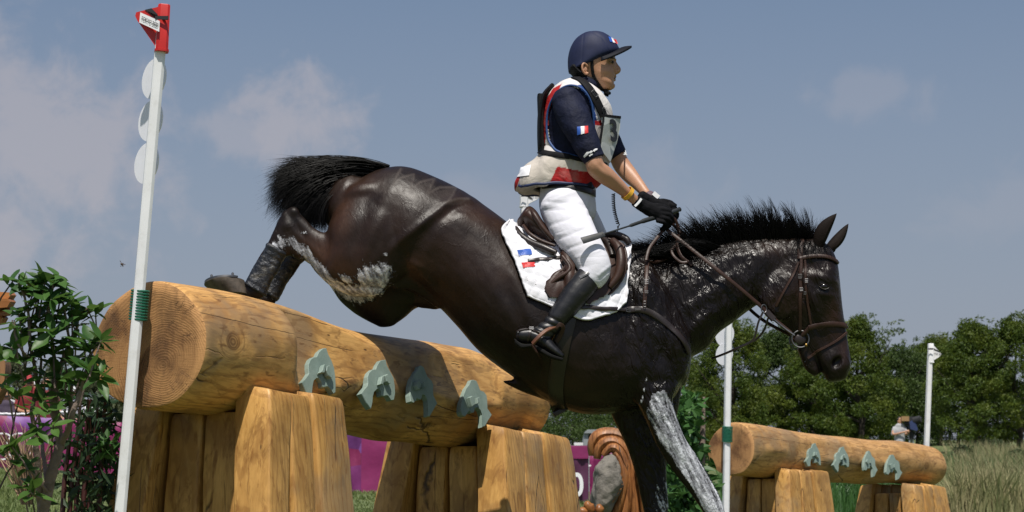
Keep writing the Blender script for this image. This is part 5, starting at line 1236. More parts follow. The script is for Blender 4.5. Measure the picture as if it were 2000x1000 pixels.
V_ = V_+bb(1186, 338, 30, 5, 38, .004)-bb(1178, 330, 16, 4, 45, .005)+bb(1215, 372, 26, 4, 40, -.002)-bb(1190, 150, 8, 9, 0, .003)+bb(1184, 158, 12, 6, 10, .003)-bb(1191, 124, 6, 4, 0, .006)+bb(1192, 116, 9, 3, 0, .004)+bb(1182, 138, 9, 6, -10, .004)
set_attr(me_, 'dark', np.maximum(.55*((q[:, 1] > 100) & (q[:, 1] < 175) & (q[:, 0] > 1150)).astype(float)*np.exp(-((q[:, 0]-1203)**2/14+(q[:, 1]-151)**2/8)), .95*np.exp(-((q[:, 0]-1193)**2/34+(q[:, 1]-120)**2/9))*(q[:, 1] < 130)))
body = finish(me_, V_, 'body', M['skin'], rider)
# face features: nose, lips, chin, brow, ear, eyes
fm = MB()
limb(fm, [(1194, 122, 8, .03, 0), (1196, 132, 8.5, .034, 0), (1195, 142, 8, .03, 0)], HY, n=14)
limb(fm, [(1200, 119, 2.5, .010, 0), (1204, 128, 3.6, .011, 0), (1208, 136, 5, .015, 0), (1204, 141, 4.4, .018, 0), (1198, 142, 3, .012, 0)], HY, n=14)
limb(fm, [(1197, 150, 4.2, .022, 0), (1202, 149.5, 2.4, .014, 0)], HY, n=12); limb(fm, [(1196, 156.5, 4.2, .022, 0), (1200.5, 156, 2.6, .013, 0)], HY, n=12)
limb(fm, [(1190, 166, 7, .026, 0), (1196, 168, 6, .018, 0)], HY, n=12)
for s_ in (-1, 1): limb(fm, [(1190, 117, 3, .012, s_*.045), (1198, 115.5, 3.2, .012, s_*.028), (1202, 117, 2.4, .010, s_*.012)], HY, n=10)
me_, V_, N_m = remesh(fm, .0035, 3); qf = proj(V_); set_attr(me_, 'dark', np.clip(.9*np.exp(-((qf[:, 1]-153.2)**2/2.2))*(qf[:, 0] > 1192)+.5*(np.exp(-((qf[:, 1]-151)**2+(qf[:, 0]-1201)**2)/14)), 0, .8)); finish(me_, V_, 'face', M['skin'], body)
for s_ in (-1, 1):
    em = MB(); c = P(1143, 135, HY+s_*.074)
    ax = [c+Vector((math.cos(a)*.015-.004*math.sin(a), s_*(.010+.006*math.cos(a)*-1), math.sin(a)*.027)) for a in np.linspace(.4, 5.6, 15)]
    em.tube(ax, [.004]+[.0062]*13+[.004], 8); em.sphere(c, .012, .008, .020); me_, V_, N_m = remesh(em, .003, 2); finish(me_, V_, 'ear', M['skin'], rider)
    MB().sphere(P(1193.5, 121.5, HY+s_*.034), .011, .011, .010, 12, 8).build('eye', simple('eye_white', (.30, .24, .2), .25, .1), rider)
    MB().sphere(P(1196.5, 121.5, HY+s_*.041), .007, .0075, .007, 10, 8).build('iris', M['black'], rider)
    MB().tube([P(1184, 117, HY+s_*.058), P(1190, 114, HY+s_*.054), P(1197, 113.5, HY+s_*.042), P(1202, 115.5, HY+s_*.022)], [.0015, .0035, .0035, .0015], 6).build('eyebrow', simple('brow_hair', (.03, .018, .012), .8), rider)
    for dy in (-2.2, 2.0):
        MB().tube([P(1187.5, 121.8, HY+s_*.046), P(1192.5, 121.5+dy, HY+s_*.046), P(1197, 121.5+dy*.9, HY+s_*.036), P(1199, 122, HY+s_*.028)], .0022, 6).build('eyelid', M['skin'], rider)
MB().tube([P(1192.5, 154.5, HY-.030), P(1197, 153.4, HY-.022), P(1201.5, 153.2, HY-.006), P(1201.5, 153.2, HY+.006), P(1197, 153.4, HY+.022)], [.001, .0028, .0028, .0028, .001], 6).build('mouth', simple('mouth_shadow', (.10, .03, .025), .6), rider)
# helmet
hm = MB(); ribs(hm, [(1148, 62.5, 1168, 62.5, .022, 0, 0), (1138, 66, 1181, 65.5, .048, 0, 0), (1124, 77, 1196, 76, .072, 0, 0), (1114, 94, 1206, 89, .088, 0, 0), (1109, 114, 1210, 100, .094, 0, 0), (1109, 132, 1198, 109, .094, 0, 0), (1111, 144, 1164, 124, .088, 0, 0)], HY, k=6, n=30, dome=(0, 0))
me_, V_, N_m = remesh(hm, .005, 5); q = proj(V_); seam = np.zeros(len(V_))
for (a, b) in ((( 1157, 61), (1186, 108)), ((1150, 62), (1140, 122)), ((1160, 61), (1130, 120)), ((1170, 62), (1206, 92))): pass
for path in ([(1157, 62), (1176, 74), (1188, 90), (1191, 106)], [(1140, 66), (1138, 90), (1136, 120)]): seam += np.exp(-(segdist(q, path)/1.6)**2)*(N_m[:, 1] < .2)
helmet = finish(me_, V_+N_m*(-.0014*seam+.0012*vnoise(V_, 14, .2))[:, None], 'helmet', M['helmet'], rider)
MB().sphere(P(1147, 65, HY), .014, .02, .006, 14, 8).build('helmet_button', M['helmet'], helmet)
pv = []; NA_, NR = 25, 7
for i in range(NR):
    r = i/(NR-1)
    for j in range(NA_):
        a = -math.pi/2+math.pi*j/(NA_-1); sa, ca = math.sin(a), math.cos(a)
        px = 1174+ca*(22+38*r); py = 110-ca*(6+13*r)+abs(sa)**1.5*(2+7*r)+4*math.sin(r*3.14)*-ca
        pv.append(P(px, py, HY+sa*(.088+.006*r)))
Fp = [(i*NA_+j, i*NA_+j+1, (i+1)*NA_+j+1, (i+1)*NA_+j) for i in range(NR-1) for j in range(NA_-1)]
pk = mesh('helmet_peak', pv, Fp, simple('dark_peak', (.006, .007, .012), .65, .1, spec=.15), helmet); sm = pk.modifiers.new('s', 'SOLIDIFY'); sm.thickness = .009; sm.offset = 0
hbv = BVHTree.FromPolygons([Vector(v) for v in V_], [tuple(p.vertices) for p in me_.polygons])
strap('helmet_rim', [(1112, 139), (1126, 133), (1143, 127), (1160, 119), (1180, 111)], .010, M['black_web'], helmet, hbv, .003, .004)
rm = MB(); limb(rm, [(1120, 136, 9, .078, 0), (1130, 146, 9, .076, 0), (1142, 152, 7, .07, 0)], HY); rm.build('retention_pad', M['black_web'], helmet)
for i, (x, m_) in enumerate(((1190.5, 'blue_print'), (1196, 'white_print'), (1201, 'red_print'))):
    drape_poly('helmet_flag', [(x-3, 72+i*2), (x+2.6, 73.5+i*2), (x+6, 83+i*1.4), (x+.5, 82+i*1.4)], .003, .001, M[m_], helmet, hbv, rings=2, fallY=HY-.03)
bdy = BVHTree.FromPolygons([v.co for v in body.data.vertices], [tuple(p.vertices) for p in body.data.polygons])
cs = MB(); strap('c', [(1156, 118), (1157, 135), (1160, 150), (1170, 166), (1182, 178), (1190, 181)], .016, None, None, bdy, .003, .004, build=False, mb=cs, mirror=True)
strap('c', [(1128, 140), (1140, 150), (1152, 154), (1160, 154)], .014, None, None, bdy, .004, .004, build=False, mb=cs, mirror=True); cs.build('chin_strap', M['black_web'], helmet)
MB().tube([P(1184, 178, HY-.03), P(1190, 182, HY), P(1184, 178, HY+.03)], .009, 8).build('chin_cup', M['black_web'], helmet)
# hair at the nape
# shirt
sm_ = MB(); ribs(sm_, infl(Torso, 3, .008), HY, k=5, n=30, exp=2.3)
limb(sm_, inflL(ArmN, 2.5), HY, n=22, dome=(1, 0)); limb(sm_, inflL(ArmF, 2.5), HY, n=22, dome=(1, 0))
limb(sm_, [(1146, 172, 23, .055, 0), (1143, 162, 22, .052, 0)], HY, n=18, dome=(1, 0))
me_, V_, N_m = remesh(sm_, .006, 4); V_ = V_+N_m*(.0035*vnoise(V_*np.array([1, 1, 1.6]), 17, .5))[:, None]
shirt = finish(me_, V_, 'jersey', M['navy'], rider)
shb = BVHTree.FromPolygons([Vector(v) for v in V_], [tuple(p.vertices) for p in me_.polygons])
for i, (x0, x1, m_) in enumerate(((1127, 1134, 'blue_print'), (1134, 1141, 'white_print'), (1141, 1148, 'red_print'))):
    drape_poly('sleeve_flag', [(x0, 248-i*.6), (x1, 248-i*.6-.6), (x1+.5, 262-i*1.2), (x0+1, 264-i*1.2)], .003, .0015, M[m_], shirt, shb, rings=2)
for pg in ([(1140, 305), (1146, 297), (1153, 296), (1148, 303), (1142, 308)], [(1148, 299), (1155, 294), (1158, 296), (1154, 300)], [(1157, 295), (1160, 292), (1163, 292), (1161, 297)], [(1161, 291), (1166, 290), (1166, 293), (1162, 295)], [(1150, 304), (1157, 300), (1158, 302), (1152, 306)]):
    drape_poly('sleeve_mark', pg, .003, .0012, M['white_print'], shirt, shb, rings=2, dens=2)
for pg in ([(1218, 296), (1221, 293), (1224, 300), (1220, 301)], [(1217, 301), (1222, 300), (1226, 303), (1219, 303)]): drape_poly('sleeve_mark', pg, .003, .0012, M['white_print'], shirt, shb, rings=2, dens=2)
# breeches
bm2 = MB(); ribs(bm2, infl(Pelvis, 3, .008), HY, k=5, n=30); limb(bm2, inflL(ThighN, 2), HY, n=24, dome=(1, .5)); limb(bm2, inflL(ThighF, 2), HY, n=24, dome=(1, .5))
me_, V_, N_m = remesh(bm2, .006, 6); qq = proj(V_)
crz = np.zeros(len(V_))
for (a, b, w, am) in (((1062, 380), (1110, 372), 5, .004), ((1070, 395), (1140, 400), 4, -.004), ((1075, 440), (1120, 425), 4, -.004), ((1092, 466), (1140, 448), 4, -.0045), ((1110, 486), (1152, 470), 3.5, -.004), ((1120, 410), (1160, 402), 4, -.004), ((1126, 502), (1170, 490), 3.5, .003), ((1064, 410), (1100, 410), 4, -.003), ((1172, 545), (1192, 528), 2.5, -.004), ((1168, 538), (1192, 518), 2.5, .003), ((1158, 375), (1152, 420), 4, -.004)):
    crz += .8*am*np.exp(-(segdist(qq, [a, b])/w)**2)
V_ = V_+N_m*(crz*(N_m[:, 1] < .3)+.0012*vnoise(V_, 9, .9))[:, None]; finish(me_, V_, 'breeches', M['breech'], rider)
brb = BVHTree.FromPolygons([Vector(v) for v in V_], [tuple(p.vertices) for p in me_.polygons])
strap('belt', [(1062, 364), (1090, 362), (1120, 366), (1150, 374), (1160, 378)], .030, M['boot'], rider, brb, .006, .006)
buckle(1157, 378, .016, .036, rider, brb, .014, name='belt_buckle')
# boots
def boot(mir):
    m_ = MB(); limb(m_, inflL([(1156, 534, 23, .055, -.30), (1148, 546, 26, .060, -.305), (1122, 578, 26, .060, -.32), (1096, 612, 21, .050, -.335), (1074, 638, 17.5, .043, -.345), (1056, 652, 17, .042, -.35)], 1.0), HY, n=24, mir=mir, dome=(.25, 1))
    limb(m_, [(1019, 656, 14, .036, -.35), (1040, 656, 16, .038, -.352), (1058, 664, 15, .041, -.356), (1074, 678, 11.5, .043, -.36), (1088, 689, 9, .041, -.363), (1096, 695, 6.5, .032, -.365)], HY, n=22, mir=mir)
    me, V, N = remesh(m_, .005, 3); qb = proj(V); w = np.zeros(len(V))
    for (a, b) in (((1040, 632), (1082, 652)), ((1050, 622), (1090, 640)), ((1032, 640), (1070, 660)), ((1062, 612), (1096, 630))): w += np.exp(-(segdist(qb, [a, b])/2.6)**2)
    V = V+N*(-.0055*w*1+.0015*vnoise(V, 22, .4))[:, None]
    o = finish(me, V, 'boot', M['boot'], rider)
    so = MB(); ribs(so, [(1005, 662, 1007, 674, .030, -.35, 0), (1020, 672, 1019, 681, .037, -.352, 0), (1040, 673, 1037, 679, .036, -.354, 0), (1056, 680, 1052, 687, .042, -.358, 0), (1078, 693, 1074, 699, .043, -.362, 0), (1100, 700, 1097, 705, .030, -.366, 0)], HY, k=4, n=16, exp=4, mir=mir, dome=(.3, .3)); so.build('boot_sole', simple('boot_sole_rubber', (.012, .012, .012), .85, spec=.15), o)
    return o, BVHTree.FromPolygons([Vector(v) for v in V], [tuple(p.vertices) for p in me.polygons])
bt, btb = boot(False); boot(True)
drape_poly('boot_patch', [(1131, 540), (1148, 531), (1152, 535), (1134, 545)], .003, .003, simple('grey_leather_patch', (.10, .10, .105), .3), bt, btb, rings=3)
ss = MB(); strap('s', [(1036, 643), (1034, 656), (1030, 668)], .012, None, None, btb, .004, .004, build=False, mb=ss); strap('s', [(1010, 648), (1024, 644), (1040, 645), (1056, 650)], .010, None, None, btb, .004, .004, build=False, mb=ss); ss.build('spur_strap', M['leather_dark'], bt)
buckle(1038, 644, .022, .016, bt, btb, .010, mirror=False); MB().sphere(hitp(1013, 650, btb, .004)[0], .005, .005, .005).build('spur_stud', M['steel'], bt)
# stirrup and leather (hang from the saddle)
f = lambda px, py, y: P(px, py, HY+y)
st = MB(); C = catmull([(1040, 671, -.415), (1050, 660, -.425), (1066, 646, -.41), (1084, 638, -.375)], 6); ribbon(st, [f(*c) for c in C], [Vector((-.4, -1, .5)).normalized()]*len(C), .020, .008)
stm = st.build('stirrup', M['leather_tan'], sad)
st = MB(); C = catmull([(1084, 638, -.375), (1080, 655, -.33), (1070, 672, -.31), (1058, 684, -.31)], 5); ribbon(st, [f(*c) for c in C], [Vector((-.3, -1, .3)).normalized()]*len(C), .016, .007); st.build('stirrup_arm', M['leather_tan'], stm)
st = MB(); C = [(1040, 671, -.412), (1047, 684, -.405), (1053, 695, -.34)]; ribbon(st, [f(*c) for c in C], [Vector((.6, -.5, .6)).normalized()]*3, .036, .008); st.build('stirrup_tread', M['leather_brown'], stm)
o2 = twin(stm, 'stirrup', sad)
for ch in list(stm.children):
    q = twin(ch, ch.name.split('.')[0], o2); q.parent = o2
sl = MB(); C = catmull([(1122, 600, -.31), (1108, 618, -.33), (1094, 632, -.36), (1084, 642, -.375), (1092, 634, -.38), (1100, 640, -.37), (1094, 656, -.35), (1086, 668, -.34)], 6); ribbon(sl, smooth_pts([P(c[0], c[1], HY+c[2]) for c in C], 1), [Vector((0, -1, 0))]*len(C), .020, .006); twin(sl.build('stirrup_leather', M['leather_brown'], sad), 'stirrup_leather', sad)
# body protector
Vest = infl(Torso[1:6], 10, .024); Vest = [(1108, 156, 1164, 174, .105, 0, 0), (1088, 166, 1180, 188, .16, 0, 0)]+Vest[1:]
vm = MB(); ribs(vm, Vest, HY, k=5, n=34, exp=2.2, dome=(0, 0))
ribs(vm, [(1058, 292, 1190, 312, .165, 0, 0), (1042, 312, 1188, 330, .170, 0, 0), (1020, 332, 1182, 346, .176, 0, 0), (1005, 354, 1172, 360, .176, 0, 0), (1004, 372, 1162, 372, .170, 0, 0)], HY, k=6, n=34, exp=2.4, dome=(.3, 0))
me_, V_, N_m = remesh(vm, .0055, 3)
Vm = V_.copy(); Vm[:, 1] = np.where(Vm[:, 1] > HY, 2*HY-Vm[:, 1], Vm[:, 1]); q = proj(Vm)
arm = [(1068, 222), (1073, 205), (1079, 192), (1093, 173), (1111, 166), (1133, 173), (1149, 192), (1156, 211), (1159, 238), (1163, 300), (1140, 308), (1114, 301), (1098, 297), (1082, 289), (1071, 273), (1067, 250)]
cream = np.array([.50, .455, .40]); wh = np.array([.64, .61, .59]); cols = np.tile(cream, (len(V_), 1)); up_ = q[:, 1] < 298; cols[up_] = wh
def paint(pg, c):
    cols[inpoly(q, pg)] = c
red = np.array([.36, .012, .014]); blu = np.array([.016, .055, .22])
paint([(1080, 172), (1097, 163), (1082, 192), (1069, 224), (1065, 285), (1056, 300), (1052, 250), (1060, 205)], red)
paint([(1129, 166), (1139, 166), (1158, 190), (1166, 236), (1156, 240), (1150, 205), (1138, 182)], blu)
paint([(1155, 236), (1180, 235), (1180, 246), (1155, 245)], red)
paint([(1167, 208), (1176, 209), (1178, 226), (1170, 225)], np.array([.02, .16, .55]))
paint([(1088, 325), (1130, 333), (1200, 345), (1180, 372), (1140, 375), (1100, 366), (1074, 356)], red)
paint([(1000, 352), (1018, 330), (1014, 345), (1008, 364), (1004, 376)], red)
rid_ = (q[:, 1] > 300); pl_ = .0035*np.sin(q[:, 0]/6.0)*rid_+.006*vnoise(V_*np.array([1, 1, .5]), 12, .8)*rid_+.0025*vnoise(V_, 12, .6)*(~rid_)
V_ = V_+N_m*pl_[:, None]
inside = inpoly(q, arm) & (np.abs(V_[:, 1]-HY) > .075)
inside |= inpoly(q, [(995, 373), (1010, 377), (1022, 380), (1042, 372), (1062, 364), (1090, 358), (1118, 362), (1145, 370), (1170, 374), (1190, 374), (1190, 430), (990, 430)])
# tunnels for neck and hips stay closed under the cloth; the arm holes are cut out
polys = np.array([list(p.vertices) if len(p.vertices) == 4 else list(p.vertices)+[p.vertices[0]] for p in me_.polygons]); bad = inside[polys].any(1)
keep = polys[~bad]; F_ = [tuple(dict.fromkeys(f)) for f in keep.tolist()]
used = np.unique(keep); remap = -np.ones(len(V_), int); remap[used] = np.arange(len(used))
F_ = [tuple(int(remap[i]) for i in f) for f in F_]; VVt = V_[used]
vest = mesh('body_protector', VVt, F_, M['vest'], rider); set_col(vest.data, 'paint', cols[used]); sm = vest.modifiers.new('s', 'SOLIDIFY'); sm.thickness = .014; sm.offset = -1
bpy.data.meshes.remove(me_)
vbv = BVHTree.FromPolygons([Vector(v) for v in VVt], F_); M['blue_bind'] = simple('blue_binding', (.015, .06, .20), .6); M['navy_bind'] = simple('navy_binding', (.012, .025, .09), .6)
for mir_ in (0, 1):
    pts = []; bn = MB()
    for c in catmull(arm[9:]+arm[:10], 5):
        h = vbv.ray_cast(CAM, raydir(c[0], c[1])); best = vbv.find_nearest(P(c[0], c[1], HY-.17)); p = best[0]; pts.append(p)
    pts = smooth_pts(pts, 3)
    if mir_: pts = [Vector((p.x, 2*HY-p.y, p.z)) for p in pts]
    bn.tube(pts, .0055, 8); bn.build('armhole_binding', M['blue_bind'], vest)
for mir_ in (0, 1):
    pts = []; hb_ = MB()
    for c in catmull([(1003, 362), (1010, 374), (1022, 378), (1042, 370), (1062, 362), (1090, 357), (1118, 361), (1145, 369), (1166, 372)], 6): pts.append(vbv.find_nearest(P(c[0], c[1], HY-.18 if 1015 < c[0] < 1160 else HY-.10))[0])
    pts = smooth_pts(pts, 3)
    if mir_: pts = [Vector((p.x, 2*HY-p.y, p.z)) for p in pts]
    hb_.tube(pts, .007, 8); hb_.build('hem_binding', M['navy_bind'], vest)
drape_poly('white_patch', [(1017, 327), (1038, 323), (1034, 343), (1011, 346)], .004, .002, M['white_print'], vest, vbv, rings=3)
wb = MB(); strap('w', [(1054, 296), (1066, 299), (1090, 303), (1112, 306)], .028, None, None, vbv, .004, .006, build=False, mb=wb); strap('w', [(1112, 306), (1135, 312), (1160, 318), (1184, 322)], .022, None, None, vbv, .004, .006, build=False, mb=wb); wb.build('waist_strap', M['black_web'], vest)
strap('shoulder_strap', [(1122, 152), (1138, 160), (1152, 176), (1164, 197), (1172, 214), (1180, 230)], .045, M['black_web'], vest, vbv, .006, .008, mirror=True)
buckle(1159, 185, .035, .022, vest, vbv, .016, ang=45); buckle(1176, 218, .035, .020, vest, vbv, .016, ang=55)
bk = MB(); limb(bk, [(1078, 172, 6, .09, 0), (1062, 194, 7, .12, 0), (1056, 225, 6, .125, 0), (1054, 260, 5, .125, 0), (1055, 292, 5, .12, 0)], HY, n=20); ribs(bk, [(1049, 190, 1066, 192, .10, 0, 0), (1051, 240, 1062, 240, .11, 0, 0), (1054, 302, 1064, 302, .11, 0, 0)], HY, n=16, exp=4, dome=(0, 0)); bk.build('back_air_pack', M['black_web'], vest)
# number bib: a clear pocket on the chest, turned three quarters away
bz = lambda px, py, t: P(px, py, HY-.215+.12*t)
pocket = [bz(1178, 225, 0), bz(1212, 229, 1), bz(1211, 250, 1), bz(1205, 278, .95), bz(1192, 318, .6), bz(1183, 305, .3), bz(1172, 292, 0), bz(1177, 268, 0), bz(1180, 245, 0)]
bibm = simple('bib_paper', (.40, .42, .40), .35, .06, 12)
bib = MB().prism(pocket, (-.010, .008, 0)).build('number_bib', bibm, vest, False)
MB().prism([bz(1177, 223, 0)+Vector((0, -.004, 0)), bz(1213, 227, 1)+Vector((0, -.004, 0)), bz(1213, 232, 1)+Vector((0, -.004, 0)), bz(1177, 228, 0)+Vector((0, -.004, 0))], (-.012, .01, 0)).build('bib_top_edge', M['black_web'], bib, False)
MB().prism([bz(1172, 292, 0)+Vector((0, -.005, 0)), bz(1181, 228, 0)+Vector((0, -.005, 0)), bz(1179, 228, 0)+Vector((-.004, -.001, 0)), bz(1169, 291, 0)+Vector((-.004, -.001, 0))], (.0, .01, 0)).build('bib_side_edge', M['black_web'], bib, False)
MB().prism([bz(1177, 278, .05)+Vector((0, -.003, 0)), bz(1204, 281, .95)+Vector((0, -.003, 0)), bz(1192, 316, .6)+Vector((0, -.003, 0)), bz(1174, 293, 0)+Vector((0, -.003, 0))], (-.004, .006, 0)).build('bib_lower_sheet', simple('bib_film', (.46, .48, .47), .25, .1, 20), bib, False)
uxb = (bz(1212, 229, 1)-bz(1178, 225, 0)).normalized()
text_mesh('3', .150, bz(1197.5, 258, .56)+Vector((.003, -.007, .0)), uxb, (0, 0, 1), M['black'], 'bib_number', bib, depth=.001, bold=.004, off=.0, sx=.95)
# gloves with separate fingers, closed on the rein
def glove(off, yo, s_, name, k=1.0):
    g_ = MB(); ox, oy = off
    def L(*pts): limb(g_, [(x+ox, y+oy, r, w, (yy)*1.0+yo) for x, y, r, w, yy in pts], HY, k=4, n=12, dome=(.8, .8))
    L((1243, 393, 12.2, .028, -.02), (1252, 399, 12.8, .027, -.015)); L((1250, 398, 12.2, .026, -.015), (1264, 406, 13.5, .024, -.010), (1280, 413, 15, .022, -.004), (1294, 420, 14, .020, .0))
    kn = [(1303, 411), (1305, 419), (1302, 427), (1296, 434)]
    for i, (x, y) in enumerate(kn):
        r = (5.2, 5.2, 5.0, 4.5)[i]; l = (1.0, 1.08, 1.0, .85)[i]
        L((x-12, y-3, r, .012, -.010*s_*-1*-1), (x, y, r, .012, -.012), (x+7*l, y+8*l, r*.95, .011, .006), (x+3*l, y+16*l, r*.9, .010, .026), (x-6*l, y+15*l, r*.85, .010, .034))
    L((1272, 404, 6, .014, -.012), (1286, 402, 5.5, .012, -.004), (1299, 405, 5, .011, .006), (1309, 411, 4.4, .010, .014))
    me, V, N = remesh(g_, .0035, 2); return finish(me, V+N*(.0009*vnoise(V, 70, .4))[:, None], name, M['glove'], rider)
glove((0, 0), -.10, 1, 'glove'); glove((10, -9), .055, -1, 'glove')
strap('glove_cuff', [(1240, 403), (1247, 396), (1253, 388)], .012, M['white_print'], rider, None, yoff=-.148)
wbm = MB()
c0 = P(1226, 378, HY-.15); tdir = (P(1246, 396, HY-.12)-P(1204, 360, HY-.18)).normalized(); ea = Vector((0, 1, 0)); ea = (ea-tdir*ea.dot(tdir)).normalized(); eb = tdir.cross(ea)
rings = []
for a in np.linspace(0, 2*math.pi, 28, endpoint=False): 
    c = c0+ea*math.cos(a)*.0335+eb*math.sin(a)*.0335; rr = (ea*math.cos(a)+eb*math.sin(a)); rings.append([c-tdir*.010, c+tdir*.010, c+tdir*.010+rr*.003, c-tdir*.010+rr*.003])
rings.append(rings[0]); wbm.grid(rings, True, False).build('wristband', simple('yellow_wristband', (.62, .33, .03), .35, .3, 40), rider)
wd = MB(); wd.box(P(1281, 382, HY+.05), .036, .03, .022, Matrix.Rotation(R(40), 3, 'Y')); wd.build('wrist_device', M['white_print'], rider)
wr_ = MB(); c0 = P(1269, 386, HY+.085); tdir = (P(1276, 396, HY+.075)-P(1248, 362, HY+.14)).normalized(); ea = Vector((0, 1, 0)); ea = (ea-tdir*ea.dot(tdir)).normalized(); eb = tdir.cross(ea)
wr_.tube([c0-tdir*.018, c0-tdir*.010, c0+tdir*.016, c0+tdir*.02], [.030, .032, .032, .030], 20); wr_.build('wrist_wrap', simple('wrist_wrap_cloth', (.10, .06, .075), .7, .6, 60), rider)
# air vest lanyard: coiled cord from vest to saddle
cd = MB(); A = P(1198, 378, HY-.03); B = P(1207, 438, HY-.03); n = 150; pts = []
for i in range(n):
    t = i/(n-1); a = t*2*math.pi*17; c = A.lerp(B, t)+Vector((-.008*math.sin(t*3.14), 0, 0)); r = .0075; pts.append(c+Vector((math.cos(a)*r, math.sin(a)*r, 0)))
pts += [P(1207, 445, HY-.03), P(1206, 452, HY-.03)]
cd.tube(pts, .0026, 5); cd = cd.build('lanyard', M['black_web'], rider)
rg = MB(); c = P(1205, 458, HY-.035); rg.tube([c+Vector((math.cos(a)*.012, .003, math.sin(a)*.012)) for a in np.linspace(0, 6.283, 17)], .002, 6); rg.sphere(P(1207, 443, HY-.03), .005, .005, .006, 8, 6); rg.build('lanyard_ring', M['steel'], cd)
# whip
wp = MB(); C = catmull([(1327, 409, .03), (1300, 419, -.045), (1262, 430, -.14), (1233, 440, -.21), (1205, 449, -.285), (1176, 458, -.345)], 6); pts = [P(c[0], c[1], HY+c[2]) for c in C]
rr = [(.0115 if i < 14 else (.0085 if i < 19 else .0042)) for i in range(len(pts))]; rr[0] = .010; wp.tube([pts[0]+(pts[0]-pts[1])*.1]+pts, [.0125]+rr, 10)
whip = wp.build('riding_whip', simple('whip_black', (.018, .02, .02), .5, .3, 60), None); tag(whip, 'short black whip with a flat leather end, held in the gloved fist above the thigh', 'whip')
fp = MB(); pts = [P(1180, 457, HY-.34), P(1160, 463, HY-.365), P(1137, 470, HY-.385)]; ribbon(fp, pts, [Vector((0, -1, .3)).normalized()]*3, [.026, .032, .034], .006); fp.build('whip_flap', simple('whip_leather', (.022, .025, .024), .5, .3, 60), whip)
# ------------------------------------------------------------------ banners, rope, crowd
def on_ground(px, Y):
    u = (px-1000)/FPX; X = u*Y/_ca; z = gz(X, Y); t = Y*_ca+ (z-CZ)*_sa; return Vector((u*t, Y, gz(u*t, Y)))
def banner(pxs, Y, h, label, panels, sag=.02, yslope=0.0, thick=.06):
    """pxs: picture columns of the panel joints; each panel is a cloth face on a low barrier"""
    root = empty('banner', on_ground(sum(pxs)/len(pxs), Y), label, 'banner', 'purple barrier banners')
    res = []
    for (a, b), m_ in zip(zip(pxs[:-1], pxs[1:]), panels):
        Ya = Y+yslope*(a-pxs[0]); Yb = Y+yslope*(b-pxs[0]); A = on_ground(a, Ya); B = on_ground(b, Yb); n = 14; mh = 10; V = []; side = (B-A).cross(Vector((0, 0, 1))).normalized()
        if side.y > 0: side = -side
        for i in range(n+1):
            for j in range(mh+1):
                p = A.lerp(B, i/n)+Vector((0, 0, h*j/mh+.04)); w = .018*math.sin(i*1.3+j*.6+a)+.012*math.sin(i*.5-j*1.1+a); w *= min(1, i/1.5, (n-i)/1.5)
                p += side*(w+.0); 
                if j == mh: p += -side*thick*.8; p.z -= .015
                V.append(p)
        Fc = [(i*(mh+1)+j, (i+1)*(mh+1)+j, (i+1)*(mh+1)+j+1, i*(mh+1)+j+1) for i in range(n) for j in range(mh)]
        k = len(V); V += [Vector(v)-side*thick*(1.6) for v in V]; Fc += [tuple(q+k for q in f[::-1]) for f in Fc]
        top = [(i*(mh+1)+mh, (i+1)*(mh+1)+mh, (i+1)*(mh+1)+mh+k, i*(mh+1)+mh+k) for i in range(n)]; Fc += top
        Fc += [(j, j+1, j+1+k, j+k) for j in range(mh)]+[(n*(mh+1)+j, n*(mh+1)+j+k, n*(mh+1)+j+1+k, n*(mh+1)+j+1) for j in range(mh)]
        res.append((mesh('banner_panel', V, Fc, M[m_], root, True, 40), A, B, side))
    return root, res
bA, pA = banner([-420, -120, 118, 232, 262], 38, .97, 'purple banner with white rings behind the shrub at the far left, below the crowd', ['banner', 'banner', 'magenta', 'magenta'])
bB, pB = banner([640, 705, 950], 36.0, 1.22, 'magenta and purple banner seen between the post buttresses under the near log', ['banner', 'magenta'])
bC, pC = banner([1086, 1150], 35.5, 1.0, 'plum banner with the numeral 0 just right of the near log\'s posts', ['plum'], thick=.10)
bD, pD = banner([1152, 1186, 1300], 36.2, .92, 'dark magenta banner with a white letter T, behind the grey standing stone', ['magenta', 'magenta'])
# white print on them
def ring_print(px, py, r, Y, parent, w=.028, a0=0, a1=2*math.pi, asp=1.0):
    c = P(px, py, Y); mb = MB(); pts = [c+Vector((math.cos(a)*r*asp, 0, math.sin(a)*r)) for a in np.linspace(a0, a1, 40)]
    ribbon(mb, pts, [Vector((0, -1, 0))]*40, w, .004); return mb.build('ring_print', M['white_print'], parent, False)
Yr = 37.88
for (x, y) in ((4, 872), (38, 872), (-62, 872), (-28, 900)): ring_print(x, y, .24, Yr, pA[1][0])
text_mesh('0', .56, P(1127, 949, 35.36), (1, 0, .02), (0, 0, 1), M['white_print'], 'banner_lettering', pC[0][0], depth=.003, off=0, bold=.01, sx=.82)
text_mesh('T', .20, P(1147.5, 917, 36.05), (1, 0, .02), (0, 0, 1), M['white_print'], 'banner_lettering', pD[0][0], depth=.003, off=0, bold=.006)
# coloured band at the top of the plum banner
tb = MB(); A, B, sd = pC[0][1], pC[0][2], pC[0][3]
ribbon(tb, [A.lerp(B, i/8)+Vector((0, 0, .90))+sd*.035 for i in range(9)], [Vector(sd)]*9, .22, .006); tb.build('banner_band', M['magenta'], pC[0][0], False)
# rope
rp = MB(); pts = []
for i in range(60):
    px = -120+260*i/59; pts.append(P(px, 806+3*math.sin(math.pi*(px+40)/150)+.5*math.sin(px*.4), 38.6))
rp.tube(pts, .024, 8); rope = rp.build('rope', M['white_sheet'], None); tag(rope, 'white rope strung in front of the spectators at the far left', 'rope')
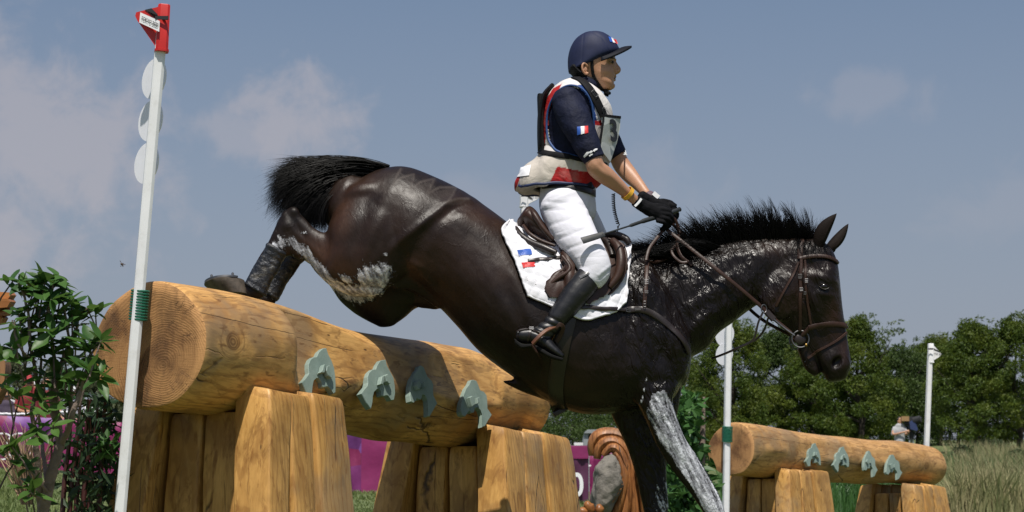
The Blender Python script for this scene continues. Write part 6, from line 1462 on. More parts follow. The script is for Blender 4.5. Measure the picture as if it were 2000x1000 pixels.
# spectators (half hidden by the leaves of the shrub)
def far_person(px, headtop, Y, shirt, label, hair=(.02, .015, .012), cap=None, glasses=True, arms='fold', group='spectators behind the rope', trousers=(.05, .05, .07), lean=0, scale=1.0, face=1, mask=False, cat='person'):
    s_ = FPX/Y*scale; g0 = on_ground(px, Y); root = empty('person', g0, label, cat, group)
    T_ = lambda x, y, r, w, yo: (px+x*s_+lean*(y), headtop+y*s_, r*s_, w*scale, yo)
    mb = MB(); limb(mb, [T_(0, .05, .075, .07, 0), T_(.01, .13, .092, .078, 0), T_(.015, .20, .07, .06, -.01)], Y, n=16); limb(mb, [T_(0, .20, .055, .055, 0), T_(0, .30, .06, .06, 0)], Y, n=12)
    limb(mb, [T_(0, .40, .12, .11, 0), T_(0, .8, .12, .11, 0)], Y, n=14)
    hands = []
    for sg in (-1, 1):
        A_ = {'fold': [T_(sg*.20, .36, .05, .05, 0), T_(sg*.24, .60, .043, .043, -.06), T_(sg*.08, .68, .035, .035, -.24), T_(-sg*.04, .66, .03, .03, -.26)], 'rail': [T_(sg*.20, .36, .05, .05, 0), T_(sg*.26, .60, .043, .043, -.05), T_(sg*.20, .80, .035, .035, -.28), T_(sg*.18, .84, .035, .03, -.32)], 'cam': [T_(sg*.18, .36, .05, .05, 0), T_(sg*.22, .56, .042, .042, -.1), T_(sg*.10+.2*face, .50, .034, .034, -.2), T_(.30*face, .44, .035, .035, -.2)]}[arms]
        limb(mb, A_, Y, n=12)
    me, V, N = remesh(mb, .016*scale, 3); set_attr(me, 'dark', np.zeros(len(V))); b = finish(me, V, 'body', M['skin'], root)
    nm = 'shirt_%d' % int(sum(shirt)*1000)
    mb = MB(); limb(mb, [T_(0, .32, .17, .11, 0), T_(0, .42, .215, .13, 0), T_(0, .62, .19, .13, 0), T_(0, .86, .185, .14, 0)], Y, n=22)
    for sg in (-1, 1): limb(mb, [T_(sg*.17, .36, .07, .07, 0), T_(sg*.225, .50, .065, .065, -.03), T_(sg*.235, .56, .06, .06, -.05)], Y, n=14)
    me, V, N = remesh(mb, .016*scale, 3); V = V+N*(.012*vnoise(V, 7, .3))[:, None]; finish(me, V, 'shirt', simple('spectator_shirt', shirt, .8, .15, 6), root)
    mb = MB(); 
    for sg in (-1, 1): limb(mb, [T_(sg*.07, .84, .11, .12, 0), T_(sg*.10, 1.25, .075, .08, 0), T_(sg*.10, 1.70, .055, .06, 0)], Y, n=14)
    me, V, N = remesh(mb, .02*scale, 2); finish(me, V, 'trousers', simple('trouser_cloth', trousers, .8, .1, 6), root)
    mb = MB()
    if cap: limb(mb, [T_(-.005, .01, .06, .06, 0), T_(0, .07, .10, .088, 0)], Y, n=16, dome=(1, .2)); limb(mb, [T_(.02*face, .085, .012, .07, -.08), T_(.05*face, .095, .008, .05, -.15)], Y, n=12)
    else: limb(mb, [T_(-.01, .005, .05, .06, .01), T_(-.012, .06, .092, .086, .018), T_(-.02, .11, .088, .075, .03)], Y, n=16)
    mb.build('cap' if cap else 'hair', simple('cap_or_hair', cap or hair, .7, .2, 30), root)
    if glasses:
        mb = MB(); a = [P(px+(.01+q)*s_, headtop+.115*s_, Y-.088+.3*q*q) for q in (-.07, -.035, 0, .035, .07)]; mb.tube(a, [.018*scale]*5, 8, flat=.6); mb.build('sunglasses', M['black'], root)
    if mask:
        mb = MB(); limb(mb, [T_(.012, .165, .045, .05, -.045), T_(.015, .20, .03, .04, -.045)], Y, n=12); mb.build('face_mask', simple('pale_mask', (.45, .6, .75), .7), root)
    return root
far_person(57, 736, 39.4, (.20, .015, .018), 'spectator in a red shirt and cap with sunglasses, behind the shrub', cap=(.35, .02, .03), arms='fold', trousers=(.08, .08, .1))
far_person(90, 741, 39.3, (.14, .012, .018), 'brown haired spectator in sunglasses and a dark red top, left of the shrub\'s main stem', hair=(.05, .028, .015), arms='rail', mask=True)
far_person(70, 744, 40.2, (.10, .12, .15), 'spectator in a white cap and grey shirt between two people in red', cap=(.7, .7, .72), arms='rail', glasses=False)
far_person(12, 762, 39.5, (.05, .035, .06), 'spectator in a dark patterned top leaning on the rope at the left edge', arms='rail')
far_person(-38, 748, 39.6, (.3, .3, .32), 'spectator in a pale top just outside the left edge', cap=(.1, .1, .3), arms='rail')
far_person(140, 806-52, 40.5, (.35, .35, .40), 'spectator in a pale top behind the leaves, near the white tent', cap=(.6, .6, .62), arms='fold')
# white tent tops behind the crowd
def tent(px, py, w, Y, label):
    root = empty('tent', on_ground(px, Y), label, 'tent', 'white tents beyond the crowd'); s_ = Y/FPX; c = P(px, py, Y); W = w*s_
    V = [c]; N_ = 4; rs_ = []; 
    corners = [c+Vector((sx*W/2, sy*W/2, -W*.20)) for sx, sy in ((-1, -1), (1, -1), (1, 1), (-1, 1))]
    V = []; Fc = []
    for i in range(4):
        a, b = corners[i], corners[(i+1) % 4]; base = len(V)
        for k in range(6):
            t = k/5; 
            for j in range(5): e = a.lerp(b, j/4); p = e.lerp(c, t); p.z -= .09*W*math.sin(math.pi*t)*.5; V.append(p)
        Fc += [(base+k*5+j, base+k*5+j+1, base+(k+1)*5+j+1, base+(k+1)*5+j) for k in range(5) for j in range(4)]
    mesh('tent_roof', V, Fc, M['white_sheet'], root, True, 30)
    for q in corners:
        mb = MB(); mb.tube([q, Vector((q.x, q.y, gz(q.x, q.y)))], .03, 6); mb.build('tent_leg', M['white_sheet'], root)
    mb = MB()
    for i in range(4):
        a, b = corners[i], corners[(i+1) % 4]; 
        mb.add([a, b, b-Vector((0, 0, .25)), a-Vector((0, 0, .25))], [(0, 1, 2, 3)])
    mb.build('tent_valance', M['white_sheet'], root, False)
tent(178, 788, 76, 50, 'white pyramid tent behind the shrub, nearer to the log end'); tent(8, 772, 60, 52, 'white tent corner at the far left edge behind the spectators'); tent(110, 800, 60, 56, 'white tent half hidden behind the shrub\'s middle stems')

# ------------------------------------------------------------------ vegetation
rsg = np.random.RandomState(21)
def cards(C, L, W, mean=None, spread=1.0, fold=True, rs=rsg):
    """leaf blades: pointed diamonds folded on the midrib. C n x 3, L lengths, W widths"""
    n = len(C); D = rs.normal(size=(n, 3)); 
    if mean is not None: D = D*spread+np.asarray(mean)
    D /= np.linalg.norm(D, axis=1, keepdims=True)+1e-9; U = rs.normal(size=(n, 3)); S = np.cross(D, U); S /= np.linalg.norm(S, axis=1, keepdims=True)+1e-9; Nn = np.cross(D, S)
    L = L[:, None]; W = W[:, None]
    V = np.stack([C, C+D*L*.45+S*W*.5+Nn*W*.15, C+D*L, C+D*L*.45-S*W*.5+Nn*W*.15], 1).reshape(-1, 3); i = np.arange(n)[:, None]*4
    T = np.concatenate([i+np.array([[0, 1, 2]]), i+np.array([[0, 2, 3]])]); return V, T
def tree(px, top, Y, wpx, hz_px, label, matn, cat='tree', seed=0, leaf=.15, n=15000, group='trees behind the distant log', shape=1.0, name='broadleaf_tree', gaps=.45):
    rs = np.random.RandomState(seed+100); base = on_ground(px, Y); topz = P(px, top, Y).z; H = topz-base.z; Wd = wpx*Y/FPX/2
    root = empty(name, base, label, cat, group)
    tr = MB(); trunkh = H*.55
    tr.tube([base-Vector((0, 0, .3)), base+Vector((.1, 0, H*.25)), base+Vector((-.08, .1, H*.5)), base+Vector((.05, 0, H*.8))], [H*.028, H*.022, H*.015, H*.005], 8)
    limbs = []
    for k in range(9):
        a = rs.uniform(0, 6.28); h0 = H*rs.uniform(.12, .6); l = Wd*rs.uniform(.5, .9); p = base+Vector((0, 0, h0)); q = p+Vector((math.cos(a)*l, math.sin(a)*l, l*rs.uniform(.4, 1.1))); tr.tube([p, p.lerp(q, .5)+Vector((0, 0, -.1*l)), q], [H*.010, H*.007, H*.002], 6)
    tr.build('trunk', M['bark_dark'], root)
    # clumps over the crown
    nc = 150; cen = []
    for k in range(nc):
        t = rs.uniform(0, 1)**.8; z = H*(.06+.90*t); prof = math.sin(math.pi*min(1, (.16+t*.84)))**.55*(1-.38*t*shape)
        a = rs.uniform(0, 6.28); r = Wd*prof*rs.uniform(.45, 1.0)**.5; cen.append((math.cos(a)*r, math.sin(a)*r, z+rs.normal(0, .03*H), rs.uniform(.5, 1.15)*min(Wd, H)*.17))
    for k in range(16): cen.append((rs.normal(0, Wd*.34), rs.normal(0, Wd*.2), H*rs.uniform(.88, 1.03), .055*Wd)); cen.append((cen[-1][0], cen[-1][1], cen[-1][2]-.07*H, .08*Wd))
    cen = np.array(cen); wgt = cen[:, 3]**2; idx = rs.choice(len(cen), n, p=wgt/wgt.sum())
    d = rs.normal(size=(n, 3)); d /= np.linalg.norm(d, axis=1, keepdims=True); rr = rs.uniform(.55, 1.05, n)**.6
    C = cen[idx, :3]+d*(cen[idx, 3]*rr)[:, None]*np.array([1.15, 1.15, .8])+np.array(base)
    V, T = cards(C, rs.uniform(.7, 1.3, n)*leaf, rs.uniform(.3, .5, n)*leaf, mean=(0, 0, -.35), spread=.8, rs=rs)
    cr = tri_mesh('crown', V, T, M[matn], root); return root
TR = [(1120, 775, 82, 150, 'leaf_dark', 'dark low tree seen between the near posts and the horse\'s belly'),
      (1215, 760, 84, 140, 'leaf_dark', 'dark tree behind the horse\'s forelegs'),
      (1330, 700, 84, 150, 'leaf_tree', 'mid green tree behind the horse\'s chest and raised foreleg'),
      (1435, 617, 80, 150, 'leaf_tree', 'tall tree behind the disc-marked pole, below the horse\'s neck'),
      (1530, 640, 83, 130, 'leaf_dark', 'dark tree under the horse\'s throat'),
      (1600, 668, 80, 120, 'leaf_tree', 'yellow green tree directly behind the horse\'s muzzle'),
      (1680, 620, 78, 135, 'leaf_tree', 'tall bright tree just right of the horse\'s nose'),
      (1760, 680, 86, 140, 'leaf_dark', 'dull dark tree in the dip, between the nose and the far flagged pole'),
      (1835, 655, 88, 130, 'leaf_tree', 'green tree just behind the far white flag'),
      (1905, 628, 76, 150, 'leaf_tree', 'large dense tree above the dry grass, right of the far flag'),
      (1990, 622, 76, 140, 'leaf_tree', 'large tree cut by the right edge of the picture'),
      (2090, 640, 78, 150, 'leaf_dark', 'tree just beyond the right edge of the picture')]
for i, (px, top, Y, w, m_, lab) in enumerate(TR): tree(px, top+4, Y, w*1.5, 0, lab, m_, seed=i, leaf=.125, n=26000 if 1250 < px < 2020 else 9000, shape=.8+.5*math.sin(i*2.3))
# darker second rank filling the lower part
for i, px in enumerate((1090, 1170, 1270, 1380, 1490, 1580, 1650, 1720, 1790, 1870, 1950, 2040)):
    tree(px, 745+12*math.sin(i*2.1)-(20 if px > 1840 else 0), 88+3*math.sin(i), 120, 0, ['low dark bushy tree under the horse\'s belly', 'low dark bushy tree behind the near foreleg', 'low bushy tree left of the disc-marked pole', 'low bushy tree right at the disc-marked pole', 'low dark tree above the distant log\'s left third', 'low dark tree above the distant log\'s middle', 'low dark tree below the horse\'s muzzle', 'low dark tree left of the camera operator', 'low dark tree right of the camera operator', 'low dark tree behind the grass near the distant log\'s right end', 'low dark tree behind the dry grass', 'low dark tree beyond the right edge'][i], 'leaf_dark', seed=50+i, n=6500, group='low trees in the second rank', shape=.3, leaf=.14)
# hedge of grey green willows far left, beyond the crowd
for i, (px, top) in enumerate(((-60, 690), (20, 702), (100, 716), (180, 735), (262, 748), (340, 770))):
    tree(px, top, 74, 110, 0, ['pale willow beyond the left edge', 'pale grey green willow above the spectators at the left edge', 'pale grey green willow behind the shrub\'s stems', 'pale grey green willow behind the white tent', 'pale willow hidden behind the log end', 'pale willow hidden behind the near log'][i], 'leaf_grey', seed=80+i, n=7000, group='willows behind the crowd', shape=.2, leaf=.14, name='willow_tree')
# small grey bushes in the meadow
for i, (px, top, w) in enumerate(((1880, 872, 60), (1945, 860, 70), (1990, 880, 50), (1930, 905, 50), (1650, 945, 70))):
    tree(px, top, (58, 60, 55, 46, 40)[i], w, 0, ['pale feathery bush at the edge of the dry grass, right of the far posts', 'taller feathery bush in the dry grass', 'feathery bush at the right edge', 'small feathery bush among the dry grass', 'green weeds between the distant log\'s two buttresses'][i], 'leaf_grey' if i < 4 else 'leaf_green', seed=120+i, n=3200, group='bushes in the meadow', shape=.5, leaf=.10, name='bush', cat='bush')
# grass
def blades(n, px0, px1, Y0, Y1, h0, h1, w, name, matn, label, seed, lean=.25):
    rs = np.random.RandomState(seed); Y = Y0*(Y1/Y0)**rs.rand(n); X = (rs.uniform(px0, px1, n)-1000)/FPX*Y/_ca*1.0; Z = ground_z(X, Y); h = rs.uniform(h0, h1, n)*(.75+.35*np.sin(X*1.7+Y*.5)); a = rs.uniform(0, 6.28, n); l = rs.uniform(.05, 1, n)**1.5*lean*2
    dx = np.cos(a)*l*h; dy = np.sin(a)*l*h; wd = w*rs.uniform(.6, 1.4, n)
    b = np.stack([X, Y, Z-.01], 1); sx = np.stack([np.ones(n), 0*X, 0*X], 1)*wd[:, None]/2
    m1 = b+np.stack([dx*.35, dy*.35, h*.6], 1); tp = b+np.stack([dx, dy, h], 1)
    V = np.stack([b-sx, b+sx, m1+sx*.7, m1-sx*.7, tp], 1).reshape(-1, 3); i = np.arange(n)[:, None]*5
    T = np.concatenate([i+np.array([[0, 1, 2]]), i+np.array([[0, 2, 3]]), i+np.array([[3, 2, 4]])])
    o = tri_mesh(name, V, T, M[matn]); tag(o, label, 'grass', kind='stuff'); return o
blades(84000, -200, 1600, 11, 38, .05, .12, .016, 'lawn', 'grass', 'short mown grass in front of the purple banners', 1, .5)
blades(52000, 1840, 2080, 30, 62, .30, .85, .022, 'tall_grass', 'tall_grass', 'tall dry meadow grass around the distant log', 2, .35)
blades(16000, 1840, 2080, 33, 62, .30, .85, .022, 'tall_grass', 'tall_grass', 'tall dry meadow grass around the distant log', 22, .35) if False else blades(9000, 1400, 2080, 34, 60, .3, 1.0, .018, 'tall_grass', 'leaf_green', 'green weeds among the dry meadow grass', 3, .4)

# ------------------------------------------------------------------ near shrub with glossy leaves, left
shrub = empty('shrub', on_ground(95, 8.3), 'leafy glossy green shrub with pale forked stems beside the near log\'s sawn end', 'shrub')
def leafmesh(L=1.0, W=.34, curl=.14, n=7):
    V = []; Fc = []
    for i in range(n+1):
        t = i/n; w = W*math.sin(math.pi*min(1, t**.85))**.9*.5+.004; z = -curl*t*t+.02*math.sin(t*9)
        V += [(t*L, -w, z+w*.35), (t*L, 0, z), (t*L, w, z+w*.35)]
    for i in range(n): Fc += [(i*3, i*3+3, i*3+4, i*3+1), (i*3+1, i*3+4, i*3+5, i*3+2)]
    me = bpy.data.meshes.new('leaf'); me.from_pydata(V, [], Fc); me.polygons.foreach_set('use_smooth', [True]*len(me.polygons)); me.materials.append(M['leaf_shrub']); me.update(); return me
leafs = [leafmesh(W=w, curl=c) for w, c in ((.42, .10), (.38, .26), (.46, .02))]
sinv = shrub.matrix_world.inverted(); rl = random.Random(5); nleaf = 0; stuffV = []; stuffT = []
def place_leaf(p, d, size):
    global nleaf
    d = Vector(d).normalized(); up = Vector((rl.gauss(0, .35), rl.gauss(0, .35)-.25, 1)); y = up.cross(d).normalized(); z = d.cross(y); Mx = Matrix(((d.x, y.x, z.x, p.x), (d.y, y.y, z.y, p.y), (d.z, y.z, z.z, p.z), (0, 0, 0, 1))) @ Matrix.Scale(size, 4)
    me = rl.choice(leafs)
    if nleaf < 296:
        o = bpy.data.objects.new('leaf', me); COL.objects.link(o); o.parent = shrub; o.matrix_parent_inverse = sinv; o.matrix_basis = Mx
    else:
        b = len(stuffV); stuffV.extend([Mx @ v.co for v in me.vertices]); stuffT.extend([tuple(i+b for i in q.vertices) for q in me.polygons])
    nleaf += 1
stems = [([(82, 1010, 8.25), (92, 960, 8.22), (104, 912, 8.2), (118, 868, 8.2)], [.026, .024, .022, .020]), ([(118, 868, 8.2), (110, 820, 8.2), (104, 770, 8.2), (112, 730, 8.22)], [.018, .019, .020, .017]), ([(112, 730, 8.22), (124, 700, 8.25), (136, 668, 8.3), (150, 640, 8.3)], [.012, .010, .008, .006]),
         ([(118, 868, 8.2), (132, 842, 8.15), (142, 808, 8.1), (158, 764, 8.1)], [.014, .013, .012, .010]), ([(134, 838, 8.15), (138, 790, 8.2), (140, 760, 8.2), (150, 700, 8.2)], [.010, .009, .007, .004]), ([(80, 1005, 8.25), (76, 940, 8.2), (70, 870, 8.15), (62, 800, 8.1)], [.015, .014, .012, .009]), ([(95, 960, 8.2), (86, 900, 8.3), (80, 850, 8.35), (74, 800, 8.3)], [.010, .009, .008, .006]),
         ([(74, 760, 8.15), (66, 710, 8.15), (58, 670, 8.1), (56, 620, 8.1), (46, 575, 8.1), (36, 552, 8.1)], [.009, .008, .007, .006, .005, .003]), ([(62, 800, 8.1), (72, 760, 8.15), (80, 720, 8.2), (78, 680, 8.2)], [.009, .008, .006, .004]),
         ([(112, 730, 8.2), (104, 690, 8.15), (100, 640, 8.1), (96, 600, 8.1), (104, 560, 8.1)], [.010, .008, .007, .005, .003]), ([(136, 668, 8.3), (128, 620, 8.2), (122, 585, 8.2), (130, 575, 8.2)], [.006, .005, .004, .003]), ([(150, 640, 8.3), (156, 618, 8.25), (168, 605, 8.2), (182, 600, 8.2)], [.006, .005, .004, .003]), ([(158, 764, 8.1), (168, 720, 8.05), (180, 690, 8.05), (192, 668, 8.0)], [.008, .006, .005, .003]),
         ([(92, 960, 8.2), (60, 920, 8.1), (40, 885, 8.05), (20, 870, 8.0)], [.006, .005, .004, .003]), ([(86, 975, 8.2), (62, 965, 8.0), (56, 945, 8.0)], [.005, .004, .003]), ([(56, 700, 8.1), (40, 680, 8.0), (30, 655, 8.0), (24, 625, 8.0)], [.006, .005, .004, .003]), ([(56, 640, 8.1), (70, 610, 8.15), (76, 580, 8.2), (84, 560, 8.2)], [.005, .004, .004, .003])]
for pts, rr in stems:
    C = catmull([tuple(p)+(r,) for p, r in zip(pts, rr)], 5); mb = MB(); mb.tube([P(c[0]+.8*math.sin(i*1.7), c[1], c[2]) for i, c in enumerate(C)], [c[3]*(1+.08*math.sin(i*2.3)) for i, c in enumerate(C)], 9); mb.build('stem', M['bark'], shrub)
whorls = [(36, 548, 8.1, 7, 1), (26, 548, 8.1, 4, .9), (46, 560, 8.1, 6, .9), (90, 540, 8.1, 7, 1), (112, 540, 8.1, 8, 1), (104, 556, 8.1, 6, 1), (66, 572, 8.15, 7, 1), (82, 560, 8.15, 6, 1), (124, 556, 8.15, 4, .8), (56, 590, 8.1, 6, 1), (36, 604, 8.1, 5, .9), (100, 585, 8.05, 8, 1), (122, 582, 8.1, 8, 1.1), (140, 590, 8.15, 6, 1), (152, 600, 8.2, 6, .9), (170, 602, 8.2, 7, 1), (186, 606, 8.2, 5, .8), (112, 612, 8.1, 8, 1), (88, 612, 8.2, 7, 1), (66, 622, 8.15, 6, 1), (46, 628, 8.1, 6, .9), (28, 625, 8.0, 6, .9), (134, 620, 8.2, 7, 1), (78, 640, 8.2, 7, 1), (100, 646, 8.05, 8, 1.1), (150, 636, 8.25, 6, 1), (120, 664, 8.1, 7, 1), (88, 672, 8.15, 7, 1), (62, 660, 8.15, 6, 1), (40, 664, 8.1, 6, 1), (22, 678, 8.0, 6, 1), (104, 690, 8.1, 8, 1.1), (72, 696, 8.15, 6, 1), (44, 700, 8.1, 6, 1.1), (6, 690, 8.0, 5, 1), (138, 700, 8.2, 6, 1), (180, 668, 8.05, 8, 1.1), (164, 676, 8.1, 6, 1), (198, 664, 8.0, 6, 1), (176, 690, 8.05, 6, 1), (152, 718, 8.1, 6, .9), (178, 722, 8.0, 8, 1.1), (196, 732, 8.0, 6, 1), (160, 742, 8.1, 7, 1), (88, 730, 8.1, 6, 1), (30, 735, 8.1, 6, 1.1), (12, 748, 8.0, 3, 1), (40, 770, 8.05, 4, 1), (64, 790, 8.0, 5, .9), (92, 800, 8.05, 5, 1), (104, 830, 8.0, 5, 1), (74, 840, 8.0, 4, .9), (84, 860, 8.0, 4, .9), (20, 868, 8.0, 6, 1.1), (38, 890, 8.05, 5, 1), (6, 885, 8.0, 4, 1), (50, 905, 8.05, 4, 1), (56, 945, 8.0, 5, 1), (70, 962, 8.0, 5, 1), (40, 940, 8.0, 2, .9), (90, 780, 8.1, 4, 1), (112, 760, 8.15, 5, .9), (128, 740, 8.15, 6, 1)]
for (px, py, Y, n, k) in whorls:
    c = P(px, py, Y)
    ax = Vector((rl.gauss(0, .4), rl.gauss(0, .35)-.25, .8)).normalized()
    for i in range(n):
        a = 2*math.pi*i/n+rl.uniform(-.3, .3); e1 = ax.orthogonal().normalized(); e2 = ax.cross(e1); d = (e1*math.cos(a)+e2*math.sin(a))*rl.uniform(.7, 1)+ax*rl.uniform(-.15, .65)
        place_leaf(c-ax*rl.uniform(0, .03), d, .100*k*rl.uniform(.7, 1.12))
    if rl.random() < .7: mb = MB(); mb.tube([c, c-ax*.06+Vector((0, .01, -.03)), c-ax*.10+Vector((0, .02, -.07))], [.0028, .0035, .004], 6); 
    tw = mb.build('twig', M['bark'], shrub) if mb.v else None
# inner and lower leaves of the shrub and the dark plant behind it
if stuffV: o = mesh('foliage', stuffV, stuffT, M['leaf_shrub'], shrub); tag(o, kind='stuff')
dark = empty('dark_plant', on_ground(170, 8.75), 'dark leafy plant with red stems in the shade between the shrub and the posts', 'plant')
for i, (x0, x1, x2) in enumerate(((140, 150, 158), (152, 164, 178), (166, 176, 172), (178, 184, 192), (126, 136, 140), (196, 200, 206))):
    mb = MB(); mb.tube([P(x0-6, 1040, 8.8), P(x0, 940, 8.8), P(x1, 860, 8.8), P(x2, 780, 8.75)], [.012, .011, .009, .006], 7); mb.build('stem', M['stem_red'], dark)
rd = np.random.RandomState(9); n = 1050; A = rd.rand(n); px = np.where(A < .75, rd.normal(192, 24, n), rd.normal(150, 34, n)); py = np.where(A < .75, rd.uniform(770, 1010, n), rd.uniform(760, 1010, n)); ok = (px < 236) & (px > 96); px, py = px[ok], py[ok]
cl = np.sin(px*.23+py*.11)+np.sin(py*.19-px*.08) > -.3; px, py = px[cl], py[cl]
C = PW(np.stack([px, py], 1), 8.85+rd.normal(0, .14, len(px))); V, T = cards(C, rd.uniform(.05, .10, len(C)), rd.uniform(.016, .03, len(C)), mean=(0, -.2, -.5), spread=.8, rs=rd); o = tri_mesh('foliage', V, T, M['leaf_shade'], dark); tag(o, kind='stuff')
sp = [(206, 872), (214, 880), (222, 866), (200, 882), (212, 862), (120, 742), (128, 730), (140, 770)]
C = PW(np.array([(x+rd.normal(0, 5), y+rd.normal(0, 5)) for x, y in sp for _ in range(6)]), 8.62+rd.normal(0, .02, len(sp)*6)); V, T = cards(C, rd.uniform(.05, .08, len(C)), rd.uniform(.02, .03, len(C)), rs=rd); tri_mesh('new_leaves', V, T, M['leaf_green'], dark)
# dry twiggy stalk clump behind the shrub
dry = MB(); rr_ = random.Random(3)
for i in range(90):
    b = P(50+rr_.uniform(-8, 14), 985, 14); t = P(52+rr_.gauss(0, 34), rr_.uniform(820, 900), 14+rr_.uniform(-.3, .3)); dry.tube([b, b.lerp(t, .5)+Vector((rr_.gauss(0, .03), 0, .06)), t], [.006, .005, .002], 4)
o = dry.build('dry_weeds', simple('dry_stalks', (.30, .20, .12), .8, .3), None); tag(o, 'dry brown weed stalks in front of the ringed banner', 'weeds', kind='stuff')
# green sapling between the raised foreleg and the disc-marked pole
sap = empty('sapling', on_ground(1368, 15), 'light green young tree with a thin grey trunk right of the greased foreleg', 'sapling')
mb = MB(); mb.tube([P(1368, 1100, 15), P(1370, 960, 15), P(1372, 860, 15), P(1375, 775, 15)], [.028, .026, .022, .010], 9); mb.build('trunk', M['bark'], sap)
rd = np.random.RandomState(12); nl = 1500; cx = []; 
for (x, y, r, k) in ((1345, 800, 24, 220), (1365, 780, 20, 160), (1352, 840, 30, 200), (1330, 870, 24, 160), (1360, 890, 34, 240), (1346, 930, 34, 240), (1380, 940, 24, 160), (1330, 965, 34, 260), (1370, 980, 30, 200), (1318, 905, 18, 90), (1310, 985, 26, 150)): cx += [(x-14+rd.normal(0, r*.38), y+8+rd.normal(0, r*.5)) for _ in range(int(k*.7))]
C = PW(np.array(cx), 15+rd.normal(0, .28, len(cx))); V, T = cards(C, rd.uniform(.06, .13, len(C)), rd.uniform(.04, .08, len(C)), mean=(.2, -.2, -.3), spread=.9, rs=rd); o = tri_mesh('foliage', V, T, M['leaf_green'], sap); tag(o, kind='stuff')
# ------------------------------------------------------------------ stone and carved wave, behind the forelegs
Yw = 19.0
stone = MB(); outl = [(1157, 1010), (1155, 968), (1158, 920), (1162, 912), (1180, 897), (1195, 884), (1204, 892), (1212, 920), (1214, 950), (1205, 980), (1190, 1010)]
cen_ = P(1184, 950, Yw); rings = []
for k, dy in ((.35, -.22), (.75, -.18), (.95, -.09), (1, 0), (.95, .10), (.6, .2)): rings.append([cen_+(P(x, y, Yw)-cen_)*k+Vector((0, dy, 0)) for x, y in outl])
stone.grid(rings); me_, V_, N_m = remesh(stone, .018, 2); V_ = V_+N_m*(.018*vnoise(V_, 9, .2)+.009*vnoise(V_, 26, .4))[:, None]; o = finish(me_, V_, 'standing_stone', M['rock']); tag(o, 'rough grey standing stone inside the curl of the carved wooden wave', 'stone')
wave = empty('wave_carving', on_ground(1235, Yw), 'varnished wooden wave carving curling over the grey stone, behind the horse\'s forelegs', 'wood carving', 'carved wooden waves')
wv = [([(1157, 890), (1158, 868), (1170, 852), (1190, 848), (1214, 854), (1234, 876), (1246, 915), (1254, 960), (1262, 1030)], .062), ([(1166, 896), (1170, 876), (1184, 864), (1202, 864), (1220, 880), (1232, 910), (1238, 950), (1242, 1030)], .058), ([(1178, 890), (1190, 876), (1204, 878), (1216, 898), (1224, 935), (1224, 975), (1214, 1030)], .052), ([(1200, 884), (1212, 905), (1218, 940), (1212, 975), (1198, 1010), (1186, 1030)], .045), ([(1246, 905), (1258, 950), (1268, 1030)], .06)]
for i, (pp, r) in enumerate(wv):
    C = catmull(pp, 6); mb = MB(); mb.tube([P(c[0], c[1], Yw+.14-.05*i) for c in C], [r*(.55+.5*min(1, k/10)) for k in range(len(C))], 12, flat=1.8); mb.build('carved_ridge', M['varnish'], wave)
tm = MB()
for k, (x, y) in enumerate([(1190, 985), (1195, 978), (1200, 971), (1205, 963), (1209, 955), (1211, 946), (1212, 938), (1211, 929)]): tm.box(P(x, y, Yw-.1), .03, .10, .03, Matrix.Rotation(.8, 3, 'Y'))
o = tm.build('sawtooth_edge', M['varnish'], wave, False); tag(o, kind='stuff')
for k, (x, y, r) in enumerate([(1136, 1000, .05), (1152, 992, .055), (1170, 996, .045), (1150, 1008, .05)]):
    mb = MB(); mb.sphere(P(x, y, Yw-.3), r*1.25, r, r*.85, 10, 7, Matrix.Rotation(k*.9, 3, 'Y')); mb.box(P(x+4, y-2, Yw-.3), r*1.1, r, r*.8, Matrix.Rotation(.5+k, 3, 'Y')); _m, _v, _n = remesh(mb, .014, 2); o = finish(_m, _v+_n*(.010*vnoise(_v, 20, .1*k))[:, None], 'wood_knob', M['varnish_pale']) if True else mb.build('wood_knob', M['varnish_pale'], None); tag(o, ['leftmost rounded wooden knob at the foot of the wave carving', 'largest rounded wooden knob below the grey stone', 'smaller rounded knob right of the largest one below the stone', 'lowest rounded knob under the largest one'][k], 'wood knob', 'rounded wooden knobs')
# carved pieces at the left edge
wl = empty('wave_carving', on_ground(-10, 9.5), 'orange layered wood carving cut by the left edge of the picture', 'wood carving', 'carved wooden waves'); bpy.context.view_layer.update()
for i, (x1, y0, y1, yo) in enumerate(((21, 571, 586, 0), (20, 584, 601, -.03), (15, 600, 617, 0), (5, 616, 634, .02))):
    mb = MB(); top = [P(-60, y0-6, 8.6+yo), P(-20, y0-2, 8.6+yo), P(x1-4, y0, 8.6+yo), P(x1, y0+5, 8.6+yo), P(x1-6, y1-1, 8.6+yo), P(-20, y1+2, 8.6+yo), P(-60, y1+4, 8.6+yo)]; mb.prism(top, (0, .10, .01)); mb.build('carved_ridge', M['varnish_pale'], wl, True, 30)
mb = MB(); mb.prism([P(-55, 690, 8.4), P(0, 704, 8.4), P(9, 704, 8.4), P(11, 712, 8.4), P(9, 740, 8.4), P(3, 760, 8.4), P(-9, 785, 8.4), P(-65, 820, 8.4)], (0, .10, 0)); mb.build('carved_ridge', M['varnish'], wl, True, 30)
mb = MB(); _a = P(-60, 560, 8.62); mb.prism([Vector((_a.x, 8.62, 0)), Vector((_a.x+.11, 8.62, 0)), Vector((_a.x+.09, 8.62, _a.z*.6)), Vector((_a.x+.10, 8.62, _a.z)), Vector((_a.x-.05, 8.62, _a.z+.03)), Vector((_a.x-.12, 8.62, 0))], (0, .12, 0)); mb.build('carved_post', M['varnish'], wl, True, 30)
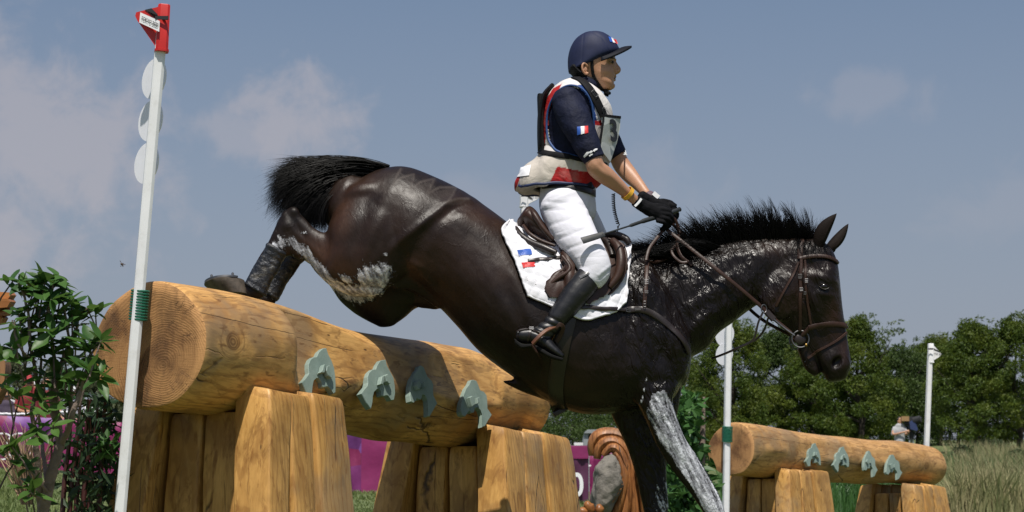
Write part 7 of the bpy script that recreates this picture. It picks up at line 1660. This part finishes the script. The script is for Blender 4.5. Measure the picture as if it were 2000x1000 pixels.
# ------------------------------------------------------------------ grey equipment box with an open front, white panel
Yb = 39.0; gb = empty('equipment_shelter', on_ground(1180, Yb), 'grey open-fronted equipment box behind the banners, above the carved wave', 'equipment box')
def wall(pts, th, name, m_): mb = MB(); mb.prism(pts, th); return mb.build(name, m_, gb, True, 30)
wall([P(1139, 960, Yb), P(1140, 856, Yb), P(1143, 842, Yb), P(1149, 842, Yb), P(1149, 960, Yb)], (0, .9, 0), 'side_panel', M['grey_metal'])
wall([P(1196, 960, Yb), P(1196, 843, Yb), P(1206, 843, Yb), P(1213, 856, Yb), P(1216, 960, Yb)], (0, .9, 0), 'side_panel', M['grey_metal'])
wall([P(1141, 846, Yb-.05), P(1147, 839, Yb-.05), P(1200, 838, Yb-.05), P(1210, 846, Yb-.05)], (0, 1.0, 0), 'roof_panel', M['grey_metal'])
wall([P(1149, 960, Yb+.85), P(1149, 846, Yb+.85), P(1196, 846, Yb+.85), P(1196, 960, Yb+.85)], (0, .03, 0), 'back_panel', M['dark'])
wall([P(1141, 960, Yb-.04), P(1141, 881, Yb-.04), P(1196, 881, Yb-.04), P(1196, 960, Yb-.04)], (0, .06, 0), 'lower_panel', M['grey_metal'])
mb = MB(); mb.tube([P(1201, 850, Yb-.03), P(1201, 870, Yb-.03)], .03, 8); mb.build('handle', M['grey_metal'], gb)
mb = MB(); mb.sphere(P(1148, 885, Yb-.05), .03, .015, .03, 12, 8); mb.build('yellow_sticker', simple('yellow_sticker', (.6, .45, .02), .5), gb)
mb = MB(); mb.box(P(1130, 880, Yb+.2)+Vector((0, 0, -.35)), .17, .10, 1.0); o = mb.build('white_board', M['white_sheet'], None, True, 30); tag(o, 'small white board standing left of the grey equipment box', 'board')
# red thing glimpsed low between the legs
# ------------------------------------------------------------------ camera operator on the rise
Yc = 70.0
cp = far_person(1757, 816, Yc, (.36, .36, .37), 'distant camera operator in a white shirt and khaki trousers above the distant log', cap=None, arms='cam', glasses=False, group=None, trousers=(.30, .24, .15), face=1)
tv = empty('television_camera', on_ground(1772, Yc), 'large shoulder height television camera with a blue rain cover on a tripod', 'camera')
mb = MB(); mb.box(P(1767, 818, Yc-.1), .26, .2, .16); mb.build('viewfinder_hood', simple('tan_card', (.30, .18, .08), .7), tv, True, 30)
mb = MB(); mb.box(P(1780, 822, Yc), .45, .25, .28); mb.tube([P(1784, 822, Yc-.1), P(1798, 818, Yc-.2)], .12, 12); mb.build('camera_body', M['dark'], tv, True, 30)
mb = MB(); mb.prism([P(1776, 824, Yc-.2), P(1786, 819, Yc-.2), P(1793, 838, Yc-.2), P(1791, 842, Yc-.2), P(1778, 838, Yc-.2)], (0, .4, 0)); mb.build('rain_cover', simple('navy_cover', (.02, .035, .11), .6, .2, 8), tv, True, 30)
mb = MB(); mb.tube([P(1780, 835, Yc), P(1780, 858, Yc)], .07, 10); mb.build('pedestal', M['dark'], tv)
for dx in (-9, 0, 9):
    mb = MB(); mb.tube([P(1780, 846, Yc), P(1780+dx, 888, Yc+.3*(dx == 0))], .028, 6); mb.build('leg', M['grey_metal'], tv)
# insect in flight, upper left
ins = MB(); c = P(237.5, 515.5, 7.4); ins.sphere(c, .0045, .0045, .004, 10, 8); ins.tube([c, c+Vector((.004, 0, -.004)), c+Vector((.006, 0, -.011))], [.003, .003, .001], 6)
iw = ins.build('flying_insect', simple('insect_brown', (.06, .03, .015), .5), None); tag(iw, 'small brown insect flying in the sky left of the marker pole', 'insect')
for dx, dz in ((-.006, .012), (.014, -.003), (-.003, -.010), (.008, .002)):
    mb = MB(); mb.tube([c, c+Vector((dx, 0, dz))], [.0006, .0012], 5); mb.build('wing' if abs(dz) > .005 or dx > .01 else 'leg', iw.data.materials[0], iw)
